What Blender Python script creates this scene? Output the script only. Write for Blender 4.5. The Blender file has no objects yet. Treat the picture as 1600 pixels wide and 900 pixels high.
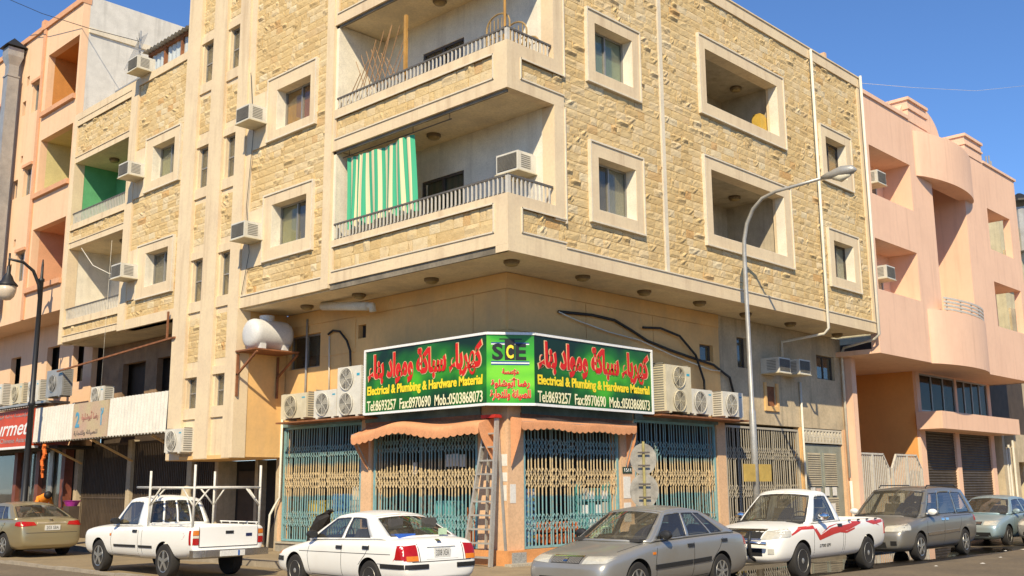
import bpy, math, random
import numpy as np
from mathutils import Vector, Matrix
from mathutils.bvhtree import BVHTree

R = math.radians
rnd = random.Random(7)
sc = bpy.context.scene
COL = sc.collection

# ------------------------------------------------------------------ camera
F_PX, PITCH, YAW, ROLL = 1619.23, 0.189299, 0.764638, -0.0071748
cam_d = bpy.data.cameras.new('camera')
cam_d.sensor_width = 36.0
cam_d.lens = F_PX / 1600 * 36.0
cam_d.clip_end = 2000
cam = bpy.data.objects.new('camera', cam_d)
COL.objects.link(cam)
fw = Vector((math.cos(YAW) * math.cos(PITCH), math.sin(YAW) * math.cos(PITCH), math.sin(PITCH)))
rt = Vector((math.sin(YAW), -math.cos(YAW), 0))
up = rt.cross(fw)
rt2 = rt * math.cos(ROLL) + up * math.sin(ROLL)
up2 = -rt * math.sin(ROLL) + up * math.cos(ROLL)
mw = Matrix((rt2, up2, -fw)).transposed().to_4x4()
mw.translation = Vector((-14.77, -14.27, 1.8))
cam.matrix_world = mw
sc.camera = cam

# ------------------------------------------------------------------ sky and sun
SUN = Vector((-0.93, -0.72, 1.02)).normalized()          # towards the sun
sun_el = math.asin(SUN.z)
world = bpy.data.worlds.new('World')
sc.world = world
world.use_nodes = True
wn = world.node_tree
sky = wn.nodes.new('ShaderNodeTexSky')
sky.sky_type = 'NISHITA'
sky.sun_disc = False
sky.sun_elevation = sun_el
sky.sun_rotation = math.atan2(SUN.x, SUN.y)
sky.altitude = 0
sky.air_density = 0.9
sky.dust_density = 0.0
sky.ozone_density = 10.0
bg = wn.nodes['Background']
bg.inputs['Strength'].default_value = 0.12
wn.links.new(sky.outputs[0], bg.inputs[0])
sd = bpy.data.lights.new('sun', 'SUN')
sd.energy = 4.4
sd.angle = R(0.53)
sd.color = (1.0, 0.86, 0.615)
so = bpy.data.objects.new('sun', sd)
so.rotation_euler = (-SUN).to_track_quat('-Z', 'Y').to_euler()
so.location = (-20, -20, 30)
COL.objects.link(so)

vs = sc.view_settings
vs.view_transform = 'Standard'
vs.look = 'None'
vs.gamma = 1.0
vs.exposure = 0.54
vs.use_curve_mapping = False


# ------------------------------------------------------------------ materials
MATS = {}


def mat(name, col, rough=0.8, metal=0.0, var=0.12, vscale=2.5, bump=0.0, bscale=60.0, col2=None,
        spec=0.4, streak=0.0, streak_col=(0.12, 0.10, 0.08), coat=0.0, fine=0.08, dirt=0.0, dirt_col=(0.25, 0.19, 0.12),
        coords='pos', emit=None):
    if name in MATS:
        return MATS[name]
    m = bpy.data.materials.new(name)
    m.use_nodes = True
    nt = m.node_tree
    N, L = nt.nodes, nt.links
    bs = N['Principled BSDF']
    bs.inputs['Roughness'].default_value = rough
    bs.inputs['Metallic'].default_value = metal
    bs.inputs['Specular IOR Level'].default_value = spec
    if coat:
        bs.inputs['Coat Weight'].default_value = coat
        bs.inputs['Coat Roughness'].default_value = 0.06
    if coords == 'pos':
        pos = N.new('ShaderNodeNewGeometry').outputs['Position']
    else:
        pos = N.new('ShaderNodeTexCoord').outputs['Object']

    def noise(scale, detail=4, vec=None):
        n = N.new('ShaderNodeTexNoise')
        n.inputs['Scale'].default_value = scale
        n.inputs['Detail'].default_value = detail
        n.inputs['Roughness'].default_value = 0.6
        L.new(vec or pos, n.inputs['Vector'])
        return n.outputs['Fac']

    def ramp(fac, lo, hi):
        r = N.new('ShaderNodeMapRange')
        r.inputs['From Min'].default_value = lo
        r.inputs['From Max'].default_value = hi
        L.new(fac, r.inputs['Value'])
        return r.outputs['Result']

    def mix(fac, a, b, mode='MIX'):
        x = N.new('ShaderNodeMix')
        x.data_type = 'RGBA'
        x.blend_type = mode
        if isinstance(fac, float):
            x.inputs['Factor'].default_value = fac
        else:
            L.new(fac, x.inputs['Factor'])
        for sock, v in (('A', a), ('B', b)):
            s = [i for i in x.inputs if i.name == sock and i.type == 'RGBA'][0]
            if isinstance(v, tuple):
                s.default_value = (*v, 1)
            else:
                L.new(v, s)
        return [o for o in x.outputs if o.type == 'RGBA'][0]

    c = tuple(col)
    if var > 0 or col2:
        c2 = col2 or tuple(v * (1 - 2.2 * var) for v in col)
        c = mix(ramp(noise(vscale, 5), 0.35, 0.7), c, c2)
    if fine > 0:
        k = 1 - 2.5 * fine
        c = mix(ramp(noise(vscale * 14, 3), 0.4, 0.75), c, mix(1.0, c, (k, k, k), 'MULTIPLY'))
    if streak > 0:
        mp = N.new('ShaderNodeMapping')
        mp.inputs['Scale'].default_value = (2.2, 2.2, 0.16)
        L.new(pos, mp.inputs['Vector'])
        f = ramp(noise(1.7, 6, mp.outputs[0]), 0.52, 0.78)
        mm = N.new('ShaderNodeMath')
        mm.operation = 'MULTIPLY'
        mm.inputs[1].default_value = streak
        L.new(f, mm.inputs[0])
        c = mix(mm.outputs[0], c, streak_col)
    if dirt > 0:
        f = ramp(noise(0.8, 8), 0.5, 0.72)
        mm = N.new('ShaderNodeMath')
        mm.operation = 'MULTIPLY'
        mm.inputs[1].default_value = dirt
        L.new(f, mm.inputs[0])
        c = mix(mm.outputs[0], c, dirt_col)
    if isinstance(c, tuple):
        bs.inputs['Base Color'].default_value = (*c, 1)
    else:
        L.new(c, bs.inputs['Base Color'])
    if bump > 0:
        b = N.new('ShaderNodeBump')
        b.inputs['Strength'].default_value = bump
        b.inputs['Distance'].default_value = 0.02
        L.new(noise(bscale, 4), b.inputs['Height'])
        L.new(b.outputs[0], bs.inputs['Normal'])
    if emit:
        bs.inputs['Emission Color'].default_value = (*col, 1)
        bs.inputs['Emission Strength'].default_value = emit
    MATS[name] = m
    return m


def glass(name, tint, refl=0.08, rough=0.02, alpha=0.7, top=0.85):
    """thin window pane: tinted see-through mixed with a Fresnel mirror"""
    if name in MATS:
        return MATS[name]
    m = bpy.data.materials.new(name)
    m.use_nodes = True
    nt = m.node_tree
    N, L = nt.nodes, nt.links
    N.remove(N['Principled BSDF'])
    out = N['Material Output']
    tr = N.new('ShaderNodeBsdfTransparent')
    tr.inputs[0].default_value = (*tint, 1)
    gl = N.new('ShaderNodeBsdfGlossy')
    gl.inputs['Roughness'].default_value = rough
    gl.inputs['Color'].default_value = (0.95, 0.97, 1, 1)
    df = N.new('ShaderNodeBsdfDiffuse')
    df.inputs[0].default_value = (0.30, 0.27, 0.21, 1)
    dm = N.new('ShaderNodeMixShader')
    dm.inputs[0].default_value = 1 - alpha
    L.new(tr.outputs[0], dm.inputs[1])
    L.new(df.outputs[0], dm.inputs[2])
    fr = N.new('ShaderNodeLayerWeight')
    fr.inputs['Blend'].default_value = 0.5
    p = N.new('ShaderNodeMath')
    p.operation = 'POWER'
    p.inputs[1].default_value = 4.0
    L.new(fr.outputs['Facing'], p.inputs[0])
    mr = N.new('ShaderNodeMapRange')
    mr.inputs['To Min'].default_value = refl
    mr.inputs['To Max'].default_value = top
    L.new(p.outputs[0], mr.inputs['Value'])
    mx = N.new('ShaderNodeMixShader')
    L.new(mr.outputs[0], mx.inputs[0])
    L.new(dm.outputs[0], mx.inputs[1])
    L.new(gl.outputs[0], mx.inputs[2])
    L.new(mx.outputs[0], out.inputs[0])
    MATS[name] = m
    return m


def stone_mat(name, use_attr):
    m = bpy.data.materials.new(name)
    m.use_nodes = True
    nt = m.node_tree
    N, L = nt.nodes, nt.links
    bs = N['Principled BSDF']
    bs.inputs['Roughness'].default_value = 0.9
    bs.inputs['Specular IOR Level'].default_value = 0.2
    if use_attr:
        a = N.new('ShaderNodeAttribute')
        a.attribute_name = 'tone'
        t = a.outputs['Fac']
    else:
        t = N.new('ShaderNodeObjectInfo').outputs['Random']
    cr = N.new('ShaderNodeValToRGB')
    cr.color_ramp.interpolation = 'LINEAR'
    e = cr.color_ramp.elements
    stops = [(0.0, (0.57, 0.405, 0.195)), (0.25, (0.63, 0.46, 0.225)), (0.6, (0.66, 0.495, 0.258)), (0.86, (0.68, 0.53, 0.315)),
             (0.94, (0.68, 0.57, 0.37)), (0.975, (0.59, 0.39, 0.175)), (1.0, (0.55, 0.32, 0.13))]
    e[0].position, e[0].color = stops[0][0], (*stops[0][1], 1)
    e[1].position, e[1].color = stops[-1][0], (*stops[-1][1], 1)
    for p, c in stops[1:-1]:
        el = e.new(p)
        el.color = (*c, 1)
    L.new(t, cr.inputs[0])
    pos = N.new('ShaderNodeNewGeometry').outputs['Position']
    n = N.new('ShaderNodeTexNoise')
    n.inputs['Scale'].default_value = 7
    n.inputs['Detail'].default_value = 7
    n.inputs['Roughness'].default_value = 0.65
    L.new(pos, n.inputs['Vector'])
    mr = N.new('ShaderNodeMapRange')
    mr.inputs['From Min'].default_value = 0.35
    mr.inputs['From Max'].default_value = 0.75
    mr.inputs['To Min'].default_value = 0.0
    mr.inputs['To Max'].default_value = 0.38
    L.new(n.outputs['Fac'], mr.inputs['Value'])
    mx = N.new('ShaderNodeMix')
    mx.data_type = 'RGBA'
    L.new(mr.outputs[0], mx.inputs['Factor'])
    L.new(cr.outputs[0], mx.inputs[6])
    mx.inputs[7].default_value = (0.45, 0.30, 0.12, 1)
    # broad paler, washed areas
    n3 = N.new('ShaderNodeTexNoise')
    n3.inputs['Scale'].default_value = 0.55
    n3.inputs['Detail'].default_value = 3
    L.new(pos, n3.inputs['Vector'])
    mr3 = N.new('ShaderNodeMapRange')
    mr3.inputs['From Min'].default_value = 0.45
    mr3.inputs['From Max'].default_value = 0.75
    mr3.inputs['To Max'].default_value = 0.4
    L.new(n3.outputs['Fac'], mr3.inputs['Value'])
    mx3 = N.new('ShaderNodeMix')
    mx3.data_type = 'RGBA'
    L.new(mr3.outputs[0], mx3.inputs['Factor'])
    L.new(mx.outputs[2], mx3.inputs[6])
    mx3.inputs[7].default_value = (0.65, 0.53, 0.33, 1)
    L.new(mx3.outputs[2], bs.inputs['Base Color'])
    n2 = N.new('ShaderNodeTexNoise')
    n2.inputs['Scale'].default_value = 28
    n2.inputs['Detail'].default_value = 6
    L.new(pos, n2.inputs['Vector'])
    b = N.new('ShaderNodeBump')
    b.inputs['Strength'].default_value = 0.55
    b.inputs['Distance'].default_value = 0.03
    L.new(n2.outputs['Fac'], b.inputs['Height'])
    L.new(b.outputs[0], bs.inputs['Normal'])
    return m


STONE_A = stone_mat('rock faced stone', True)
STONE_O = stone_mat('rock faced stone single', False)
M_MORTAR = mat('mortar', (0.46, 0.32, 0.13), 0.95, var=0.15, bump=0.4, bscale=40)
M_TRIM = mat('smooth cream limestone', (0.74, 0.595, 0.385), 0.8, fine=0.04, var=0.09, vscale=1.1, col2=(0.66, 0.52, 0.345), bump=0.12, bscale=50, streak=0.6,
             streak_col=(0.42, 0.29, 0.17), dirt=0.25, dirt_col=(0.55, 0.42, 0.27))
M_LIP = mat('pale limestone lip', (0.74, 0.65, 0.50), 0.8, var=0.07, bump=0.1)
M_WHITEWALL = mat('weathered white plaster', (0.84, 0.77, 0.62), 0.85, var=0.08, streak=0.4, streak_col=(0.36, 0.31, 0.25), bump=0.15, bscale=30, dirt=0.25,
                  dirt_col=(0.50, 0.43, 0.33))
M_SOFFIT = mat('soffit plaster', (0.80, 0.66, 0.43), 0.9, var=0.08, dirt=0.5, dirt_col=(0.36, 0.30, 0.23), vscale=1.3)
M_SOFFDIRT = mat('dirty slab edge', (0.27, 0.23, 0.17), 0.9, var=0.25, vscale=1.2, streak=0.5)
M_BEIGE = mat('beige painted plaster', (0.78, 0.48, 0.19), 0.85, fine=0.03, var=0.08, vscale=0.8, streak=0.22, streak_col=(0.35, 0.25, 0.17), bump=0.08, bscale=25, dirt=0.22,
              dirt_col=(0.50, 0.34, 0.21))
M_PEACHP = mat('peach pillar paint', (0.74, 0.48, 0.28), 0.8, var=0.07, vscale=1.5, dirt=0.35, dirt_col=(0.50, 0.33, 0.20), bump=0.08)
M_GREYWALL = mat('stained grey plaster', (0.60, 0.48, 0.31), 0.9, var=0.15, vscale=0.9, streak=0.7, streak_col=(0.17, 0.145, 0.11), dirt=0.55,
                 dirt_col=(0.30, 0.26, 0.19), bump=0.15, bscale=20)
M_ORANGEBASE = mat('orange plinth paint', (0.72, 0.33, 0.12), 0.75, var=0.1, dirt=0.4, dirt_col=(0.42, 0.24, 0.13))
M_PEACH = mat('peach facade paint', (0.80, 0.53, 0.33), 0.85, var=0.04, fine=0.02, vscale=0.5, streak=0.4, streak_col=(0.52, 0.34, 0.21), bump=0.05, dirt=0.25, dirt_col=(0.66, 0.43, 0.26))
M_PEACHTRIM = mat('orange peach trim paint', (0.72, 0.38, 0.21), 0.85, var=0.06, streak=0.2)
M_ORANGEDEEP = mat('deep orange paint', (0.62, 0.27, 0.07), 0.85, var=0.06)
M_YELLOW = mat('pale yellow paint', (0.68, 0.58, 0.27), 0.85, var=0.06, dirt=0.3, dirt_col=(0.42, 0.36, 0.20))
M_GREEN = mat('green wall paint', (0.13, 0.43, 0.19), 0.8, var=0.08)
M_PINK = mat('salmon pink facade paint', (0.81, 0.53, 0.37), 0.85, var=0.03, fine=0.015, vscale=0.4, streak=0.55, streak_col=(0.56, 0.34, 0.235), bump=0.06, dirt=0.35, dirt_col=(0.70, 0.44, 0.31))
M_PINKDEEP = mat('burnt orange wall paint', (0.78, 0.37, 0.11), 0.85, fine=0.02, var=0.05, vscale=0.6)
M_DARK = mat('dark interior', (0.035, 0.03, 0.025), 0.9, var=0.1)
M_BROWN = mat('dark brown panel', (0.085, 0.06, 0.04), 0.7, var=0.15)
M_ALU = mat('weathered aluminium', (0.42, 0.40, 0.36), 0.45, metal=0.6, var=0.08)
M_DKFRAME = mat('bronze window frame', (0.12, 0.10, 0.085), 0.5, metal=0.3)
M_GLASS = glass('window glass', (0.85, 0.85, 0.80), 0.035, 0.03, 0.90)
M_CURT_Y = mat('pale green curtain', (0.50, 0.50, 0.28), 0.9, var=0.08)
M_CURT_W = mat('grey white curtain', (0.55, 0.55, 0.50), 0.9, var=0.08)
M_CURT_A = mat('aqua film', (0.42, 0.60, 0.53), 0.6, var=0.08)
M_CURT_O = mat('amber film', (0.78, 0.37, 0.03), 0.6, var=0.15)
M_CURT_R = mat('rust orange panel', (0.62, 0.21, 0.03), 0.6, var=0.1)
M_CURT_G = mat('grey brown screen', (0.27, 0.24, 0.19), 0.8, var=0.1)
M_RAILTOP = mat('dark grey rail', (0.16, 0.145, 0.125), 0.6, metal=0.2)
M_BALUSTER = mat('grey white baluster', (0.62, 0.58, 0.50), 0.6, var=0.1, vscale=8)
M_ACW = mat('off white casing', (0.70, 0.67, 0.58), 0.5, var=0.07, vscale=4, coords='obj', dirt=0.3, dirt_col=(0.45, 0.38, 0.26))
M_ACBEIGE = mat('yellowed casing', (0.66, 0.59, 0.42), 0.55, var=0.08, vscale=4, coords='obj', dirt=0.35, dirt_col=(0.42, 0.34, 0.20))
M_ACGRILLE = mat('ac grille grey', (0.25, 0.235, 0.20), 0.6, var=0.12, coords='obj')
M_ACDARK = mat('ac dark void', (0.05, 0.045, 0.04), 0.8, coords='obj')
M_WHITEPVC = mat('cream pvc pipe', (0.74, 0.69, 0.57), 0.5, var=0.08)
M_BLACKRUB = mat('black rubber', (0.02, 0.02, 0.02), 0.6, var=0)
M_RUST = mat('rusty steel', (0.30, 0.12, 0.05), 0.8, var=0.2, vscale=6)
M_TEALBEAM = mat('teal grey header paint', (0.16, 0.25, 0.25), 0.6, var=0.2)
M_STEEL = mat('galvanised steel', (0.44, 0.43, 0.40), 0.42, metal=0.35, var=0.12)
M_WOOD = mat('raw timber', (0.50, 0.27, 0.07), 0.8, var=0.15)
M_LADDER = mat('dull aluminium ladder', (0.50, 0.47, 0.41), 0.5, metal=0.35, var=0.1)
M_PAPER = mat('paper', (0.78, 0.75, 0.68), 0.9, var=0.08, vscale=20)
M_LAMPGLASS = mat('amber lamp glass', (0.36, 0.25, 0.10), 0.35, var=0.15, vscale=15)
M_BRASS = mat('brown lamp rim', (0.20, 0.14, 0.07), 0.5)


# ------------------------------------------------------------------ mesh helpers
class MB:
    def __init__(s):
        s.v, s.f, s.m = [], [], []

    def add(s, verts, faces, mi=0):
        o = len(s.v)
        s.v += [tuple(p) for p in verts]
        for f in faces:
            s.f.append(tuple(i + o for i in f))
            s.m.append(mi)
        return s

    def box(s, x0, x1, y0, y1, z0, z1, mi=0):
        if x0 > x1: x0, x1 = x1, x0
        if y0 > y1: y0, y1 = y1, y0
        if z0 > z1: z0, z1 = z1, z0
        v = [(x, y, z) for z in (z0, z1) for y in (y0, y1) for x in (x0, x1)]
        return s.add(v, [(0, 2, 3, 1), (4, 5, 7, 6), (0, 1, 5, 4), (2, 6, 7, 3), (0, 4, 6, 2), (1, 3, 7, 5)], mi)

    def fbox(s, side, u0, u1, d0, d1, z0, z1, mi=0):
        """box in facade coordinates: u along the facade, d depth into the building"""
        return s.box(u0, u1, d0, d1, z0, z1, mi) if side == 'R' else s.box(d0, d1, u0, u1, z0, z1, mi)

    def beam(s, p0, p1, w, h=None, mi=0, upv=None):
        p0, p1 = Vector(p0), Vector(p1)
        h = h or w
        d = (p1 - p0).normalized()
        u = Vector(upv) if upv else (Vector((0, 0, 1)) if abs(d.z) < 0.95 else Vector((0, 1, 0)))
        a = d.cross(u).normalized() * (w / 2)
        b = a.cross(d).normalized() * (h / 2)
        v = [p + a * i + b * j for p in (p0, p1) for i, j in ((-1, -1), (1, -1), (1, 1), (-1, 1))]
        return s.add(v, [(0, 3, 2, 1), (4, 5, 6, 7), (0, 1, 5, 4), (1, 2, 6, 5), (2, 3, 7, 6), (3, 0, 4, 7)], mi)

    def tube(s, pts, r, n=8, mi=0, cap=True):
        pts = [Vector(p) for p in pts]
        rs = r if isinstance(r, (list, tuple)) else [r] * len(pts)
        rings = []
        prev = None
        for i, p in enumerate(pts):
            d = (pts[min(i + 1, len(pts) - 1)] - pts[max(i - 1, 0)])
            d = d.normalized() if d.length > 1e-9 else Vector((0, 0, 1))
            if prev is None:
                a = d.cross(Vector((0, 0, 1)) if abs(d.z) < 0.9 else Vector((1, 0, 0))).normalized()
            else:
                a = (prev - d * prev.dot(d))
                a = a.normalized() if a.length > 1e-6 else d.orthogonal().normalized()
            prev = a
            b = d.cross(a)
            rings.append([p + (a * math.cos(2 * math.pi * k / n) + b * math.sin(2 * math.pi * k / n)) * rs[i] for k in range(n)])
        v = [q for ring in rings for q in ring]
        f = []
        for i in range(len(pts) - 1):
            for k in range(n):
                f.append((i * n + k, i * n + (k + 1) % n, (i + 1) * n + (k + 1) % n, (i + 1) * n + k))
        if cap:
            f.append(tuple(range(n - 1, -1, -1)))
            f.append(tuple((len(pts) - 1) * n + k for k in range(n)))
        return s.add(v, f, mi)

    def lathe(s, prof, c=(0, 0, 0), axis='z', n=16, mi=0):
        """prof: (radius, along) pairs"""
        v, f = [], []
        for r, h in prof:
            for k in range(n):
                a = 2 * math.pi * k / n
                p, q = r * math.cos(a), r * math.sin(a)
                q3 = {'z': (p, q, h), 'x': (h, p, q), 'y': (q, h, p)}[axis]
                v.append((c[0] + q3[0], c[1] + q3[1], c[2] + q3[2]))
        for i in range(len(prof) - 1):
            for k in range(n):
                f.append((i * n + k, i * n + (k + 1) % n, (i + 1) * n + (k + 1) % n, (i + 1) * n + k))
        f.append(tuple(range(n - 1, -1, -1)))
        f.append(tuple((len(prof) - 1) * n + k for k in range(n)))
        return s.add(v, f, mi)

    def prism(s, poly, fn, d0, d1, mi=0):
        """poly of (a,b) points, fn(a,b,d) -> xyz, extruded from d0 to d1"""
        n = len(poly)
        v = [fn(a, b, d0) for a, b in poly] + [fn(a, b, d1) for a, b in poly]
        f = [tuple(range(n)), tuple(range(2 * n - 1, n - 1, -1))]
        f += [(i, n + i, n + (i + 1) % n, (i + 1) % n) for i in range(n)]
        return s.add(v, f, mi)

    def grid(s, rows, mi=0):
        """rows: list of equal-length point lists"""
        n = len(rows[0])
        v = [p for r in rows for p in r]
        f = [(i * n + j, i * n + j + 1, (i + 1) * n + j + 1, (i + 1) * n + j) for i in range(len(rows) - 1) for j in range(n - 1)]
        return s.add(v, f, mi)

    def mesh(s, name, mats, smooth=False):
        me = bpy.data.meshes.new(name)
        me.from_pydata(s.v, [], s.f)
        for m in (mats if isinstance(mats, (list, tuple)) else [mats]):
            me.materials.append(m)
        if len(me.materials) > 1:
            me.polygons.foreach_set('material_index', s.m)
        if smooth:
            me.polygons.foreach_set('use_smooth', [True] * len(me.polygons))
        me.update()
        fix_normals(me)
        return me

    def split(s):
        """one MB for each connected piece"""
        par = list(range(len(s.v)))

        def find(i):
            while par[i] != i:
                par[i] = par[par[i]]
                i = par[i]
            return i
        for f in s.f:
            for i in f[1:]:
                par[find(i)] = find(f[0])
        out = {}
        for f, m_ in zip(s.f, s.m):
            k = find(f[0])
            q, mp = out.setdefault(k, (MB(), {}))
            for i in f:
                if i not in mp:
                    mp[i] = len(q.v)
                    q.v.append(s.v[i])
            q.f.append(tuple(mp[i] for i in f))
            q.m.append(m_)
        return [q for q, _ in out.values()]

    def build(s, name, mats, parent=None, smooth=False, world=True):
        return link(name, s.mesh(name, mats, smooth), parent, world)


def fix_normals(me):
    import bmesh
    b = bmesh.new()
    b.from_mesh(me)
    bmesh.ops.recalc_face_normals(b, faces=b.faces)
    b.to_mesh(me)
    b.free()


def world_loc(o):
    p = Vector((0, 0, 0))
    while o:
        p = p + o.location
        o = o.parent
    return p


def link(name, me, parent=None, world=True):
    o = bpy.data.objects.new(name, me)
    COL.objects.link(o)
    if parent:
        o.parent = parent
        if world:                                # mesh is in world coordinates
            o.location = -world_loc(parent)
    return o


def thing(name, label, cat, loc=(0, 0, 0), rz=0.0, group=None):
    o = bpy.data.objects.new(name, None)
    o.empty_display_size = 0.3
    COL.objects.link(o)
    o.location = loc
    o.rotation_euler = (0, 0, rz)
    return tag(o, label, cat, group)


def tag(o, label, cat, group=None):
    o['label'] = label
    o['category'] = cat
    if group:
        o['group'] = group
    return o


def structure(o):
    o['kind'] = 'structure'
    return o


def copy_tree(o, parent=None, label=None):
    c = o.copy()
    COL.objects.link(c)
    c.parent = parent
    if label:
        c['label'] = label
    for ch in o.children:
        copy_tree(ch, c)
    return c


def setpose(o, loc, rz=0.0):
    o.location = loc
    o.rotation_euler = (0, 0, rz)
    return o


def free(u0, u1, z0, z1, holes):
    """split a rectangle into rectangles around the holes"""
    us = sorted({u0, u1, *[min(max(h[i], u0), u1) for h in holes for i in (0, 1)]})
    out = []
    for a, b in zip(us, us[1:]):
        if b - a < 1e-4:
            continue
        cur = z0
        hs = sorted([(max(h[2], z0), min(h[3], z1)) for h in holes if h[0] < (a + b) / 2 < h[1] and h[3] > z0 and h[2] < z1])
        for lo, hi in hs:
            if lo - cur > 1e-4:
                out.append((a, b, cur, lo))
            cur = max(cur, hi)
        if z1 - cur > 1e-4:
            out.append((a, b, cur, z1))
    return out


def text_mesh(body, size, bold=0.0, shear=0.0, extrude=0.004, squeeze=1.0):
    c = bpy.data.curves.new('lettering', 'FONT')
    c.body = body
    c.size = size
    c.offset = bold
    c.shear = shear
    c.extrude = extrude
    c.resolution_u = 3
    o = bpy.data.objects.new('lettering', c)
    COL.objects.link(o)
    bpy.context.view_layer.update()
    me = bpy.data.meshes.new_from_object(o.evaluated_get(bpy.context.evaluated_depsgraph_get()))
    bpy.data.objects.remove(o)
    bpy.data.curves.remove(c)
    return me


def place_text(name, body, material, parent, origin, udir, width, height, bold=0.0, shear=0.0, extrude=0.004, vdir=(0, 0, 1)):
    """lettering laid on a sign: origin is its lower-left corner, stretched to width x height"""
    me = text_mesh(body, 1.0, bold, shear, extrude)
    co = np.empty(len(me.vertices) * 3)
    me.vertices.foreach_get('co', co)
    co = co.reshape(-1, 3)
    lo, hi = co.min(0), co.max(0)
    co[:, 0] = (co[:, 0] - lo[0]) / (hi[0] - lo[0]) * width
    co[:, 1] = (co[:, 1] - lo[1]) / (hi[1] - lo[1]) * height
    par = list(range(len(co)))                         # overlapping glyphs must not share a plane

    def find(i):
        while par[i] != i:
            par[i] = par[par[i]]
            i = par[i]
        return i
    for e in me.edges:
        a, b = find(e.vertices[0]), find(e.vertices[1])
        if a != b:
            par[a] = b
    ids = {}
    for i in range(len(co)):
        co[i, 2] += .0009 * (ids.setdefault(find(i), len(ids)) % 5)
    u = np.array(udir, float)
    v = np.array(vdir, float)
    n = np.cross(u, v)
    w = np.array(origin, float) + co[:, :1] * u + co[:, 1:2] * v + co[:, 2:3] * n
    me.vertices.foreach_set('co', w.ravel())
    me.materials.clear()
    me.materials.append(material)
    me.update()
    return link(name, me, parent)

# ================================================================== ground
S = 1.5          # ground-floor walls stand this far behind the upper facades
ZS = 6.5         # underside of the overhang
M_ASPH = mat('worn asphalt', (0.178, 0.138, 0.088), 0.88, var=0.12, vscale=0.7, bump=0.35, bscale=120, fine=0.12, dirt=0.35, dirt_col=(0.235, 0.18, 0.11),
             col2=(0.135, 0.107, 0.072))
M_PAVE = mat('pavement concrete', (0.36, 0.275, 0.165), 0.9, var=0.12, vscale=1.5, bump=0.2, dirt=0.3, dirt_col=(0.17, 0.14, 0.10))
M_KERB = mat('kerb concrete', (0.36, 0.31, 0.24), 0.9, var=0.12, vscale=3, bump=0.2)
g = MB()
g.add([(-400, -400, 0), (500, -400, 0), (500, 500, 0), (-400, 500, 0)], [(0, 1, 2, 3)])
structure(g.build('ground', M_ASPH))
g = MB()
g.prism([(-0.75, 60), (-0.75, 0.2), (-0.6, -0.35), (-0.2, -0.75), (0.35, -0.9), (70, -0.9), (70, 12), (20, 12), (12, 60)], lambda a, b, d: (a, b, d), 0.0, 0.15)
structure(g.build('pavement', M_PAVE))
for i in range(46):                                    # kerb stones round the corner
    k = MB()
    if i < 26:
        a = 0.35 + i * 0.9
        k.box(a + 0.006, a + 0.894, -1.03, -0.905, -0.05, 0.16)
    else:
        a = 0.2 + (i - 26) * 0.9
        k.box(-0.88, -0.755, a + 0.006, a + 0.894, -0.05, 0.16)
    structure(k.build('kerb_stone', M_KERB))
for i in range(24):                                    # low concrete lip along the parking strip
    k = MB()
    a = 4.4 + i * 1.0
    k.box(-4.32, -4.18, a + 0.01, a + 0.99, -0.05, 0.05 + 0.012 * ((i * 7) % 3))
    structure(k.build('edge_stone', M_KERB))

g = MB()
g.prism([(-4.17, 60), (-4.17, 3.0), (-3.4, 1.9), (-0.885, 1.6), (-0.885, 60)], lambda a, b, d: (a, b, d), -0.02, 0.004)
structure(g.build('parking_strip', mat('dusty tarmac', (0.30, 0.23, 0.135), 0.92, var=0.1, vscale=0.8, bump=0.25, bscale=90, dirt=0.35, dirt_col=(0.17, 0.14, 0.10))))

# standing water on the road along the right-hand kerb
m = bpy.data.materials.new('standing water')
m.use_nodes = True
bs = m.node_tree.nodes['Principled BSDF']
bs.inputs['Base Color'].default_value = (0.018, 0.015, 0.012, 1)
bs.inputs['Roughness'].default_value = 0.03
bs.inputs['Specular IOR Level'].default_value = 0.5
nz = m.node_tree.nodes.new('ShaderNodeTexNoise')
nz.inputs['Scale'].default_value = 9
bp = m.node_tree.nodes.new('ShaderNodeBump')
bp.inputs['Strength'].default_value = 0.02
m.node_tree.links.new(nz.outputs[0], bp.inputs['Height'])
m.node_tree.links.new(bp.outputs[0], bs.inputs['Normal'])
M_WATER = m
M_WET = mat('wet asphalt', (0.028, 0.023, 0.018), 0.32, var=0.2, vscale=2.5, bump=0.3, bscale=120, spec=0.5)


def blob(x0, x1, y0, y1, n, seed, amp):
    r = random.Random(seed)
    ph = [r.uniform(0, 6.28) for _ in range(6)]
    pts = []
    for k in range(n):
        a = 2 * math.pi * k / n
        w = 1 + amp * sum(math.sin((j + 2) * a + ph[j]) / (j + 1.5) for j in range(6)) + r.uniform(-amp, amp) * 0.15
        ca, sa = math.cos(a), math.sin(a)
        q = (abs(ca) ** 3 + abs(sa) ** 3) ** (-1 / 3)
        pts.append(((x0 + x1) / 2 + ca * q * w * (x1 - x0) / 2, (y0 + y1) / 2 + sa * q * w * (y1 - y0) / 2))
    return pts


for nm, z, mt, rects in (('wet_road_patch', 0.004, M_WET, ((2.0, 17.6, -4.0, -1.06, 5, 0.10), (17.0, 24.5, -3.5, -1.1, 9, 0.12))),
                         ('puddle', 0.008, M_WATER, ((3.6, 8.2, -3.75, -1.3, 11, 0.13), (8.4, 16.2, -3.85, -1.25, 12, 0.14)))):
    for x0, x1, y0, y1, sd_, amp in rects:
        b = MB()
        p = blob(x0, x1, y0, y1, 90, sd_, amp)
        b.add([(a, c, z) for a, c in p], [tuple(range(len(p)))])
        structure(b.build(nm, mt))

# ================================================================== corner building
BLD = thing('corner_building', 'three storey corner building clad in rough tan stone above shuttered shops', 'building', (S, S, 0))


def part(name, mb, mats, parent=None, smooth=False):
    return mb.build(name, mats, parent or BLD, smooth)


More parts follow.
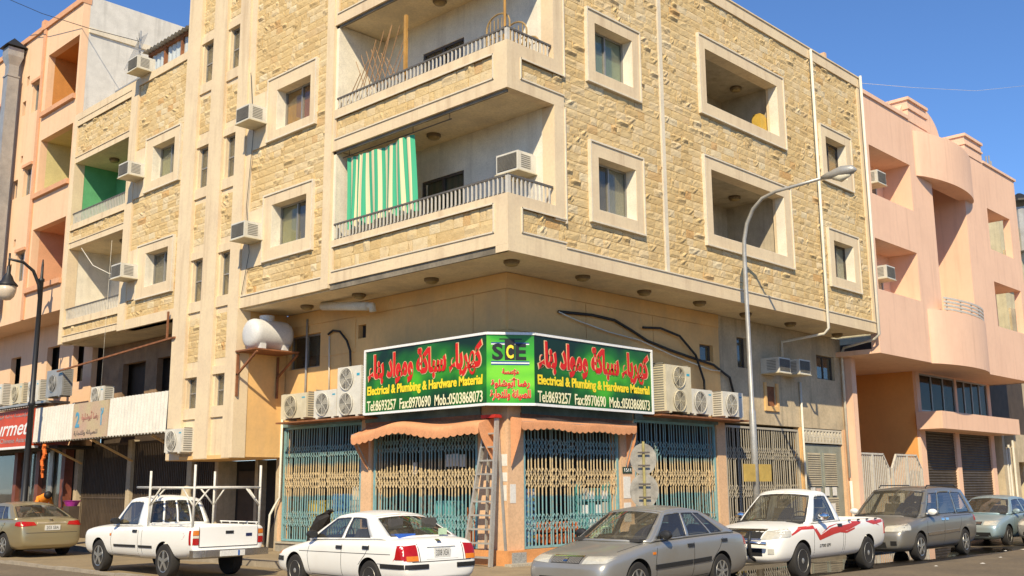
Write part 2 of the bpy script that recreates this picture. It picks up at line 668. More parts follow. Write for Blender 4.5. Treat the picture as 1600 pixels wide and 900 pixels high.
def pieces(name, mb, mats, parent=None):
    for q in mb.split():
        part(name, q, mats, parent)


STONES = []      # (side, u0, u1, z0, z1)


def lay_stones(side, u0, u1, z0, z1, holes=(), course=0.2, seed=1):
    r = random.Random(seed)
    n = max(1, round((z1 - z0) / course))
    h = (z1 - z0) / n
    for i in range(n):
        a, b = z0 + i * h, z0 + (i + 1) * h
        cuts = sorted({u0, u1, *[min(max(q[k], u0), u1) for q in holes for k in (0, 1) if q[3] > a and q[2] < b]})
        for ua, ub in zip(cuts, cuts[1:]):
            lo, hi = a, b
            dead = False
            for q in holes:
                if q[0] < (ua + ub) / 2 < q[1] and q[3] > lo and q[2] < hi:
                    if q[2] <= lo + 0.02 and q[3] >= hi - 0.02:
                        dead = True
                    elif q[2] <= lo:
                        lo = q[3]
                    else:
                        hi = q[2]
            if dead or hi - lo < 0.035 or ub - ua < 0.03:
                continue
            x = ua
            while ub - x > 1e-4:
                w = r.uniform(0.22, 0.52) if r.random() > 0.12 else r.uniform(0.12, 0.22)
                if ub - x - w < 0.14:
                    w = ub - x
                    if w > 0.6:
                        w /= 2
                STONES.append((side, x + 0.005, x + w - 0.005, lo + 0.006, hi - 0.006))
                x += w


GAP = 0.0


def window(side, o, b, parent=None, reveal=0.34, panes=2, films=(None, None), frame=None, name='window', lip=True):
    """stone surround with mouldings > frame, panes, curtain. o: outer rect, b: opening rect"""
    u0, u1, z0, z1 = o
    a0, a1, c0, c1 = b
    w = MB()
    D0 = -0.075
    w.fbox(side, u0, a0, D0, 0.3, z0, z1)
    w.fbox(side, a1, u1, D0, 0.3, z0, z1)
    w.fbox(side, a0, a1, D0, 0.3, z0, c0)
    w.fbox(side, a0, a1, D0, 0.3, c1, z1)
    if lip:
        for (p, q, r_, s_) in ((u0 - 0.035, u1 + 0.035, z1, z1 + 0.04), (u0 - 0.035, u1 + 0.035, z0 - 0.04, z0),
                               (u0 - 0.035, u0, z0, z1), (u1, u1 + 0.035, z0, z1)):
            w.fbox(side, p, q, D0 - 0.028, 0.1, r_, s_, 1)
    win = part(name, w, [M_TRIM, M_LIP], parent)
    ln = MB()                                          # reveal liner, sunlit brightness put into its pale colour
    ln.fbox(side, a0, a0 + .012, D0 + .012, reveal - .125, c0, c1)
    ln.fbox(side, a1 - .012, a1, D0 + .012, reveal - .125, c0, c1)
    ln.fbox(side, a0 + .012, a1 - .012, D0 + .012, reveal - .125, c0, c0 + .012)
    ln.build('reveal', M_WHITEWALL, win)
    if panes:
        fr = MB()
        t = 0.045
        d0, d1 = reveal - 0.12, reveal - 0.06
        fr.fbox(side, a0, a0 + t, d0, d1, c0, c1)
        fr.fbox(side, a1 - t, a1, d0, d1, c0, c1)
        fr.fbox(side, a0 + t, a1 - t, d0, d1, c0, c0 + t)
        fr.fbox(side, a0 + t, a1 - t, d0, d1, c1 - t, c1)
        step = (a1 - a0) / panes
        for k in range(1, panes):
            fr.fbox(side, a0 + step * k - t / 2, a0 + step * k + t / 2, d0 - 0.012, d1 + 0.004, c0 + t, c1 - t)
        fr.build('frame', frame or M_ALU, win)
        for k in range(panes):
            p = MB()
            p.fbox(side, a0 + step * k + 0.01, a0 + step * (k + 1) - 0.01, reveal - 0.095, reveal - 0.089, c0 + 0.01, c1 - 0.01)
            p.build('pane', M_GLASS, win)
            f = films[k % len(films)]
            cu = MB()
            n = 22
            rows = []
            for zz in (c0 + 0.0, c1):
                rr = []
                for j in range(n + 1):
                    uu = a0 + step * (k + j / n)
                    dd = reveal - 0.052 + (0.010 * math.sin(j * 2.1) if f not in (M_CURT_O, M_CURT_R, M_CURT_A) else 0)
                    rr.append((uu, dd, zz) if side == 'R' else (dd, uu, zz))
                rows.append(rr)
            cu.grid(rows)
            cu.build('curtain', f or M_DARK, win, smooth=True)
    return win


WR = {  # right facade: outer, opening
    'a1': ((2.63, 4.57, 7.62, 9.46), (2.9, 4.3, 7.9, 9.14)), 'a2': ((2.6, 4.57, 10.93, 12.68), (2.87, 4.3, 11.2, 12.4)),
    'b1': ((7.25, 11.66, 7.84, 10.19), (7.55, 11.3, 8.13, 9.88)), 'b2': ((7.22, 11.6, 11.38, 13.54), (7.5, 11.25, 11.68, 13.22)),
    'c1': ((13.9, 15.85, 7.67, 9.42), (14.2, 15.5, 7.95, 9.1)), 'c2': ((13.8, 15.8, 10.95, 12.7), (14.1, 15.45, 11.25, 12.4))}
WL = {
    'a1': ((6.77, 8.95, 7.67, 9.42), (7.03, 8.6, 7.98, 9.14)), 'a2': ((6.77, 8.94, 10.97, 12.69), (7.0, 8.55, 11.2, 12.33)),
    'd1': ((13.78, 16.0, 7.57, 9.22), (14.1, 15.5, 7.88, 8.95)), 'd2': ((13.72, 15.85, 10.97, 12.68), (14.05, 15.45, 11.25, 12.38))}

# --- right upper wall
def hole(o):
    return (o[0] + .06, o[1] - .06, o[2] + .06, o[3] - .06)


holes = [hole(o) for o, b in WR.values()]
w = MB()
for r_ in free(1.75, 16.8, ZS + 0.02, 14.72, holes):
    w.fbox('R', r_[0], r_[1], 0.035, 0.3, r_[2], r_[3])
part('wall', w, M_MORTAR)
w = MB()                                               # smooth bands, cap, joint
w.fbox('R', -0.06, 16.8, -0.062, 0.3, ZS, 6.648)
w.fbox('R', 0.162, 16.8, -0.06, 0.3, 6.648, 6.83)
w.fbox('R', 1.75, 16.8, -0.085, 0.1, 6.83, 6.86, 1)
w.fbox('R', 1.75, 16.8, -0.07, 0.3, 14.72, 15.05)
w.fbox('R', 1.75, 16.83, -0.10, 0.34, 15.05, 15.09)
w.fbox('R', 5.44, 5.58, -0.05, 0.1, 6.86, 14.72, 1)
w.fbox('R', 16.6, 16.82, -0.055, 0.3, 6.86, 14.72)
part('stone_band', w, [M_TRIM, M_LIP])
exR = [(o[0] - .03, o[1] + .03, o[2] - .035, o[3] + .035) for o, b in WR.values()] + [(5.43, 5.59, 0, 20)]
lay_stones('R', 1.76, 16.6, 6.865, 14.72, exR, seed=3)
window('R', *WR['a1'], films=(M_CURT_G, M_CURT_W))
window('R', *WR['a2'], films=(M_CURT_A, M_CURT_A))
window('R', *WR['c1'], films=(M_CURT_G, M_CURT_W), frame=M_DKFRAME)
window('R', *WR['c2'], films=(M_CURT_G, M_CURT_O), frame=M_DKFRAME)
M_LOGGIA = mat('dirty loggia plaster', (0.54, 0.46, 0.33), 0.9, var=0.12, streak=0.5, dirt=0.4, dirt_col=(0.30, 0.26, 0.20))
for key in ('b1', 'b2'):
    o, b = WR[key]
    lg = window('R', o, b, panes=0, name='loggia')
    r = MB()
    a0, a1, c0, c1 = b[0] - 0.1, b[1] + 0.1, b[2] - 0.75, b[3] + 0.05
    dd = 1.9
    r.box(a0 - .05, a1 + .05, dd, dd + 0.06, c0, c1 + .05)
    r.box(a0 - .06, a0, 0.301, dd, c0, c1 + .05)
    r.box(a1, a1 + .06, 0.301, dd, c0, c1 + .05)
    r.box(a0, a1, 0.301, dd, c1, c1 + .06)
    r.box(a0, a1, 0.301, dd, c0 - .06, c0)
    r.build('loggia_wall', M_LOGGIA, lg)
    r = MB()                                           # door and window in its back wall
    if key == 'b1':
        r.box(8.0, 9.3, dd - .03, dd - .002, c0 + .9, c0 + 2.0)
        for q in (8.0, 8.42, 8.86, 9.26):
            r.box(q, q + .04, dd - .05, dd - .03, c0 + .9, c0 + 2.0, 1)
        r.box(10.0, 10.85, dd - .03, dd - .002, c0, c0 + 1.55, 2)
        r.box(10.9, 11.3, dd - .03, dd - .002, c0 + .7, c0 + 1.2)
    else:
        r.box(9.9, 10.8, dd - .03, dd - .002, c0, c0 + 1.5, 2)
    r.build('door', [M_DKFRAME, M_ALU, M_BROWN], lg)

# --- corner balconies and left upper wall
for fl, zb in enumerate((6.65, 10.0, 13.35)):
    zt = zb + 1.07                                     # parapet top
    pa, pb = zb + 0.31, zb + (0.89 if fl == 0 else 0.83)
    w = MB()                                           # parapet on the left facade, recessed panel for stones
    w.fbox('L', -0.06, 0.36, -0.06, 0.16, zb, zt)
    w.fbox('L', 0.36, 6.0, -0.06, 0.16, pb + 0.03, zt)
    w.fbox('L', 0.36, 6.0, -0.06, 0.16, zb, pa - 0.03)
    w.fbox('L', 5.88, 6.0, -0.06, 0.16, pa - .03, pb + .03)
    w.fbox('L', 0.36, 5.88, -0.005, 0.155, pa - .03, pb + .03, 2)
    w.fbox('L', 0.34, 5.9, -0.085, -0.06, pa - .03, pa, 1)
    w.fbox('L', 0.34, 5.9, -0.085, -0.06, pb, pb + .03, 1)
    w.fbox('L', 0.33, 0.36, -0.085, -0.06, pa - .03, pb + .03, 1)
    # parapet on the right facade
    z0r = zb - 0.15 + 0.33 if fl == 0 else zb + 0.002
    w.fbox('R', 0.161, 0.36, -0.061, 0.16, z0r, zt)
    w.fbox('R', 0.36, 1.42, -0.061, 0.16, pb - 0.06, zt)
    w.fbox('R', 0.36, 1.75, -0.061, 0.16, z0r, pa - 0.03)
    w.fbox('R', 0.36, 1.75, -0.005, 0.155, pa - .03, pb - .06, 2)
    w.fbox('R', 0.34, 1.75, -0.086, -0.061, pa - .03, pa, 1)
    w.fbox('R', 0.34, 1.75, -0.086, -0.061, pb - .09, pb - .06, 1)
    w.fbox('R', 0.335, 0.36, -0.086, -0.061, pa - .03, pb - .06, 1)
    part('parapet', w, [M_TRIM, M_LIP, M_MORTAR])
    lay_stones('L', 0.37, 5.87, pa, pb, seed=20 + fl, course=0.25)
    lay_stones('R', 0.37, 1.75, pa, pb - 0.09, seed=30 + fl, course=0.25)
    w = MB()                                           # floor slab and the dirty edge below it
    if fl:
        w.box(0.05, 1.6, 0.05, 6.1, zb + 0.02, zb + 0.2)
    else:
        w.box(0.05, 1.6, 0.05, 6.1, zb - 0.12, zb + 0.2)
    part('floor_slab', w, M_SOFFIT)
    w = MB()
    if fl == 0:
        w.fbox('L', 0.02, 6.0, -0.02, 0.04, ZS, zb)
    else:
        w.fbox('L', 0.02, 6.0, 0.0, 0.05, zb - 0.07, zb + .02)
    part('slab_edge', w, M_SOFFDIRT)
    if fl == 2:
        continue
    top_z = zb + 3.35
    # frame post at the right facade, back wall, end wall
    w = MB()
    w.fbox('R', 1.42, 1.75, -0.061, 0.3, zt - 0.31 if fl == 0 else zt - .3, top_z)
    w.fbox('R', 1.75, 1.78, -0.086, 0.2, zt - 0.34, top_z, 1)
    part('pillar', w, [M_TRIM, M_LIP])
    w = MB()
    dz0, dz1 = zb + 0.2, (9.17 if fl == 0 else 12.53)
    for q in free(0.3, 5.98, zb + 0.2, top_z + .02, [(2.84, 4.34, dz0 + 0.02, dz1)]):
        w.fbox('L', q[0], q[1], 1.45, 1.6, q[2], q[3])
    w.box(1.421, 1.6, 0.301, 0.32, zb + .2, top_z)
    part('balcony_wall', w, M_WHITEWALL)
    w = MB()
    w.box(0.0, 1.45, 5.9, 6.06, zb + 0.2, top_z)
    part('end_wall', w, M_WHITEWALL)
    w = MB()                                           # sliding door
    w.fbox('L', 2.84, 2.9, 1.47, 1.55, dz0 + .02, dz1)
    w.fbox('L', 4.28, 4.34, 1.47, 1.55, dz0 + .02, dz1)
    w.fbox('L', 2.9, 4.28, 1.47, 1.55, dz1 - .06, dz1)
    w.fbox('L', 3.55, 3.62, 1.46, 1.55, dz0 + .02, dz1 - .06)
    dr = part('door', w, M_DKFRAME)
    for a, b in ((2.9, 3.55), (3.62, 4.28)):
        p = MB()
        p.fbox('L', a, b, 1.50, 1.507, dz0 + .02, dz1 - .06)
        p.build('pane', M_GLASS, dr)
    p = MB()
    p.fbox('L', 2.86, 4.3, 1.61, 1.62, dz0, dz1)
    p.build('curtain', M_CURT_G, dr)
    # railing
    w = MB()
    rz = zb + 1.5 if fl == 0 else zb + 1.4
    w.box(-0.01, 0.04, 0.015, 5.93, rz - .04, rz)
    w.box(-0.01, 1.4, -0.015, 0.035, rz - .041, rz + .002)
    w.box(-0.02, 0.06, -0.03, 0.05, zt, rz - .04, 1)
    w.box(0.0, 0.03, 0.06, 5.9, zt + .03, zt + .05)
    rail = part('railing', w, [M_RAILTOP, M_BALUSTER])
    bm_l = MB().box(-.016, .016, -.014, .014, 0, rz - .04 - zt).mesh('baluster', M_BALUSTER)
    for i in range(45):
        o = link('baluster', bm_l, rail, False)
        o.location = Vector((0.015, 0.17 + i * 0.1285, zt))
    for i in range(10):
        o = link('baluster', bm_l, rail, False)
        o.location = Vector((0.17 + i * 0.125, 0.01, zt))
    for o in rail.children:
        pass

# left wall B, pilaster, stair tower, D, E
w = MB()
for q in free(6.0, 10.1, ZS + 0.05, 16.0, [hole(WL['a1'][0]), hole(WL['a2'][0])]):
    w.fbox('L', q[0], q[1], 0.035, 0.3, q[2], q[3])
part('wall', w, M_MORTAR)
w = MB()
w.fbox('L', 6.0, 6.3, -0.09, 0.3, ZS + .05, 16.0)
w.fbox('L', 6.3, 10.05, -0.055, 0.3, ZS + .05, 6.85)
w.fbox('L', 6.3, 9.95, -0.08, 0.1, 6.85, 6.88, 1)
for zc in (8.45, 11.75):                               # smooth patch around the air conditioners
    w.fbox('L', 8.985, 9.72, -0.05, 0.2, zc - .85, zc + .72)
w.fbox('L', 9.72, 10.0, -0.05, 0.2, 6.88, 16.0)
part('pilaster', w, [M_TRIM, M_LIP])
exL = [(o[0] - .03, o[1] + .03, o[2] - .035, o[3] + .035) for o, b in WL.values()] + [(8.98, 9.72, 7.6, 9.17), (8.98, 9.72, 10.9, 12.47)]
lay_stones('L', 6.31, 9.72, 6.885, 15.6, exL, seed=5)
window('L', *WL['a1'], films=(M_CURT_G, M_CURT_Y))
window('L', *WL['a2'], films=(M_CURT_R, M_CURT_O))
window('L', *WL['d1'], films=(M_CURT_W, M_CURT_G))
window('L', *WL['d2'], films=(M_CURT_Y, M_CURT_Y))

TW = [(12.05, 12.66), (10.6, 11.15)]
TZ = [(4.0, 4.87), (7.03, 8.28), (10.4, 11.68), (13.65, 14.95)]
w = MB()
for a, b in ((12.74, 13.5), (11.25, 11.97), (10.0, 10.52)):
    w.fbox('L', a, b, -0.10, 0.3, 2.6, 17.5)
pieces('pilaster', w, M_TRIM)
w = MB()
hl = [(u[0], u[1], z[0], z[1]) for u in TW for z in TZ]
for a, b in ((11.97, 12.74), (10.52, 11.25)):
    for q in free(a, b, 2.6, 17.5, hl):
        w.fbox('L', q[0], q[1], 0.0, 0.3, q[2], q[3])
    for z in TZ:
        w.fbox('L', a, b, -0.05, 0.0, z[0] - .3, z[0])
        w.fbox('L', a, b, -0.05, 0.0, z[1], z[1] + .22)
part('tower_wall', w, M_TRIM)
for (a, b) in ((12.0, 12.71), (10.55, 11.22)):
    for lo, hi in ((5.3, 6.55), (8.7, 9.95), (12.1, 13.2), (15.3, 16.8)):
        lay_stones('L', a, b, lo, hi, seed=int(lo * 10 + a))
for u in TW:
    for k, z in enumerate(TZ):
        f = MB()
        f.fbox('L', u[0], u[0] + .035, 0.09, 0.13, z[0], z[1])
        f.fbox('L', u[1] - .035, u[1], 0.09, 0.13, z[0], z[1])
        f.fbox('L', u[0] + .035, u[1] - .035, 0.09, 0.13, (z[0] + z[1]) / 2 - .02, (z[0] + z[1]) / 2 + .02)
        f.fbox('L', u[0] + .035, u[1] - .035, 0.09, 0.13, z[1] - .04, z[1])
        wi = part('window', f, M_ALU)
        p = MB()
        p.fbox('L', u[0] + .01, u[1] - .01, 0.108, 0.114, z[0], z[1])
        p.build('pane', M_GLASS, wi)
        p = MB()
        p.fbox('L', u[0], u[1], 0.17, 0.18, (z[0] + z[1]) / 2 if k % 2 else z[0], z[1])
        p.build('curtain', M_CURT_G, wi)
w = MB()
w.box(-0.09, S - .02, 10.02, 10.14, 2.62, ZS + .04)    # plastered side wall of the stair tower
w.box(-0.09, S, 10.14, 13.48, 2.58, 2.68)
part('tower_side_wall', w, M_BEIGE)
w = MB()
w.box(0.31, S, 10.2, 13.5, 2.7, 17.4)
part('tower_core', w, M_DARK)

w = MB()
for q in free(13.5, 16.7, ZS + 0.2, 14.7, [hole(WL['d1'][0]), hole(WL['d2'][0])]):
    w.fbox('L', q[0], q[1], 0.035, 0.3, q[2], q[3])
part('wall', w, M_MORTAR)
w = MB()
w.fbox('L', 16.65, 17.15, -0.07, 0.3, ZS + .2, 14.75)
w.fbox('L', 13.5, 16.65, -0.055, 0.3, ZS + .2, 7.0)
w.fbox('L', 13.5, 21.5, -0.07, 0.32, 14.75, 15.0)
w.fbox('L', 16.03, 16.65, -0.05, 0.2, 7.6, 9.2)
w.fbox('L', 15.88, 16.65, -0.05, 0.2, 10.9, 12.5)
w.fbox('L', 21.25, 21.55, -0.07, 0.3, ZS + .2, 14.75)
part('stone_band', w, M_TRIM)
lay_stones('L', 13.52, 16.64, 7.0, 14.74, exL + [(16.03, 16.65, 7.6, 9.2), (15.88, 16.65, 10.9, 12.5)], seed=8)
for fl, (zb, zt, zc) in enumerate(((6.75, 7.5, 10.03), (10.03, 10.9, 13.15), (13.15, 14.75, 14.75))):
    w = MB()
    w.fbox('L', 17.15, 21.25, -0.05, 0.15, zb, zb + .22)
    w.fbox('L', 17.15, 21.25, 0.0, 0.145, zb + .22, zt - .2, 1)
    w.fbox('L', 17.15, 21.25, -0.05, 0.15, zt - .2, zt)
    w.fbox('L', 17.15, 21.25, -0.075, -0.05, zb + .2, zb + .23)
    w.fbox('L', 17.15, 21.25, -0.075, -0.05, zt - .23, zt - .2)
    part('parapet', w, [M_TRIM, M_MORTAR])
    lay_stones('L', 17.16, 21.24, zb + .235, zt - .235, seed=40 + fl)
    w = MB()
    w.box(0.05, 1.6, 17.15, 21.4, zb + .01, zb + .16)
    part('floor_slab', w, M_SOFFIT)
    if fl == 2:
        continue
    w = MB()
    w.box(1.5, 1.62, 16.9, 21.5, zb + .16, zc + .02)
    w.box(0.15, 1.5, 21.26, 21.4, zb + .16, zc + .01)
    w.box(0.15, 1.5, 17.0, 17.16, zb + .16, zc + .01)
    part('balcony_wall', w, M_GREEN if fl else M_WHITEWALL)
    w = MB()
    w.fbox('L', 18.2, 19.4, 1.46, 1.5, zb + .2, zb + 2.2)
    part('door', w, M_DKFRAME)
    w = MB()
    w.box(-0.01, 0.035, 17.15, 21.25, zt + .38, zt + .42)
    rail = part('railing', w, M_RAILTOP)
    bl = MB().box(-.014, .014, -.014, .014, 0, .38).mesh('baluster', M_BALUSTER)
    for i in range(36):
        o = link('baluster', bl, rail, False)
        o.location = Vector((0.012, 17.2 + i * 0.113, zt))

# soffits, roof, core
w = MB()
w.box(0.3, 16.78, 0.3, 1.49, ZS + .01, ZS + .12)
w.box(1.49, 16.78, 1.49, 2.2, ZS + .012, ZS + .12)
w.box(0.045, 0.3, 0.3, 10.0, ZS + .011, ZS + .1)
w.box(0.3, 1.7, 1.49, 10.0, ZS + .011, ZS + .119)
w.box(0.3, 1.7, 13.5, 21.45, ZS + .22, ZS + .3)
part('soffit', w, M_SOFFIT)
w = MB()
w.box(0.2, 16.7, 0.31, 21.5, 14.5, 14.7)
part('roof', w, M_SOFFIT)

# --- ground-floor walls behind the overhang
G2 = [(6.6, 10.05, 0.42, 3.52), (2.45, 6.15, 0.5, 3.4)]            # openings on the left wall
GR = [(2.0, 5.4, 0.5, 3.4), (6.0, 9.68, 0.5, 3.5), (10.15, 14.3, 0.16, 3.45), (14.55, 17.1, 0.15, 3.5)]
LW = [(8.45, 9.9, 4.98, 5.9), (6.5, 6.82, 5.55, 5.9)]
RW = [(9.05, 9.7, 5.15, 5.6), (10.96, 11.48, 5.1, 5.98), (12.42, 12.98, 4.07, 4.66), (15.65, 16.85, 5.1, 5.87)]
w = MB()
for q in free(S, 10.05, 3.56, ZS, LW):
    w.fbox('L', q[0], q[1], S, S + .25, q[2], q[3])
part('ground_floor_wall', w, M_BEIGE)
w = MB()
for q in free(S + .25, 10.02, 3.56, ZS, RW):
    w.fbox('R', q[0], q[1], S, S + .25, q[2], q[3])
part('ground_floor_wall', w, M_BEIGE)
w = MB()
for q in free(10.02, 17.35, 3.52, ZS, RW):
    w.fbox('R', q[0], q[1], S + .004, S + .25, q[2], q[3])
part('ground_floor_wall', w, M_GREYWALL)
# raised plaster panels leave the straight joints seen on the wall
w = MB()
for a, b in ((S + .02, 2.55), (2.57, 6.2), (6.92, 8.4)):
    w.fbox('L', a, b, S - .018, S, 5.22, 6.12)
for a, b in ((S + .02, 4.2), (4.22, 6.9), (6.92, 9.0)):
    w.fbox('R', a, b, S - .018, S, 5.22, 6.12)
w.fbox('L', S - .03, 10.0, S - .028, S, 6.14, ZS - .002)
w.fbox('R', S - .03, 10.0, S - .028, S, 6.14, ZS - .002)
pieces('plaster_panel', w, M_BEIGE)
for side, lst in (('L', LW[:1]), ('R', RW[:2] + RW[3:])):
    for (a, b, c, d) in lst:
        f = MB()
        f.fbox(side, a, a + .05, S + .1, S + .16, c, d)
        f.fbox(side, b - .05, b, S + .1, S + .16, c, d)
        f.fbox(side, a + .05, b - .05, S + .1, S + .16, d - .05, d)
        f.fbox(side, a + .05, b - .05, S + .1, S + .16, c, c + .04)
        if b - a > .7:
            f.fbox(side, (a + b) / 2 - .025, (a + b) / 2 + .025, S + .1, S + .16, c + .04, d - .05)
        wi = part('window', f, M_ALU if side == 'L' else M_DKFRAME)
        p = MB()
        p.fbox(side, a, b, S + .125, S + .131, c, d)
        p.build('pane', M_GLASS, wi)
        p = MB()
        p.fbox(side, a - .05, b + .05, S + .26, S + .28, c - .05, d + .05)
        p.build('curtain', M_BROWN, wi)
w = MB()
a, b, c, d = RW[2]
w.fbox('R', a - .12, b + .12, S - .05, S, c - .14, c)
w.fbox('R', a - .12, a, S - .05, S, c, d + .1)
w.fbox('R', b, b + .12, S - .05, S, c, d + .1)
w.fbox('R', a, b, S + .05, S + .24, c, d, 1)
part('window', w, [M_BEIGE, M_RUST])
w = MB()
w.fbox('L', 6.5, 6.82, S + .15, S + .25, 5.55, 5.9)
part('vent_hole', w, M_DARK)

# pillars between the shutters, plinth
w = MB()
w.box(S, 1.98, S, 1.98, 0.14, 3.57)
w.fbox('L', 1.98, 2.43, S, S + .3, 0.14, 3.57)
w.fbox('L', 6.17, 6.58, S - .01, S + .3, 0.14, 3.57)
w.fbox('R', 1.98, 2.0, S, S + .3, 0.14, 3.57)
w.fbox('R', 5.42, 5.98, S - .01, S + .3, 0.14, 3.57)
w.fbox('R', 9.7, 10.12, S - .01, S + .3, 0.14, 3.57)
w.fbox('R', 17.1, 17.4, S - .01, S + .5, 0.14, 3.53)
w.fbox('L', 10.05, 10.16, S - .01, S + .3, 0.14, 3.57)
pieces('pillar', w, M_PEACHP)
w = MB()
w.fbox('L', S - .12, 6.2, S - .12, S + .3, 0.14, 0.46)
w.fbox('R', S + .31, 6.0, S - .121, S + .3, 0.14, 0.46)
pieces('plinth', w, M_ORANGEBASE)
w = MB()
w.fbox('L', 6.2, 10.1, S - .1, S + .3, 0.14, 0.36)
w.fbox('R', 6.0, 10.1, S - .1, S + .3, 0.14, 0.44)
pieces('plinth', w, mat('grey stone plinth', (0.34, 0.31, 0.25), 0.85, var=0.15, vscale=6))
w = MB()
w.fbox('L', 6.2, 10.1, S - .14, S + .2, 0.36, 0.40)
w.fbox('R', S - .24, 3.4, S - .34, S - .121, 0.14, 0.20)
pieces('step', w, mat('pale terrazzo', (0.52, 0.47, 0.37), 0.7, var=0.2, vscale=25))
w = MB()
w.fbox('R', S - .02, S + .42, S - .135, S - .121, 0.2, 0.42)
part('vent_panel', w, mat('grey mosaic vent', (0.22, 0.22, 0.21), 0.6, var=0.4, vscale=40, col2=(0.45, 0.45, 0.42)))

# shop rooms behind the shutters
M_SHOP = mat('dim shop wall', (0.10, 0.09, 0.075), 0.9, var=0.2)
M_TILE = mat('brown fascia tile', (0.36, 0.17, 0.10), 0.7, var=0.15, vscale=9)
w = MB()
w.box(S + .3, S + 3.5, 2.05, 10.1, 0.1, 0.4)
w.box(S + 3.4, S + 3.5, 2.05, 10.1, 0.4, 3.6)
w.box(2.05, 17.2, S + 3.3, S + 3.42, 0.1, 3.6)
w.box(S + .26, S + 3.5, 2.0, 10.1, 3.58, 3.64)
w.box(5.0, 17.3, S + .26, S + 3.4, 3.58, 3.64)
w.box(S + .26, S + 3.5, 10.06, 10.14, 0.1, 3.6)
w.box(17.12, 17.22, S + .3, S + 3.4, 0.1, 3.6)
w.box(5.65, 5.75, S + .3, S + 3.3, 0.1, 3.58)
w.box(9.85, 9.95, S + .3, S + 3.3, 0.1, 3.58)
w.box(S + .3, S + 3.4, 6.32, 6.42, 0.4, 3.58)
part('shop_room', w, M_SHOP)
# tiled fascia over the corner shop openings
for side, a0, a1 in (('L', 2.3, 6.4), ('R', 1.9, 5.9)):
    w = MB()
    w.fbox(side, a0, a1, S - .03, S + .2, 3.12, 3.40, 0)
    w.fbox(side, a0, a1, S - .05, S - .03, 3.38, 3.56, 1)
    part('fascia', w, [M_TILE, M_TEALBEAM])
w = MB()
w.fbox('L', 6.58, 10.06, S - .06, S + .1, 3.42, 3.57)
w.fbox('R', 5.98, 9.72, S - .06, S + .1, 3.42, 3.57)
pieces('shutter_header', w, M_TEALBEAM)


# --- folding gates
def gate_mat(name, lower, mid, upper, z1, z2):
    m = bpy.data.materials.new(name)
    m.use_nodes = True
    nt = m.node_tree
    N, L = nt.nodes, nt.links
    bs = N['Principled BSDF']
    bs.inputs['Roughness'].default_value = 0.55
    geo = N.new('ShaderNodeNewGeometry')
    sp = N.new('ShaderNodeSeparateXYZ')
    L.new(geo.outputs['Position'], sp.inputs[0])
    nz = N.new('ShaderNodeTexNoise')
    nz.inputs['Scale'].default_value = 3.0
    L.new(geo.outputs['Position'], nz.inputs['Vector'])
    ma = N.new('ShaderNodeMath')
    ma.operation = 'MULTIPLY_ADD'
    ma.inputs[1].default_value = 0.22
    L.new(nz.outputs['Fac'], ma.inputs[0])
    L.new(sp.outputs['Z'], ma.inputs[2])
    mr = N.new('ShaderNodeMapRange')
    mr.inputs['From Min'].default_value = 0
    mr.inputs['From Max'].default_value = 4
    L.new(ma.outputs[0], mr.inputs['Value'])
    cr = N.new('ShaderNodeValToRGB')
    e = cr.color_ramp.elements
    e[0].position, e[0].color = 0, (*lower, 1)
    e[1].position, e[1].color = 1, (*upper, 1)
    for p, c in ((z1 / 4 - .008, lower), (z1 / 4 + .008, mid), (z2 / 4 - .01, mid), (z2 / 4 + .02, upper)):
        el = e.new(p)
        el.color = (*c, 1)
    L.new(mr.outputs[0], cr.inputs[0])
    n2 = N.new('ShaderNodeTexNoise')
    n2.inputs['Scale'].default_value = 14
    n2.inputs['Detail'].default_value = 5
    L.new(geo.outputs['Position'], n2.inputs['Vector'])
    r2 = N.new('ShaderNodeMapRange')
    r2.inputs['From Min'].default_value = 0.52
    r2.inputs['From Max'].default_value = 0.68
    r2.inputs['To Max'].default_value = 0.65
    L.new(n2.outputs['Fac'], r2.inputs['Value'])
    mx = N.new('ShaderNodeMix')
    mx.data_type = 'RGBA'
    L.new(r2.outputs[0], mx.inputs['Factor'])
    L.new(cr.outputs[0], mx.inputs[6])
    mx.inputs[7].default_value = (0.38, 0.33, 0.24, 1)
    L.new(mx.outputs[2], bs.inputs['Base Color'])
    return m


TEAL, TAN = (0.22, 0.40, 0.41), (0.66, 0.51, 0.29)
MG_TEAL = gate_mat('teal and tan gate paint', TEAL, TAN, (0.20, 0.34, 0.35), 1.72, 2.5)
MG_GREY = gate_mat('grey tan gate paint', (0.40, 0.36, 0.29), (0.43, 0.38, 0.29), (0.40, 0.36, 0.28), 1.6, 2.5)
MG_TEALF = mat('teal gate frame', (0.22, 0.43, 0.45), 0.55, var=0.12, vscale=6, dirt=0.3, dirt_col=(0.40, 0.33, 0.22))


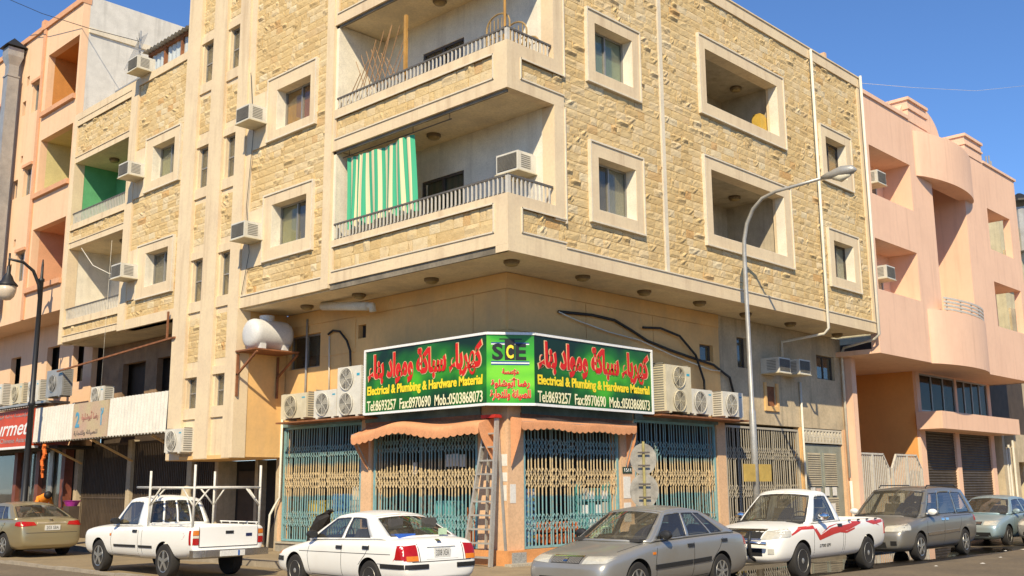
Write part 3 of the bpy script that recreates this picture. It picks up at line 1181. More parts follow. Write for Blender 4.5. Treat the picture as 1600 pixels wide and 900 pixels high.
def folding_gate(side, u0, u1, z0, z1, m, n, bands, frame=True, label=None):
    w = MB()
    d = S + .06
    w.fbox(side, u0, u1, d - .03, d + .03, z0, z0 + .05)
    w.fbox(side, u0, u1, d - .03, d + .03, z1 - .06, z1)
    if True:
        w.fbox(side, u0, u0 + .06, d - .035, d + .035, z0 + .05, z1 - .06)
        w.fbox(side, u1 - .06, u1, d - .035, d + .035, z0 + .05, z1 - .06)
    gt = part('folding_gate', w, MG_TEALF if frame else m)
    if label:
        gt['label'] = label
    st = (u1 - u0 - .12) / n
    hh = z1 - z0 - .11
    bw = 0.012
    me = (MB().box(-bw, bw, -.009, .009, 0, hh) if side == 'R' else MB().box(-.009, .009, -bw, bw, 0, hh)).mesh('bar', m)
    for i in range(n + 1):
        o = link('bar', me, gt, False)
        u = u0 + .06 + i * st + (rnd.gauss(0, .016) if 0 < i < n else 0)
        o.location = Vector((u, d, z0 + .05) if side == 'R' else (d, u, z0 + .05)) - Vector((0, 0, 0))
    la = MB()
    for lo, hi in bands:
        k = 0
        while k < n:
            a, b = u0 + .06 + k * st, u0 + .06 + (k + 1) * st
            hm = (lo + hi) / 2
            for (za, zb_) in ((lo, hm), (hm, lo), (hm, hi), (hi, hm)):
                P0 = (a, d - .02, za) if side == 'R' else (d - .02, a, za)
                P1 = (b, d - .02, zb_) if side == 'R' else (d - .02, b, zb_)
                la.beam(P0, P1, 0.008, 0.013)
            k += 1
        la.build('lattice', m, gt)
        la = MB()
    return gt


B3 = ((0.75, 1.12), (1.85, 2.22), (2.85, 3.2))
folding_gate('L', 6.62, 10.03, 0.42, 3.42, MG_TEAL, 31, ((0.8, 1.2), (1.8, 2.2), (2.6, 2.9)))
folding_gate('L', 2.47, 6.13, 0.47, 3.12, MG_TEAL, 31, ((0.85, 1.2), (1.78, 2.2), (2.6, 2.95)))
folding_gate('R', 2.02, 5.38, 0.47, 3.12, MG_TEAL, 27, ((0.85, 1.2), (1.78, 2.2), (2.5, 2.85)))
folding_gate('R', 6.02, 9.66, 0.47, 3.42, MG_TEAL, 29, ((0.75, 1.1), (1.78, 2.2), (2.55, 2.9)))
folding_gate('R', 10.17, 14.28, 0.18, 3.44, MG_GREY, 34, ((0.6, 0.95), (1.45, 1.8), (2.5, 2.85)), frame=False)

# grey louvred door with a pierced block strip above
M_DOORG = mat('grey green door paint', (0.30, 0.31, 0.25), 0.7, var=0.12, vscale=3, dirt=0.3)
w = MB()
w.fbox('R', 14.55, 17.1, S + .08, S + .14, 0.15, 3.02)
w.fbox('R', 14.3, 14.55, S, S + .2, 0.15, 3.52, 1)
dg = part('door', w, [M_DOORG, M_BEIGE])
for u in (14.8, 15.85):
    for zz in (0.35, 1.72):
        f = MB()
        f.fbox('R', u - .04, u, S + .05, S + .08, zz, zz + 1.05)
        f.fbox('R', u + .82, u + .86, S + .05, S + .08, zz, zz + 1.05)
        for k in range(15):
            z = zz + .03 + k * .068
            f.add([(u, S + .05, z), (u + .82, S + .05, z), (u + .82, S + .078, z + .06), (u, S + .078, z + .06)], [(0, 1, 2, 3)], 1)
        f.build('louvre', [M_DOORG, mat('tan louvre slats', (0.42, 0.36, 0.25), 0.7, var=0.1)], dg)
w = MB()
M_BLOCK = mat('cream pierced block', (0.62, 0.56, 0.44), 0.85, var=0.1)
for i in range(12):
    u = 14.57 + i * .21
    for (a, b, c, d) in ((0, .205, 3.06, 3.1), (0, .205, 3.44, 3.5), (0, .03, 3.1, 3.44), (.175, .205, 3.1, 3.44), (.06, .145, 3.24, 3.30)):
        w.fbox('R', u + a, u + b, S + .02, S + .12, c, d)
    w.beam((u + .03, S + .07, 3.1), (u + .175, S + .07, 3.44), .09, .025)
    w.beam((u + .175, S + .071, 3.1), (u + .03, S + .071, 3.44), .09, .025)
w.fbox('R', 14.55, 17.1, S + .18, S + .22, 3.02, 3.5, 1)
part('pierced_blocks', w, [M_BLOCK, M_DARK])

# stair entrance under the tower, shop front further left
w = MB()
w.box(S + .6, S + .7, 10.2, 13.5, 0.1, 2.6)
w.box(S - .02, S + .6, 10.16, 10.3, 0.14, 2.6, 1)
w.box(S + .3, S + .6, 11.7, 11.85, 0.14, 2.6, 1)
w.box(S - .02, S + .6, 13.3, 13.5, 0.14, 2.6, 1)
w.box(S + .55, S + .6, 12.1, 13.1, 0.14, 2.3, 2)
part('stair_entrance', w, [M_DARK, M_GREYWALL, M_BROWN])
w = MB()
w.box(S + .4, S + .5, 13.5, 22.0, 0.1, 6.6)
part('shop_back_wall', w, M_BROWN)
w = MB()                                               # recessed storey above the tin fascia, its shade put into the plaster colour
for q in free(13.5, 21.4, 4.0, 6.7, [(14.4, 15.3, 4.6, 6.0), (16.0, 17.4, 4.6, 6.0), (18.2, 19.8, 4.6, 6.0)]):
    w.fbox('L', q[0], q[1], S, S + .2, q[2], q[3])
part('ground_floor_wall', w, mat('shade toned brown plaster', (0.36, 0.225, 0.125), 0.9, var=0.15, streak=0.6, dirt=0.4, dirt_col=(0.16, 0.10, 0.06)))
w = MB()
for i in range(78):
    u = 13.6 + i * .113
    w.box(S - .04, S - .01, u, u + .03, 0.16, 3.3)
w.box(S - .05, S, 13.55, 22.4, 3.26, 3.34)
w.box(S - .05, S, 13.55, 22.4, 1.5, 1.54)
part('bar_gate', w, mat('dark brown gate bars', (0.105, 0.075, 0.05), 0.6, var=0.15))
w = MB()
for u in (14.6, 18.5, 22.45):
    w.box(S - .15, S + .1, u, u + .28, 0.15, 3.4)
pieces('pillar', w, M_GREYWALL)


# --- generate the stones: the largest in the picture one by one, the others as one mesh
def stone_arrays(nx, nz, w, h, r):
    """front grid with chipped, split-faced relief; depth negative = proud"""
    us = np.linspace(0, 1, nx)
    zs = np.linspace(0, 1, nz)
    P = np.zeros((nz, nx, 3))
    amp = r.choice([0.005, 0.007, 0.010, 0.013, 0.03, 0.048])
    ridge = r.uniform(0.25, 0.8)
    tilt = r.uniform(-0.35, 0.35)
    slope = r.uniform(-0.4, 0.4)
    for j in range(nz):
        for i in range(nx):
            edge = i in (0, nx - 1) or j in (0, nz - 1)
            ju = 0 if i in (0, nx - 1) else r.uniform(-.10, .10)
            jz = 0 if j in (0, nz - 1) else r.uniform(-.12, .12)
            rl = ridge + tilt * (us[i] - .5) + r.uniform(-.16, .16)
            dp = 0.012 + amp * ((1.0 if zs[j] > rl else 0.1) + slope * (us[i] - .5)) + r.uniform(-.004, .004)
            if edge:
                dp *= r.uniform(0.35, 0.8)
            P[j, i] = (us[i] + ju / (nx - 1), -dp, zs[j] + jz / (nz - 1))
    return P


def stone_faces(nx, nz):
    f = [(j * nx + i, j * nx + i + 1, (j + 1) * nx + i + 1, (j + 1) * nx + i) for j in range(nz - 1) for i in range(nx - 1)]
    ring = [i for i in range(nx)] + [(j + 1) * nx - 1 for j in range(1, nz)] + [(nz - 1) * nx + i for i in range(nx - 2, -1, -1)] + [j * nx for j in range(nz - 2, 0, -1)]
    k = nx * nz
    for a in range(len(ring)):
        b = (a + 1) % len(ring)
        f.append((ring[b], ring[a], k + a, k + b))
    return f, ring


def build_stones():
    cp = mw.translation
    inv = mw.inverted()
    ranked = []
    for idx, (side, a, b, c, d) in enumerate(STONES):
        uc, zc = (a + b) / 2, (c + d) / 2
        P = Vector((uc, 0, zc)) if side == 'R' else Vector((0, uc, zc))
        v = P - cp
        q = inv @ P
        x, y = F_PX * q.x / -q.z, F_PX * q.y / -q.z
        n = Vector((0, -1, 0)) if side == 'R' else Vector((-1, 0, 0))
        area = (b - a) * (d - c) * abs(v.normalized().dot(n)) / v.length_squared
        if abs(x) > 790 or abs(y) > 445:
            area = 0
        ranked.append((area, idx))
    ranked.sort(reverse=True)
    single = {i for _, i in ranked[:300]}
    r = random.Random(99)
    nx, nz = 5, 4
    F, ring = stone_faces(nx, nz)
    variants = []
    for k in range(24):
        P = stone_arrays(nx, nz, 1, 1, r).reshape(-1, 3)
        back = P[ring].copy()
        back[:, 1] = 0.05
        V = np.vstack([P, back])
        variants.append(V)
    meshes = []
    for V in variants:
        me = bpy.data.meshes.new('stone')
        me.from_pydata(V.tolist(), [], F)
        me.materials.append(STONE_O)
        me.update()
        fix_normals(me)
        meshes.append(me)
    allv, allf, tones = [], [], []
    FA = [list(f) for f in F]
    off = 0
    for idx, (side, a, b, c, d) in enumerate(STONES):
        if idx in single:
            o = link('stone', r.choice(meshes), BLD, False)
            if side == 'R':
                o.location = Vector((a, 0, c)) - BLD.location
                o.scale = (b - a, 1, d - c)
            else:
                o.location = Vector((0, b, c)) - BLD.location
                o.rotation_euler = (0, 0, -math.pi / 2)
                o.scale = (b - a, 1, d - c)
            continue
        V = r.choice(variants).copy()
        if r.random() < 0.5:
            V[:, 0] = 1 - V[:, 0]
        W = np.empty_like(V)
        if side == 'R':
            W[:, 0] = a + V[:, 0] * (b - a)
            W[:, 1] = V[:, 1]
        else:
            W[:, 1] = a + V[:, 0] * (b - a)
            W[:, 0] = V[:, 1]
        W[:, 2] = c + V[:, 2] * (d - c)
        allv.append(W)
        allf += [[i + off for i in f] for f in FA]
        tones += [r.random()] * len(V)
        off += len(V)
    me = bpy.data.meshes.new('stone_cladding')
    me.from_pydata(np.vstack(allv).tolist(), [], allf)
    me.materials.append(STONE_A)
    at = me.attributes.new('tone', 'FLOAT', 'POINT')
    at.data.foreach_set('value', tones)
    me.update()
    fix_normals(me)
    o = link('stone_cladding', me, BLD)
    o['kind'] = 'stuff'


build_stones()

# ================================================================== peach building on the left
PB = thing('peach_building', 'tall peach apartment building with recessed orange and yellow balconies', 'building', (2, 28, 0))
NI = [(21.72, 24.45, 15.85, 18.2, M_ORANGEDEEP), (21.72, 24.55, 12.65, 14.8, M_YELLOW), (21.72, 24.6, 9.05, 11.32, M_PEACHTRIM)]
PW = [(25.05, 25.75, 16.2, 17.4), (26.35, 26.7, 16.3, 16.9), (26.2, 26.45, 17.5, 17.9), (25.2, 25.95, 12.85, 14.0), (26.5, 27.0, 12.95, 13.7), (26.2, 26.4, 14.3, 14.6),
      (25.2, 25.95, 9.5, 10.65), (26.4, 26.9, 9.6, 10.3), (26.2, 26.4, 10.95, 11.25), (28.5, 29.5, 9.5, 10.7), (28.5, 29.5, 12.8, 14.0), (28.5, 29.5, 16.1, 17.3)]
w = MB()
for q in free(21.57, 36, 7.95, 19.4, [n[:4] for n in NI] + PW):
    w.fbox('L', q[0], q[1], -0.04, 0.22, q[2], q[3])
w.box(0.22, 9, 21.7, 36, 7.95, 8.1)
w.box(0.22, 9, 21.7, 36, 19.1, 19.25)
part('wall', w, M_PEACH, PB)
w = MB()
w.box(0.221, 9, 21.57, 21.71, 7.0, 19.75)
part('side_wall', w, mat('stained white parapet', (0.68, 0.65, 0.59), 0.9, var=0.08, streak=0.55, streak_col=(0.30, 0.28, 0.25), dirt=0.3, dirt_col=(0.42, 0.40, 0.35)), PB)
w = MB()
w.box(0.221, 9.05, 21.5, 21.569, 18.3, 18.5)
part('ledge', w, M_LIP, PB)
w = MB()
w.fbox('L', 21.55, 24.9, -0.12, 0.25, 19.4, 19.62)
w.fbox('L', 24.9, 25.15, -0.14, 0.25, 19.4, 19.8)
w.fbox('L', 25.15, 36, -0.12, 0.25, 19.4, 19.6)
pieces('cornice', w, M_PEACHTRIM, PB)
w = MB()
w.fbox('L', 24.75, 24.98, -0.1, -0.04, 7.95, 19.4)
part('pilaster', w, M_PEACHTRIM, PB)
for (a, b, c, d, m) in NI:
    n = MB()
    n.box(1.7, 1.78, a - .05, b + .05, c - .9, d + .02)
    n.box(0.22, 1.7, b, b + .08, c - .9, d + .02)
    n.box(0.22, 1.7, a - .08, a, c - .9, d + .02)
    n.box(0.22, 1.7, a, b, d, d + .08)
    n.box(0.22, 1.7, a, b, c - .95, c - .85)
    nb = part('balcony', n, m, PB)
    n = MB()
    n.fbox('L', a - .05, b + .15, -0.16, 0.26, c - .14, c + .04)
    n.build('ledge', M_PEACHTRIM, nb)
    n = MB()
    n.fbox('L', a + .3, a + 1.1, 1.66, 1.7, c - .8, c + 1.2)
    n.build('door', M_DKFRAME, nb)
for (a, b, c, d) in PW:
    n = MB()
    n.fbox('L', a, a + .05, 0.1, 0.16, c, d)
    n.fbox('L', b - .05, b, 0.1, 0.16, c, d)
    n.fbox('L', a + .05, b - .05, 0.1, 0.16, c, c + .05)
    n.fbox('L', a + .05, b - .05, 0.1, 0.16, d - .05, d)
    if b - a > .6:
        n.fbox('L', a - .08, b + .08, -0.12, 0.0, d + .01, d + .12, 1)
    wi = part('window', n, [M_ALU, M_PEACHTRIM], PB)
    n = MB()
    n.fbox('L', a, b, 0.13, 0.136, c, d)
    n.build('pane', M_GLASS, wi)
    n = MB()
    n.fbox('L', a - .05, b + .05, 0.3, 0.31, c - .05, d + .05)
    n.build('curtain', M_DARK, wi)  # dark sheet stands in for the unlit room behind the pane
w = MB()
for q in free(21.6, 36, 3.3, 7.96, [(22.3, 23.2, 5.6, 7.2), (24.4, 25.5, 5.3, 7.1), (26.5, 26.9, 6.4, 6.9), (28, 29, 5.3, 7)]):
    w.fbox('L', q[0], q[1], 1.2, 1.4, q[2], q[3])
part('lower_wall', w, M_PEACH, PB)
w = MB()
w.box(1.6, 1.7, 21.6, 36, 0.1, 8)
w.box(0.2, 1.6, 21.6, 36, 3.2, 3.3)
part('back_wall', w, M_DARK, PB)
for u in (22.75, 24.95, 27.0):
    w = MB()
    w.box(1.0, 1.3, u, u + .3, 0.12, 3.3)
    part('shop_post', w, mat('red brown tile', (0.22, 0.07, 0.04), 0.5, var=0.2), PB)
for u, v in ((23.05, 24.95), (25.25, 27.0), (27.3, 30)):
    w = MB()
    w.box(1.15, 1.156, u, v, 0.15, 3.2)
    part('shop_window', w, M_GLASS, PB)
w = MB()
w.box(1.05, 1.1, 23.9, 24.2, 0.15, 3.2)
w.box(1.05, 1.1, 25.9, 26.0, 0.15, 3.2)
part('shop_frame', w, M_ALU, PB)

# ================================================================== pink building on the right
KB = thing('pink_building', 'salmon pink building with curved bay and arched parapet beside the stone corner', 'building', (24, 4, 0))
KN = [(17.25, 20.5, 11.22, 12.9), (17.2, 20.5, 8.0, 9.7), (22.35, 25.55, 5.9, 14.6), (27.9, 30.5, 11.05, 12.75), (27.9, 31.0, 7.9, 9.72)]
w = MB()
for q in free(16.98, 31.5, 5.9, 14.62, KN):
    w.fbox('R', q[0], q[1], -0.03, 0.25, q[2], q[3])
w.box(17.0, 31.4, 0.25, 9, 5.9, 6.05)
w.box(17.0, 31.4, 0.25, 9, 14.2, 14.35)
w.box(31.25, 31.48, 0.25, 9, 5.9, 7.9)
part('wall', w, M_PINK, KB)
w = MB()
w.box(16.97, 20.6, -0.09, 0.3, 14.62, 14.76)
w.box(23.9, 25.9, -0.09, 0.3, 14.62, 14.76)
w.box(27.8, 31.6, -0.09, 0.3, 14.62, 14.72)
pieces('cornice', w, M_PINK, KB)
for x0, x1, zt in ((20.6, 22.35, 15.46), (25.9, 27.8, 15.4)):
    w = MB()
    w.box(x0 + .06, x1 - .06, -0.06, 0.62, 14.6, zt - .08)
    w.box(x0, x1, -0.13, 0.7, zt - .08, zt + .03)
    w.box(x0 + .02, x1 - .02, -0.11, 0.68, zt - .42, zt - .34)
    part('parapet_block', w, M_PINK, KB)
w = MB()
arc = [(20.3, 14.55)] + [(22.1 - 1.82 * math.cos(math.pi * k / 24), 14.6 + 1.06 * math.sin(math.pi * k / 24)) for k in range(25)] + [(23.92, 14.55)]
w.prism(arc, lambda a, b, d: (a, d, b), 0.12, 0.4)
part('parapet_arch', w, M_PINK, KB)


def bay_y(x):
    t = (x - 21.0) / (26.3 - 21.0)
    return -0.06 - 0.5 * (max(0.0, 1 - (2 * t - 1) ** 2)) ** 0.8


for z0, z1 in ((5.88, 7.78), (12.62, 14.3)):
    w = MB()
    xs = [21.0 + 5.3 * k / 36 for k in range(37)]
    outer = [(x, bay_y(x)) for x in xs]
    w.prism(outer + [(26.3, 0.2), (21.0, 0.2)], lambda a, b, d: (a, b, d), z0, z1)
    part('curved_bay', w, M_PINK, KB)
rl = None
w = MB()
for k in range(5):
    w.box(22.0 + k * .95, 22.05 + k * .95, bay_y(22.0 + k * .95) + .06, bay_y(22 + k * .95) + .1, 7.78, 8.3)
rl = part('bay_railing', w, M_BALUSTER, KB)
for k in range(4):
    w = MB()
    pts = [(x, bay_y(x) + .05, 7.86 + k * .13) for x in np.linspace(21.8, 26.0, 22)]
    for a, b in zip(pts, pts[1:]):
        w.beam(a, b, .04, .075)
    w.build('rail', M_BALUSTER, rl)
w = MB()
w.box(22.3, 25.6, 1.6, 1.7, 6.05, 14.2)
w.box(22.25, 22.35, 0.25, 1.6, 6.05, 14.2)
w.box(25.55, 25.65, 0.25, 1.6, 6.05, 14.2)
w.box(22.35, 25.55, 0.2, 1.6, 7.0, 7.15)
w.box(22.35, 25.55, -0.02, 0.24, 14.3, 14.62)
part('recess_wall', w, M_PINK, KB)
for zz in (10.5, 7.9):
    w = MB()
    w.fbox('R', 22.9, 23.7, 1.55, 1.6, zz, zz + 1.6)
    w.fbox('R', 22.86, 23.74, 1.5, 1.6, zz - .1, zz - .02, 1)
    part('window', w, [M_DKFRAME, M_BALUSTER], KB)
for i, (a, b, c, d) in enumerate((KN[0], KN[1], KN[3], KN[4])):
    n = MB()
    n.box(a - .08, b + .08, 1.0, 1.08, c - .05, d + .08)
    n.box(a - .08, a, 0.25, 1.0, c, d + .05)
    if i < 2:
        n.box(b, b + .08, 0.25, 1.0, c, d + .05)
    n.box(a, b, 0.25, 1.0, d, d + .08)
    n.box(a, b, 0.25, 1.0, c - .08, c)
    part('niche', n, M_PINK, KB)
    u0 = a + 1.25 if i < 2 else a + .5
    n = MB()
    t = .05
    wd, hh = (1.35, 1.05) if i < 2 else (.5, 1.2)
    for q in ((u0, u0 + t, c, c + hh), (u0 + wd - t, u0 + wd, c, c + hh), (u0 + wd / 2 - t / 2, u0 + wd / 2 + t / 2, c, c + hh), (u0 + t, u0 + wd - t, c + hh - t, c + hh)):
        n.box(q[0], q[1], 0.94, 1.0, q[2], q[3])
    n.box(u0 - .05, u0 + wd + .05, 0.86, 1.0, c, c + .07)
    wi = part('window', n, M_BALUSTER, KB)
    n = MB()
    n.box(u0, u0 + wd, 0.965, 0.971, c, c + hh)
    n.build('pane', M_GLASS, wi)
    n = MB()
    n.box(u0, u0 + wd, 0.985, 0.995, c, c + hh)
    n.build('curtain', M_CURT_G, wi)
# ground floor: drive-in recess, shop front with canopy and roller shutters
w = MB()
w.box(17.45, 17.6, S + .5, 6, 0.1, 5.9)
w.box(17.6, 23.3, 5.9, 6.0, 0.1, 5.9)
w.box(23.2, 23.32, 1.62, 5.9, 0.1, 5.9)
part('recess_wall', w, M_PINKDEEP, KB)
w = MB()
w.box(17.42, 17.72, 1.2, S + .49, 0.12, 5.9)
part('pillar', w, M_PINK, KB)
w = MB()
for q in free(23.25, 30.7, 0.1, 5.95, [(23.55, 26.9, 4.45, 5.85), (27.1, 30.4, 4.45, 5.85), (23.7, 26.55, 0.1, 3.72), (26.95, 30.3, 0.1, 3.72)]):
    w.fbox('R', q[0], q[1], 1.5, 1.62, q[2], q[3])
w.box(30.55, 30.7, 1.62, 6, 0.1, 5.9)
part('shop_wall', w, M_PINK, KB)
w = MB()
w.box(23.0, 31.0, 0.55, 1.499, 3.75, 4.38)
part('canopy', w, M_PINK, KB)
for a, b, npn in ((23.55, 26.9, 3), (27.1, 30.4, 4)):
    n = MB()
    st = (b - a) / npn
    n.fbox('R', a, b, 1.53, 1.6, 5.79, 5.85)
    n.fbox('R', a, b, 1.53, 1.6, 4.45, 4.5)
    for k in range(npn + 1):
        x = min(max(a + k * st - .03, a), b - .06)
        n.fbox('R', x, x + .06, 1.525, 1.6, 4.5, 5.79)
    wi = part('window', n, M_ALU, KB)
    for k in range(npn):
        p = MB()
        p.fbox('R', a + k * st + .01, a + (k + 1) * st - .01, 1.56, 1.566, 4.46, 5.84)
        p.build('pane', glass('smoked shop glass', (0.5, 0.48, 0.42), 0.02, 0.03, 0.93, 0.22), wi)
    p = MB()
    p.fbox('R', a, b, 1.9, 1.92, 4.4, 5.9)
    p.build('curtain', M_BROWN, wi)
M_SHUT = mat('dark brown roller shutter', (0.10, 0.082, 0.06), 0.55, metal=0.3, var=0.2, vscale=3)
for a, b in ((23.7, 26.55), (26.95, 30.3)):
    n = MB()
    k = 0
    z = 0.15
    while z < 3.7:
        n.add([(a, 1.6, z), (b, 1.6, z), (b, 1.57, z + .05), (a, 1.57, z + .05), (a, 1.6, z + .1), (b, 1.6, z + .1)], [(0, 1, 2, 3), (3, 2, 5, 4)])
        z += .1
    part('roller_shutter', n, M_SHUT, KB)
WG = thing('white_gate', 'white two leaf bar gate with cut corners in front of the orange recess', 'gate', (20.5, 1.5, 0.15))
for a, b in ((17.85, 20.35), (20.6, 23.1)):
    for x in (a + .03, (a + b) / 2, b - .03):
        n = MB()
        hh = 2.78 if abs(x - (a + b) / 2) < .1 else 2.35
        n.box(x - .045, x + .045, 1.46, 1.54, 0.2, hh)
        n.build('post', M_BALUSTER, WG)
    n = MB()
    n.beam((a, 1.5, 2.3), (a + .42, 1.5, 2.8), .07, .06)
    n.beam((a + .4, 1.5, 2.8), (b - .4, 1.5, 2.8), .07, .06)
    n.beam((b - .42, 1.5, 2.8), (b, 1.5, 2.3), .07, .06)
    n.box(a, b, 1.47, 1.53, 0.25, 0.32)
    n.build('frame', M_BALUSTER, WG)
    for k in range(17):
        x = a + .14 + k * (b - a - .28) / 16
        if abs(x - (a + b) / 2) < .07:
            continue
        e = min(x - a, b - x)
        n = MB()
        n.box(x - .022, x + .022, 1.485, 1.515, 0.32, 2.3 + min(.46, max(0, e * 1.15)))
        n.build('bar', M_BALUSTER, WG)

# buildings beyond the pink one
FB = thing('far_shop', 'low cream shop with pipes and rooftop units beyond the pink building', 'building', (34, 3, 0))
w = MB()
w.box(31.3, 31.6, 1.4, 9, 0.1, 4.0)
w.box(31.6, 33.4, 1.5, 9, 0.1, 3.3)
w.box(33.4, 48, 1.6, 9, 2.7, 3.9)
w.box(33.4, 48, 2.6, 2.8, 0.1, 2.7)
part('wall', w, mat('cream plaster', (0.58, 0.48, 0.32), 0.9, var=0.12, streak=0.4), FB)
w = MB()
w.box(33.5, 48, 2.5, 2.6, 0.15, 2.6)
part('shutter', w, mat('red brown shutter', (0.30, 0.07, 0.03), 0.6, var=0.2), FB)
for i, x in enumerate((31.75, 32.05, 32.6)):
    w = MB()
    w.tube([(x, 1.42, 0.15), (x, 1.42, 3.2 + .2 * i)], .05)
    part('pipe', w, M_WHITEPVC, FB)
w = MB()
w.box(30.75, 36, 1.9, 2.1, 3.9, 8.2)
w.box(30.75, 31.2, 2.1, 9, 3.9, 8.2)
part('dark_wall', w, M_BROWN, FB)
TB = thing('cream_tower', 'pale yellow block rising behind the right end of the pink building', 'building', (40, 5, 0))
w = MB()
w.box(36.0, 52, 2.2, 14, 0, 14.2)
part('wall', w, mat('pale yellow plaster', (0.66, 0.58, 0.38), 0.9, var=0.1, streak=0.3), TB)
for z in (5.2, 8.0, 10.8):
    w = MB()
    w.box(36.2, 37.6, 2.1, 2.2, z, z + 1.9)
    part('stone_panel', w, M_GREYWALL, TB)


# ================================================================== corner sign
SG = thing('corner_sign', 'wide green shop sign with red Arabic lettering wrapping the building corner', 'sign', (1.2, 1.2, 3.5))
A0, A1, A2, A3 = (0.95, 5.79), (0.95, 1.59), (1.78, 0.95), (6.05, 0.95)
ZB, ZT = 3.52, 5.10


def sign_mat(name, c0, c1, c2, cx):
    """printed panel: dark green with bright blotches"""
    m = bpy.data.materials.new(name)
    m.use_nodes = True
    N, L = m.node_tree.nodes, m.node_tree.links
    bs = N['Principled BSDF']
    bs.inputs['Roughness'].default_value = 0.35
    geo = N.new('ShaderNodeNewGeometry')
    mp = N.new('ShaderNodeMapping')
    mp.inputs['Scale'].default_value = (0.8, 0.8, 0.9)
    mp.inputs['Location'].default_value = cx
    L.new(geo.outputs['Position'], mp.inputs['Vector'])
    n = N.new('ShaderNodeTexNoise')
    n.inputs['Scale'].default_value = 1.0
    n.inputs['Detail'].default_value = 2
    n.inputs['Distortion'].default_value = 0.2
    L.new(mp.outputs[0], n.inputs['Vector'])
    sep = N.new('ShaderNodeSeparateXYZ')
    L.new(geo.outputs['Position'], sep.inputs[0])
    zz = N.new('ShaderNodeMapRange')
    zz.inputs['From Min'].default_value = ZB
    zz.inputs['From Max'].default_value = ZT
    zz.inputs['To Min'].default_value = -1
    zz.inputs['To Max'].default_value = 1
    L.new(sep.outputs['Z'], zz.inputs['Value'])
    ab = N.new('ShaderNodeMath')
    ab.operation = 'ABSOLUTE'
    L.new(zz.outputs[0], ab.inputs[0])
    sb = N.new('ShaderNodeMath')
    sb.operation = 'MULTIPLY_ADD'
    sb.inputs[1].default_value = -0.26
    L.new(ab.outputs[0], sb.inputs[0])
    L.new(n.outputs['Fac'], sb.inputs[2])
    cr = N.new('ShaderNodeValToRGB')
    e = cr.color_ramp.elements
    e[0].position, e[0].color = 0.22, (*c0, 1)
    e[1].position, e[1].color = 0.60, (*c2, 1)
    el = e.new(0.42)
    el.color = (*c1, 1)
    L.new(sb.outputs[0], cr.inputs[0])
    L.new(cr.outputs[0], bs.inputs['Base Color'])
    return m


MS1 = sign_mat('green sign print', (0.006, 0.025, 0.010), (0.012, 0.13, 0.012), (0.06, 0.40, 0.012), (0.3, 0.7, 0.2))
MS2 = sign_mat('bright green sign print', (0.015, 0.10, 0.015), (0.03, 0.32, 0.015), (0.16, 0.55, 0.02), (2.3, 0.2, 0.6))
M_SW = mat('white sign frame', (0.82, 0.82, 0.80), 0.4, var=0.03)
M_RED = mat('red sign letters', (0.62, 0.018, 0.01), 0.4, var=0)
M_CREAML = mat('cream letter outline', (0.72, 0.50, 0.28), 0.4, var=0)
M_YEL = mat('yellow sign letters', (0.90, 0.68, 0.03), 0.4, var=0)
M_CRL = mat('cream sign letters', (0.85, 0.80, 0.52), 0.4, var=0)
M_BLK = mat('black print', (0.015, 0.015, 0.015), 0.4, var=0)
M_NAVY = mat('navy print', (0.03, 0.06, 0.25), 0.4, var=0)


def sign_panel(p, q, m):
    """box from p to q in plan, 0.22 deep towards the wall"""
    u = Vector((q[0] - p[0], q[1] - p[1], 0)).normalized()
    n = Vector((-u.y, u.x, 0))                         # away from the viewer
    P, Q = Vector((*p, 0)), Vector((*q, 0))
    b = MB()
    v = []
    for z in (ZB, ZT):
        for pt in (P, Q, Q + n * .2, P + n * .2):
            v.append((pt.x, pt.y, z))
    b.add(v, [(0, 1, 5, 4), (1, 2, 6, 5), (2, 3, 7, 6), (3, 0, 4, 7), (0, 3, 2, 1), (4, 5, 6, 7)])
    o = b.build('panel', m, SG)
    return u, -n


uL, nL = sign_panel(A0, A1, MS1)
uM, nM = sign_panel(A1, A2, MS2)
uR, nR = sign_panel(A2, A3, MS1)
for p, q, u, n in ((A0, A1, uL, nL), (A1, A2, uM, nM), (A2, A3, uR, nR)):
    b = MB()
    P, Q = Vector((*p, 0)) + n * .012, Vector((*q, 0)) + n * .012
    for z in (ZB + .02, ZT - .02):
        b.beam((P.x, P.y, z), (Q.x, Q.y, z), .03, .055)
    b.build('frame_edge', M_SW, SG)
for p, n in ((A0, nL), (A3, nR)):
    b = MB()
    P = Vector((*p, 0)) + n * .01
    b.beam((P.x, P.y, ZB), (P.x, P.y, ZT), .05, .05)
    b.build('frame_edge', M_SW, SG)
b = MB()
b.box(1.0, S, 5.0, 5.06, 3.6, 3.66)
b.box(1.0, S, 2.5, 2.56, 3.6, 3.66)
b.box(2.5, 2.56, 1.0, S, 3.6, 3.66)
b.box(5.0, 5.06, 1.0, S, 3.6, 3.66)
b.build('bracket', M_STEEL, SG)

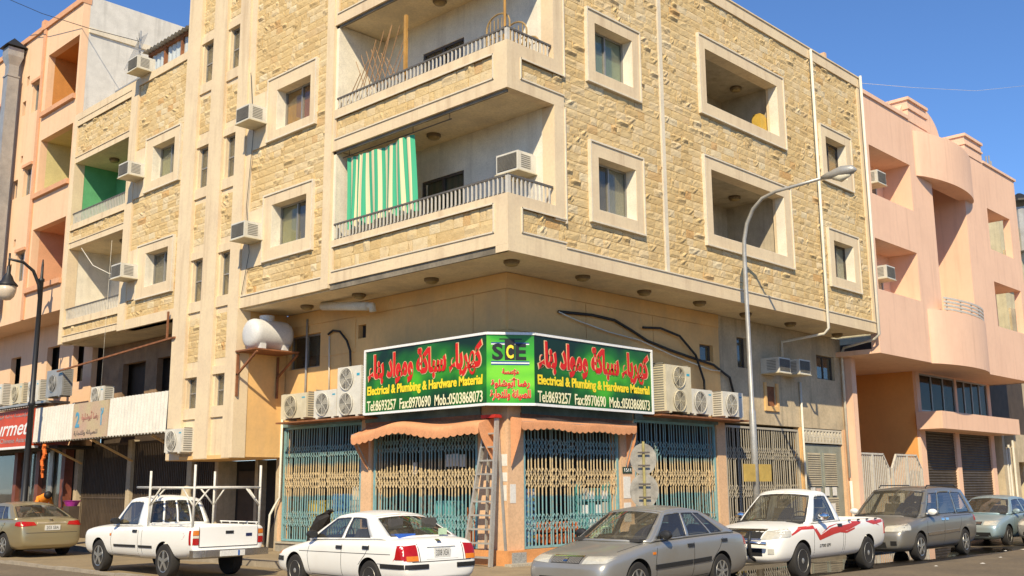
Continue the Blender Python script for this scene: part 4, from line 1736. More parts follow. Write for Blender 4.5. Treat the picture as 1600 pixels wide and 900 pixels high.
# Arabic in presentation forms, written in visual order (left to right)
AR_MAIN = ('\uFE80\uFE8E\uFEE8\uFE91' + ' ' + '\uFEA9\uFE8D\uFEEE\uFEE3\uFEED' + ' ' + '\uFE94\uFEDB\uFE8E\uFE92\uFEB3' + ' ' + '\uFE80\uFE8E\uFE91\uFEAE\uFEEC\uFEDB')
AR_1 = '\uFE94\uFEB4\uFEB3\uFE86\uFEE3'
AR_2 = '\uFE93\uFEEE\uFEE0\uFEB7\uFEEE\uFE91\uFE83 \uFE8E\uFEBF\uFEAD'
AR_3 = '\uFE93\uFEAD\uFE8E\uFEA0\uFE98\uFEE0\uFEDF\uFEED \uFE94\uFEE7\uFE8E\uFEF4\uFEBC\uFEE0\uFEDF'
for p, u, n, ln in ((A0, uL, nL, 4.2), (A2, uR, nR, 4.27)):
    P = Vector((*p, 0))
    for body, mt, off, du, z, wd, ht, bold in ((AR_MAIN, M_CREAML, .003, .10, 4.17, ln - .2, .81, .064), (AR_MAIN, M_RED, .009, .13, 4.195, ln - .26, .77, .048),
                                              ('Electrical & Plumbing & Hardware Material', M_YEL, .005, .10, 3.92, ln - .22, .28, .032),
                                              ('Tel:8693257  Fax:8970690  Mob.:0503868073', M_CRL, .005, .10, 3.60, ln - .22, .25, .010)):
        o = P + u * du + n * off
        place_text('lettering', body, mt, SG, (o.x, o.y, z), u, wd, ht, bold, extrude=.003)
P = Vector((*A1, 0))


def mid_text(body, mt, du, z, wd, ht, bold, off=.006):
    o = P + uM * du + nM * off
    place_text('lettering', body, mt, SG, (o.x, o.y, z), uM, wd, ht, bold, extrude=.003)


mid_text('S', M_BLK, .12, 4.50, .24, .36, .03)
mid_text('E', M_BLK, .63, 4.50, .24, .36, .03)
b = MB()


def mid_rect(a0, a1, z0, z1, mi, off=.004):
    q = [P + uM * a + nM * off for a in (a0, a1)]
    q2 = [P + uM * a - nM * .002 for a in (a0, a1)]
    b.add([(q[0].x, q[0].y, z0), (q[1].x, q[1].y, z0), (q[1].x, q[1].y, z1), (q[0].x, q[0].y, z1),
           (q2[0].x, q2[0].y, z0), (q2[1].x, q2[1].y, z0), (q2[1].x, q2[1].y, z1), (q2[0].x, q2[0].y, z1)],
          [(0, 1, 2, 3), (0, 4, 5, 1), (2, 6, 7, 3), (1, 5, 6, 2), (0, 3, 7, 4)], mi)


mid_rect(.40, .62, 4.50, 4.94, 0, .005)
mid_rect(.28, .78, 4.945, 4.97, 0)
mid_rect(.10, .94, 4.86, 4.885, 1, .003)
mid_rect(.10, .94, 4.835, 4.858, 2, .003)
mid_rect(.10, .94, 4.45, 4.475, 1, .003)
mid_rect(.10, .94, 4.42, 4.447, 2, .003)
mid_rect(.10, .94, 4.39, 4.415, 1, .003)
b.build('emblem', [M_BLK, M_NAVY, M_SW], SG)
mid_text('C', M_YEL, .43, 4.53, .16, .30, .035, .012)
for body, z, ht, du, wd in ((AR_1, 4.16, .15, .34, .36), (AR_2, 3.88, .24, .10, .84), (AR_3, 3.62, .24, .08, .88)):
    mid_text(body, M_CREAML, du - .01, z - .008, wd + .02, ht + .016, .07, .003)
    mid_text(body, M_RED, du, z, wd, ht, .035, .010)


# ================================================================== air conditioners
def window_ac(label, loc, rz, group='window air conditioners', tray=True):
    t = thing('window_air_conditioner', label, 'air conditioner', loc, rz, group)
    b = MB()
    b.box(-.33, .33, -.6, 0, 0, .43)
    b.build('casing', M_ACW, t, world=False)
    b = MB()
    b.box(-.29, .29, -.606, -.602, .04, .39, 1)
    for k in range(13):
        z = .05 + k * .026
        b.box(-.29, .29, -.62, -.606, z, z + .012)
    b.build('grille', [M_ACGRILLE, M_ACDARK], t, world=False)
    for s_ in (-1, 1):
        b = MB()
        for k in range(7):
            z = .07 + k * .045
            b.box(s_ * .331, s_ * .336, -.5, -.2, z, z + .02)
        b.build('side_louvre', M_ACGRILLE, t, world=False)
    if tray:
        b = MB()
        b.box(-.36, .36, -.62, 0, -.03, -.004)
        b.build('tray', M_ACBEIGE, t, world=False)
    return t


LEFT = -math.pi / 2                                     # local -y becomes -x: facing the left street
window_ac('window air conditioner left of the lower lit window beside the corner balcony', (-0.03, 9.3, 8.27), LEFT)
window_ac('window air conditioner beside the amber window below the roof', (-0.03, 9.3, 11.5), LEFT)
window_ac('window air conditioner beside the upper pale green window at far left', (-0.03, 16.2, 11.48), LEFT)
window_ac('window air conditioner beside the lower far left window, hose from balcony', (-0.03, 16.25, 8.22), LEFT)
window_ac('teal sided air conditioner perched on the left roof edge', (0.05, 16.2, 15.03), LEFT)
window_ac('window air conditioner in the corner balcony back wall behind the railing', (1.46, 0.85, 8.55), LEFT)
window_ac('window air conditioner in the upper niche of the pink building', (18.2, 0.62, 11.75), 0)
window_ac('window air conditioner in the lower niche of the pink building', (18.35, 0.62, 8.5), 0)
window_ac('left of two wall air conditioners below the soffit on stained wall', (12.55, S, 5.02), 0)
window_ac('right of two wall air conditioners below the soffit on stained wall', (13.75, S, 5.06), 0)


def condenser(label, loc, rz, w, h, fans, m, d=0.36, fan_r=None, fan_off=-.1):
    t = thing('condenser_unit', label, 'condenser', loc, rz, 'outdoor condenser units')
    b = MB()
    b.box(-w / 2, w / 2, -d, 0, 0.04, h)
    for sx in (-.35, .35):
        b.box(sx * w - .04, sx * w + .04, -d - .01, .01, 0, .04)
    b.build('casing', m, t, world=False)
    r_ = fan_r or min(.27, h / fans * .42)
    for k in range(fans):
        c = (w * fan_off, -d, h * (k + .5) / fans + .01)
        b = MB()
        b.lathe([(r_, -.004), (r_ * .98, -.012), (0.001, -.006)], c, 'y', 28, 0)
        fo = b.build('fan_opening', M_ACDARK, t, world=False)
        b = MB()
        for q in range(4):
            a = q * math.pi / 2 + .4
            e = Vector((math.cos(a), 0, math.sin(a)))
            f_ = Vector((-math.sin(a), 0, math.cos(a)))
            C_ = Vector(c) + Vector((0, -.014, 0))
            b.add([tuple(C_ + e * r_ * .2 - f_ * .03), tuple(C_ + e * r_ * .9 - f_ * .10), tuple(C_ + e * r_ * .92 + f_ * .10 + Vector((0, -.01, 0))), tuple(C_ + e * r_ * .2 + f_ * .05)],
                  [(0, 1, 2, 3)])
        b.lathe([(r_ * .2, -.014), (r_ * .17, -.024), (.001, -.026)], c, 'y', 14)
        b.build('fan_blades', M_ACGRILLE, fo, world=False)
        b = MB()
        for rr in np.linspace(.25, 1.03, 7):
            pts = [(c[0] + r_ * rr * math.cos(x), -d - .032, c[2] + r_ * rr * math.sin(x)) for x in np.linspace(0, 2 * math.pi, 25)]
            b.tube(pts, .0035 if rr < 1 else .012, 5, cap=False)
        for q in range(8):
            a = q * math.pi / 4
            b.tube([(c[0], -d - .03, c[2]), (c[0] + r_ * math.cos(a), -d - .03, c[2] + r_ * math.sin(a))], .004, 4)
        b.build('fan_guard', m, fo, world=False)
    for s_ in (-1, 1):
        b = MB()
        for k in range(int(h / .06)):
            b.box(s_ * w / 2, s_ * (w / 2 + .004), -d * .85, -d * .15, .08 + k * .06, .11 + k * .06)
        b.build('side_louvre', M_ACGRILLE, t, world=False)
    b = MB()
    b.box(w * .32, w * .44, -d - .004, -d, h * .8, h * .85)
    b.build('badge', mat('badge blue', (0.05, 0.35, 0.5), 0.5, var=0), t, world=False)
    return t


condenser('yellowed condenser leftmost in the row left of the green sign', (1.3, 8.78, 3.56), LEFT, 1.15, .68, 1, M_ACBEIGE)
condenser('white condenser between the yellowed unit and tall double unit', (1.3, 7.4, 3.52), LEFT, .95, .72, 1, M_ACW)
condenser('tall white double fan condenser touching the sign left end', (1.3, 6.42, 3.52), LEFT, .95, 1.24, 2, M_ACW)
condenser('tall beige double fan condenser at the sign right end', (7.02, 1.32, 3.58), 0, 1.1, 1.2, 2, M_ACBEIGE, d=.5, fan_off=.0)
condenser('white condenser right of the tall beige double unit', (8.25, 1.32, 3.58), 0, .98, .68, 1, M_ACW)
condenser('white condenser farthest right in the row above the gates', (9.75, 1.32, 3.58), 0, 1.0, .7, 1, M_ACW)
condenser('white condenser hanging under the narrow windows by the tin fascia', (0.0, 12.62, 2.76), LEFT, .95, .68, 1, M_ACW)
condenser('small white condenser above the red sign nearest the lamp post', (0.3, 23.35, 4.85), LEFT, .95, .75, 1, M_ACW)
condenser('cream condenser above the red sign, second from the lamp post', (0.3, 24.85, 4.85), LEFT, 1.0, .75, 1, M_ACBEIGE)
condenser('pale condenser above the red sign at the picture edge', (0.3, 26.75, 4.9), LEFT, .95, .8, 1, M_ACW)
condenser('dented metal condenser standing above the left tin sheets', (0.3, 21.6, 4.9), LEFT, 1.3, .95, 1, M_STEEL)
condenser('white condenser in a timber frame above the faded number sign', (0.6, 18.9, 4.45), LEFT, .9, .65, 1, M_ACW)
condenser('white condenser inside the upper open loggia with round red badge', (9.2, 1.86, 12.3), 0, .9, .7, 1, M_ACW, d=.5)

# shelves carrying the rows of condensers
for nm, lb, x0, x1, y0, y1, z in (('unit_shelf', 'rusty shelf under the condensers left of the sign', .85, 1.49, 5.9, 9.45, 3.47), ('unit_shelf', 'rusty shelf under the condensers right of the sign', 6.3, 10.4, .85, 1.49, 3.50)):
    b = MB()
    b.box(x0, x1, y0, y1, z, z + .04)
    tag(b.build(nm, M_RUST), lb, 'shelf')
b = MB()
b.box(-.1, .75, 22.1, 27.5, 4.76, 4.84)
tag(b.build('unit_shelf', M_STEEL), 'ledge carrying condensers above the red sign', 'shelf')


# ================================================================== lamps under slabs
def soffit_lamp(label, x, y, z):
    t = thing('ceiling_lamp', label, 'lamp', (x, y, z), 0, 'round ceiling lamps under the overhangs')
    b = MB()
    b.lathe([(.17, 0), (.175, -.05), (.15, -.075)], n=20)
    b.build('rim', M_BRASS, t, world=False)
    b = MB()
    b.lathe([(.15, -.07), (.13, -.11), (.06, -.13), (.001, -.135)], n=20)
    b.build('shade', M_LAMPGLASS, t, True, world=False)
    return t


for i, (x, y) in enumerate(((.74, .62), (.81, 3.24), (.81, 5.93), (.86, 8.19), (3.09, .62), (5.58, .74), (7.87, .66), (10.37, .81), (12.87, .82), (16.02, .92))):
    nth = ['lamp at the very corner of the soffit above the sign', 'first soffit lamp left of the corner one', 'second soffit lamp left of the corner, near the white tube',
           'soffit lamp farthest left, above the water tank', 'first soffit lamp right of the corner one', 'second soffit lamp right of the corner', 'third soffit lamp right of the corner',
           'fourth soffit lamp right of the corner, beside the lamp post', 'fifth soffit lamp right of the corner over the stained wall', 'soffit lamp farthest right beside the corner drain pipe'][i]
    soffit_lamp(nth, x, y, ZS + .012)
soffit_lamp('ceiling lamp in the corner balcony with the striped curtain', .9, 3.3, 10.02)
soffit_lamp('ceiling lamp in the top corner balcony', .87, 3.08, 13.36)
soffit_lamp('ceiling lamp inside the lower open loggia', 10.4, 1.0, 9.92)
soffit_lamp('ceiling lamp inside the upper open loggia', 10.6, 0.9, 13.26)
soffit_lamp('ceiling lamp in the far left green balcony', .7, 19.8, 13.15)
soffit_lamp('ceiling lamp in the lower far left balcony', .7, 18.6, 10.03)

# ================================================================== curtain, trellis, bed frames on the balconies
m = bpy.data.materials.new('green and cream stripes')
m.use_nodes = True
N, L = m.node_tree.nodes, m.node_tree.links
uvn = N.new('ShaderNodeUVMap')
sp = N.new('ShaderNodeSeparateXYZ')
L.new(uvn.outputs[0], sp.inputs[0])
mu = N.new('ShaderNodeMath'); mu.operation = 'MULTIPLY'; mu.inputs[1].default_value = 11.5
L.new(sp.outputs['X'], mu.inputs[0])
fr_ = N.new('ShaderNodeMath'); fr_.operation = 'FRACT'
L.new(mu.outputs[0], fr_.inputs[0])
gt_ = N.new('ShaderNodeMath'); gt_.operation = 'GREATER_THAN'; gt_.inputs[1].default_value = 0.52
L.new(fr_.outputs[0], gt_.inputs[0])
mx = N.new('ShaderNodeMix'); mx.data_type = 'RGBA'
L.new(gt_.outputs[0], mx.inputs['Factor'])
mx.inputs[6].default_value = (0.05, 0.37, 0.20, 1)
mx.inputs[7].default_value = (0.70, 0.58, 0.36, 1)
L.new(mx.outputs[2], N['Principled BSDF'].inputs['Base Color'])
N['Principled BSDF'].inputs['Roughness'].default_value = 0.85
CU = thing('striped_curtain', 'green and cream striped curtain hanging in the lower corner balcony', 'curtain', (.15, 4.4, 8))
nu, nv = 120, 14
verts, uvs = [], []
rr_ = random.Random(4)
for j in range(nv + 1):
    t = j / nv
    for i in range(nu + 1):
        s_ = i / nu
        y = 5.68 - s_ * (2.5 + .12 * t)
        fold = .05 * math.sin(s_ * 38 + 1.4 * math.sin(s_ * 7)) * (.4 + .6 * t) + .03 * math.sin(s_ * 13 + t * 2)
        if .17 < s_ < .22 or .83 < s_ < .89:
            fold -= .05
        z = 9.82 - t * (1.82 + .05 * math.sin(s_ * 9)) - .05 * math.sin(s_ * math.pi) * (1 - t)
        verts.append((.17 + fold, y, z))
faces = [(j * (nu + 1) + i, j * (nu + 1) + i + 1, (j + 1) * (nu + 1) + i + 1, (j + 1) * (nu + 1) + i) for j in range(nv) for i in range(nu)]
me = bpy.data.meshes.new('cloth')
me.from_pydata(verts, [], faces)
uvl = me.uv_layers.new(name='UVMap')
for lp in me.loops:
    vi = lp.vertex_index
    uvl.data[lp.index].uv = ((vi % (nu + 1)) / nu, (vi // (nu + 1)) / nv)
me.materials.append(m)
me.polygons.foreach_set('use_smooth', [True] * len(me.polygons))
cl = link('cloth', me, CU)
b = MB()
b.tube([(.17, 5.85, 9.86), (.17, 1.9, 9.86)], .014)
for y in (5.6, 3.2, 1.95):
    b.tube([(.17, y, 9.86), (.17, y, 10.0)], .008)
b.build('curtain_rod', M_DKFRAME, CU)

b = MB()
for i in range(10):
    y = 5.75 - i * .2
    hh = .75 + .9 * math.sin(i * .3)
    b.tube([(.12, y, 11.15), (.12 + .03, y - .55 - .1 * (i % 3), 11.15 + hh)], .011, 5)
    if i > 2:
        b.tube([(.14, y - .3, 11.15), (.16, y + .25, 11.1 + hh * .8)], .009, 5)
tag(b.build('cane_trellis', mat('dry cane', (0.42, 0.24, 0.11), 0.8, var=0.15)), 'crossed dry canes leaning on the upper balcony railing', 'trellis')
b = MB()
b.box(.1, .17, 3.42, 3.5, 10.3, 12.85)
tag(b.build('timber_post', M_WOOD), 'upright orange timber post behind the upper balcony railing', 'post')
b = MB()
b.tube([(.09, .14, 10.4), (.09, .14, 13.3)], .03)
tag(b.build('corner_pole', M_WOOD), 'thin tan pole standing at the upper balcony corner', 'pole')
M_GOLD = mat('tan bed tube', (0.50, 0.33, 0.13), 0.45, metal=0.3)
for i, (x, y0, y1, zt, lb) in enumerate(((.35, .25, .95, 12.05, 'tan tubular bed end by the corner pole on the upper balcony'), (.75, .12, .85, 11.95, 'tan tubular bed end behind the first on the upper balcony'),
                                      (1.15, .12, .7, 11.7, 'tan tubular bed end nearest the balcony side wall'))):
    t = thing('bed_frame', lb, 'bed frame', (x, (y0 + y1) / 2, 10.2), 0, 'bed frames stacked on the balcony')
    b = MB()
    r0 = (y1 - y0) / 2
    arc = [(x, y0, 10.2), (x, y0, zt - r0)] + [(x, (y0 + y1) / 2 - r0 * math.cos(a), zt - r0 + r0 * .8 * math.sin(a)) for a in np.linspace(.2, math.pi - .2, 9)] + [(x, y1, zt - r0), (x, y1, 10.2)]
    b.tube(arc, .022, 6)
    b.build('hoop', M_GOLD, t)
    b = MB()
    for k in range(1, 6):
        y = y0 + (y1 - y0) * k / 6
        b.tube([(x, y, 11.0), (x, y, zt - .18)], .012, 5)
    b.tube([(x, y0, 11.0), (x, y1, 11.0)], .015, 5)
    b.tube([(x, y0, 11.45), (x, y1, 11.45)], .015, 5)
    b.build('bars', M_GOLD, t)
b = MB()
b.box(10.9, 11.25, .32, .6, 11.7, 12.35)
b.box(10.93, 11.2, .34, .58, 12.35, 12.42)
tag(b.build('yellow_can', mat('yellow plastic', (0.62, 0.40, 0.07), 0.5, var=0.1)), 'yellow plastic container on the sill of the upper open loggia', 'container')

# ================================================================== water tank on its bracket
WT = thing('water_tank', 'white plastic horizontal water tank on rusty bracket below the soffit', 'tank', (.55, 9.55, 5.3))
b = MB()
prof = [(.02, -.64), (.16, -.635), (.29, -.61), (.37, -.56), (.405, -.48), (.41, -.40), (.41, -.2), (.41, .0), (.41, .2), (.41, .40), (.405, .48), (.37, .56), (.29, .61), (.16, .635), (.02, .64)]
b.lathe(prof, (.55, 9.5, 5.82), 'x', 26)
tk = b.build('tank_body', mat('white tank plastic', (0.66, 0.65, 0.62), 0.4, var=0.06), WT, True)
b = MB()
b.lathe([(.19, 0), (.19, .1), (.2, .1), (.2, .16), (.05, .18)], (.5, 9.5, 6.18), 'z', 20)
b.build('lid', MATS['white tank plastic'], WT)
b = MB()
for x in (.2, .9):
    b.box(x - .08, x + .08, 9.15, 9.85, 5.4, 5.55)
b.build('foot', MATS['white tank plastic'], WT)
TBK = thing('tank_bracket', 'rusty steel bracket carrying the white water tank', 'bracket', (.55, 9.6, 5.3))
b = MB()
b.box(-.12, 1.25, 9.05, 10.0, 5.36, 5.4)
b.build('shelf', M_RUST, TBK)
for x in (-.05, 1.2):
    b = MB()
    b.beam((x, 9.05, 5.32), (x, 10.0, 4.75), .05, .05)
    b.box(x - .025, x + .025, 9.94, 10.0, 4.2, 5.33)
    b.build('strut', M_RUST, TBK)
b = MB()
b.tube([(.9, 7.55, 6.42), (.95, 5.75, 6.2)], .11, 12)
b.tube([(.95, 5.75, 6.2), (.97, 5.6, 6.2), (.98, 5.58, 6.05)], .09, 10)
tag(b.build('white_tube', M_WHITEPVC, smooth=True), 'thick pale tube hanging below the soffit left of the corner', 'pipe')

# ================================================================== pipes and cables
def pipe(name, label, pts, r, m, cat='pipe'):
    b = MB()
    b.tube(pts, r, 10)
    return tag(b.build(name, m, smooth=True), label, cat)


pipe('drain_pipe', 'cream drain pipe down the right facade between loggias and small windows', [(13.36, -.14, 15.0), (13.36, -.14, 6.3), (13.36, .0, 6.15), (13.36, S - .1, 6.05), (13.36, S - .08, 5.6)], .042, M_WHITEPVC)
pipe('drain_pipe', 'cream drain pipe at the right end of the stone facade', [(16.7, -.16, 15.1), (16.7, -.16, 6.45), (16.72, 0, 6.32), (17.2, S - .2, 6.2), (17.25, S - .08, 6.0), (17.25, S - .08, 2.0)], .045, M_WHITEPVC)
pipe('drain_pipe', 'lower white pipe beside the grey louvred door', [(17.28, S - .09, 1.9), (17.28, S - .09, 0.1)], .05, M_WHITEPVC)
pipe('water_pipe', 'thin cream pipe between the grey gate and louvred door', [(14.42, S - .05, 4.9), (14.42, S - .05, 0.15)], .035, M_WHITEPVC)
pipe('water_pipe', 'white pipe down the left edge of the leftmost teal gate', [(S - .08, 10.0, 4.2), (S - .08, 10.0, 1.55), (S - .15, 10.1, 1.35), (S - .3, 10.1, 1.1), (S - .35, 10.1, .15)], .032, M_WHITEPVC)
pipe('water_pipe', 'thin grey pipe on the wall right of the water tank', [(S - .05, 9.0, 6.3), (S - .05, 9.0, 3.6)], .03, M_STEEL)
pipe('conduit', 'thin pale conduit on the wall below the arched black cable', [(S - .04, 8.0, 5.74), (S - .04, 7.95, 4.2)], .02, M_WHITEPVC)
pipe('cable', 'arched black cable above the tall double condenser', [(S - .06, 8.02, 5.79), (S - .08, 7.8, 5.86), (S - .1, 7.47, 5.8), (S - .1, 7.16, 5.53), (S - .1, 7.01, 5.25), (S - .1, 6.95, 4.6)], .03, M_BLACKRUB, 'cable')
pipe('cable', 'long thick black cable sloping above the sign right side', [(x, S - .08, z) for x, z in ((3.15, 5.79), (4.37, 5.85), (5.23, 5.82), (5.87, 5.65), (6.58, 5.43), (7.63, 5.27), (8.66, 5.15), (9.58, 5.05), (10.37, 4.76), (10.59, 4.2))], .035, M_BLACKRUB, 'cable')
pipe('cable', 'curved black cable dropping to the condensers right of the sign', [(x, S - .12, z) for x, z in ((6.35, 5.75), (7.1, 5.81), (7.95, 5.69), (8.67, 5.24), (9.02, 4.57), (9.02, 4.25))], .032, M_BLACKRUB, 'cable')
pipe('cable', 'thin grey cable sagging below the thick black cable', [(x, S - .1, z) for x, z in ((3.13, 5.78), (3.74, 5.66), (4.94, 5.5), (6.23, 5.41), (7.6, 5.15), (9.38, 4.9), (9.86, 4.9))], .015, M_WHITEPVC, 'cable')
pipe('cable', 'thin dark wire hanging down the left stone wall by the tower', [(-.1, 9.85, 13.2), (-.09, 9.6, 11.4), (-.12, 9.75, 9.3), (-.1, 9.55, 8.0), (-.1, 9.85, 6.9)], .008, M_BLACKRUB, 'cable')
pipe('hose', 'pale hose looping from the lower far left balcony to its air conditioner', [(-.06, 20.2, 9.9), (-.15, 19.0, 9.1), (-.2, 17.6, 8.6), (-.3, 16.6, 8.5)], .014, M_WHITEPVC, 'hose')
pipe('wire', 'wire stretched from the antenna to beyond the left edge', [(.6, 18.2, 17.0), (0, 21, 18.2), (-.6, 24, 19.6), (-1.2, 27, 21.2)], .012, M_BLACKRUB, 'wire')
pipe('wire', 'thin pale wire crossing the sky right of the stone building', [(16.7, 0.5, 15.1), (22, .2, 16.3), (28, 0, 17.8), (36, -.3, 20.3)], .006, M_WHITEPVC, 'wire')
pipe('wire', 'thin white cord hanging in front of the tin fascia', [(-.02, 18.0, 9.8), (-.1, 17.9, 4.7)], .005, M_WHITEPVC, 'wire')

# antenna, shed and duct on the left
b = MB()
b.tube([(.6, 18.2, 14.8), (.6, 18.2, 17.4)], .03)
for k in range(7):
    z = 15.9 + k * .2
    b.tube([(.6 - .25 + .1 * math.sin(k), 18.2 - .45, z), (.6 + .25, 18.2 + .5 + .1 * math.cos(k), z + .1)], .012, 5)
    b.tube([(.3, 17.9 + .12 * k, 16.0), (.75, 18.0 + .1 * k, 17.3)], .010, 5)
b.beam((.35, 19.3, 15.4), (.4, 17.6, 15.45), .05, .05)
tag(b.build('roof_antenna', M_STEEL), 'tangled metal aerial on the left roof before the white wall', 'antenna')
SH = thing('roof_shed', 'corrugated metal roof shed with red brown posts on the left roof', 'shed', (.5, 15.2, 15))
b = MB()
n = 60
b.grid([[(.35 + .02 * math.sin(i * 1.3), 13.55 + i * 3.2 / n, z) for i in range(n + 1)] for z in (15.0, 15.9)])
b.build('sheet_wall', mat('pale corrugated sheet', (0.62, 0.66, 0.64), 0.5, metal=0.2, var=0.1), SH, True)
b = MB()
for y in (13.55, 14.6, 15.7, 16.75):
    b.box(.26, .36, y - .05, y + .05, 15.0, 15.95)
b.box(.25, .35, 13.5, 16.8, 15.9, 16.0)
b.build('frame', M_RUST, SH)
b = MB()
b.grid([[(x, 13.45 + i * 3.5 / n, z + .03 * math.sin(i * 1.6)) for i in range(n + 1)] for x, z in ((.05, 16.0), (2.5, 16.15))])
b.build('sheet_roof', M_STEEL, SH, True)
b = MB()
for (za, ra, zb_, rb2) in ((8.5, .22, 17.9, .22), (17.9, .245, 17.96, .245), (17.96, .19, 18.4, .19), (18.4, .19, 18.75, .30), (18.75, .30, 19.1, .30)):
    q4 = [(-1, -1), (1, -1), (1, 1), (-1, 1)]
    b.add([(-.45 + x * ra, 27 + y * ra, za) for x, y in q4] + [(-.45 + x * rb2, 27 + y * rb2, zb_) for x, y in q4], [(0, 3, 2, 1), (4, 5, 6, 7), (0, 1, 5, 4), (1, 2, 6, 5), (2, 3, 7, 6), (3, 0, 4, 7)])
DU = thing('exhaust_duct', 'square galvanised exhaust duct with black cowl rising at far left', 'duct', (-.45, 27, 8.5))
b.build('duct', M_STEEL, DU)
b = MB()
b.add([(-.87, 26.58, 19.14), (-.03, 26.58, 19.14), (-.03, 27.42, 19.14), (-.87, 27.42, 19.14), (-.45, 27, 19.6)], [(3, 2, 1, 0), (0, 1, 4), (1, 2, 4), (2, 3, 4), (3, 0, 4)])
b.build('cowl', M_BLACKRUB, DU)
DU2 = thing('exhaust_duct', 'round grey flue with dark cap at the right picture edge', 'duct', (38.6, 2.4, 13))
b = MB()
b.tube([(38.7, 2.0, 13), (38.7, 2.0, 15.2)], .35, 12)
b.build('duct', M_STEEL, DU2)
b = MB()
b.tube([(38.7, 2.0, 15.45), (38.7, 2.0, 15.55), (38.7, 2.0, 15.95)], [.75, .72, .1], 14)
b.build('cowl', M_BLACKRUB, DU2)
b = MB()
for k, (x, h) in enumerate(((28.6, .6), (28.75, .75), (29.35, .6), (29.7, .7), (29.9, .5))):
    b.tube([(x, .3, 14.6), (x, .3, 14.75 + h)], .035, 6)
tag(b.build('roof_rods', M_STEEL), 'short rods sticking up from the pink roof', 'rods')

# ================================================================== tin fascia, number sign, red sign at left
TF = thing('tin_fascia', 'white corrugated metal fascia above the dark barred shop', 'fascia', (-.05, 18, 3.4))
for a, b_ in ((13.52, 17.25), (19.78, 22.9)):
    b = MB()
    n = int((b_ - a) / .025)
    rows = []
    for z, dx in ((3.42, 0), (4.58, .03)):
        rows.append([(-.08 + dx + .05 * math.sin((a + i * .025) * 31), a + i * (b_ - a) / n, z + .01 * math.sin(a + i * .01)) for i in range(n + 1)])
    b.grid(rows)
    b.build('sheet', mat('white painted tin', (0.66, 0.63, 0.56), 0.5, var=0.06, streak=0.25, streak_col=(0.5, 0.45, 0.36)), TF, True)
b = MB()
n = 380
b.grid([[(x, 13.4 + i * .025, 3.40 + .022 * math.sin(i * .78) + dz) for i in range(n + 1)] for x, dz in ((-.13, 0), (1.3, .12))])
b.build('tin_canopy', M_STEEL, TF, True)
b = MB()
for y in (14.6, 18.5, 22.3):
    b.beam((S - .1, y, 2.7), (0.0, y, 3.36), .06, .06)
    b.build('brace', M_BEIGE, TF)
    b = MB()
NS = thing('number_sign', 'faded pink and yellow sign with blue number two on the tin fascia', 'sign', (-.1, 18.5, 3.4))
b = MB()
b.box(-.12, -.06, 17.27, 19.76, 3.42, 4.56)
b.build('panel', mat('faded pink yellow print', (0.50, 0.34, 0.25), 0.7, var=0.2, vscale=1.2, col2=(0.50, 0.42, 0.24)), NS)
M_BLUE = mat('faded blue print', (0.10, 0.35, 0.52), 0.6, var=0.1)
place_text('lettering', '2', M_BLUE, NS, (-.124, 19.55, 3.78), (0, -1, 0), .3, .5, .03)
place_text('lettering', '\u0662', M_BLUE, NS, (-.124, 17.75, 3.78), (0, -1, 0), .2, .55, .03)
place_text('lettering', AR_2, mat('faded red print', (0.52, 0.25, 0.20), 0.7, var=0.2), NS, (-.124, 19.1, 3.95), (0, -1, 0), 1.2, .32, .02)
place_text('lettering', AR_3, mat('faded dark print', (0.22, 0.18, 0.16), 0.7, var=0.2), NS, (-.124, 19.6, 3.50), (0, -1, 0), 1.7, .18, .01)
RS = thing('red_sign', 'orange red restaurant sign with white script at the left edge', 'sign', (-.1, 25, 3.3))
b = MB()
b.box(-.12, .1, 22.95, 28.2, 3.32, 4.62)
b.build('panel', mat('orange red sign print', (0.62, 0.075, 0.02), 0.5, var=0.08), RS)
b = MB()
b.box(-.13, .1, 22.93, 28.22, 3.24, 3.32)
b.build('frame_edge', M_SW, RS)
place_text('lettering', 'Gourmet', M_SW, RS, (-.124, 27.7, 3.72), (0, -1, 0), 4.4, .55, .01, .35)
place_text('lettering', 'Indian Chinese Asian', M_STEEL, RS, (-.124, 26.9, 3.46), (0, -1, 0), 3.4, .17, 0)
place_text('lettering', AR_2 + ' ' + AR_1, M_STEEL, RS, (-.124, 26.9, 4.33), (0, -1, 0), 3.5, .22, 0)
b = MB()
n = 200
b.grid([[(x, 22.9 + i * .027, z + .02 * math.sin(i * .8)) for i in range(n + 1)] for x, z in ((-.28, 4.66), (.5, 4.78))])
b.build('sheet_roof', M_STEEL, RS, True)
b = MB()
b.box(-.05, .12, 22.92 - .35, 22.94, 3.42, 4.62)
b.build('side_panel', mat('slate blue panel', (0.13, 0.17, 0.22), 0.6), RS)
b = MB()
for i in range(8):
    t = i / 7
    b.tube([(-.1 + .03 * math.sin(i), 21.9 + .06 * math.sin(2 * i), 3.3 - t * .95), (-.1 + .03 * math.sin(i + 1), 21.95 + .05 * math.sin(2 * i + 2), 3.3 - t * .95 - .15)], .07 - .004 * i, 6)
tag(b.build('orange_cloth', mat('orange cloth', (0.75, 0.17, 0.03), 0.9)), 'twisted orange cloth hanging under the tin fascia', 'cloth')
b = MB()
b.beam((-.15, 13.3, 6.1), (-.15, 21.2, 5.75), .05, .05)
b.beam((-.15, 13.3, 6.1), (.6, 13.3, 6.1), .05, .05)
b.beam((-.15, 13.7, 6.1), (-.15, 13.7, 6.9), .05, .05)
tag(b.build('steel_frame', M_RUST), 'rusty steel frame projecting beside the stair tower', 'frame')


# ================================================================== awnings, ladder, papers, signs, lamps
M_AWN = mat('faded orange canvas', (0.74, 0.34, 0.16), 0.9, var=0.1, vscale=2.0, dirt=0.2, dirt_col=(0.55, 0.28, 0.15))


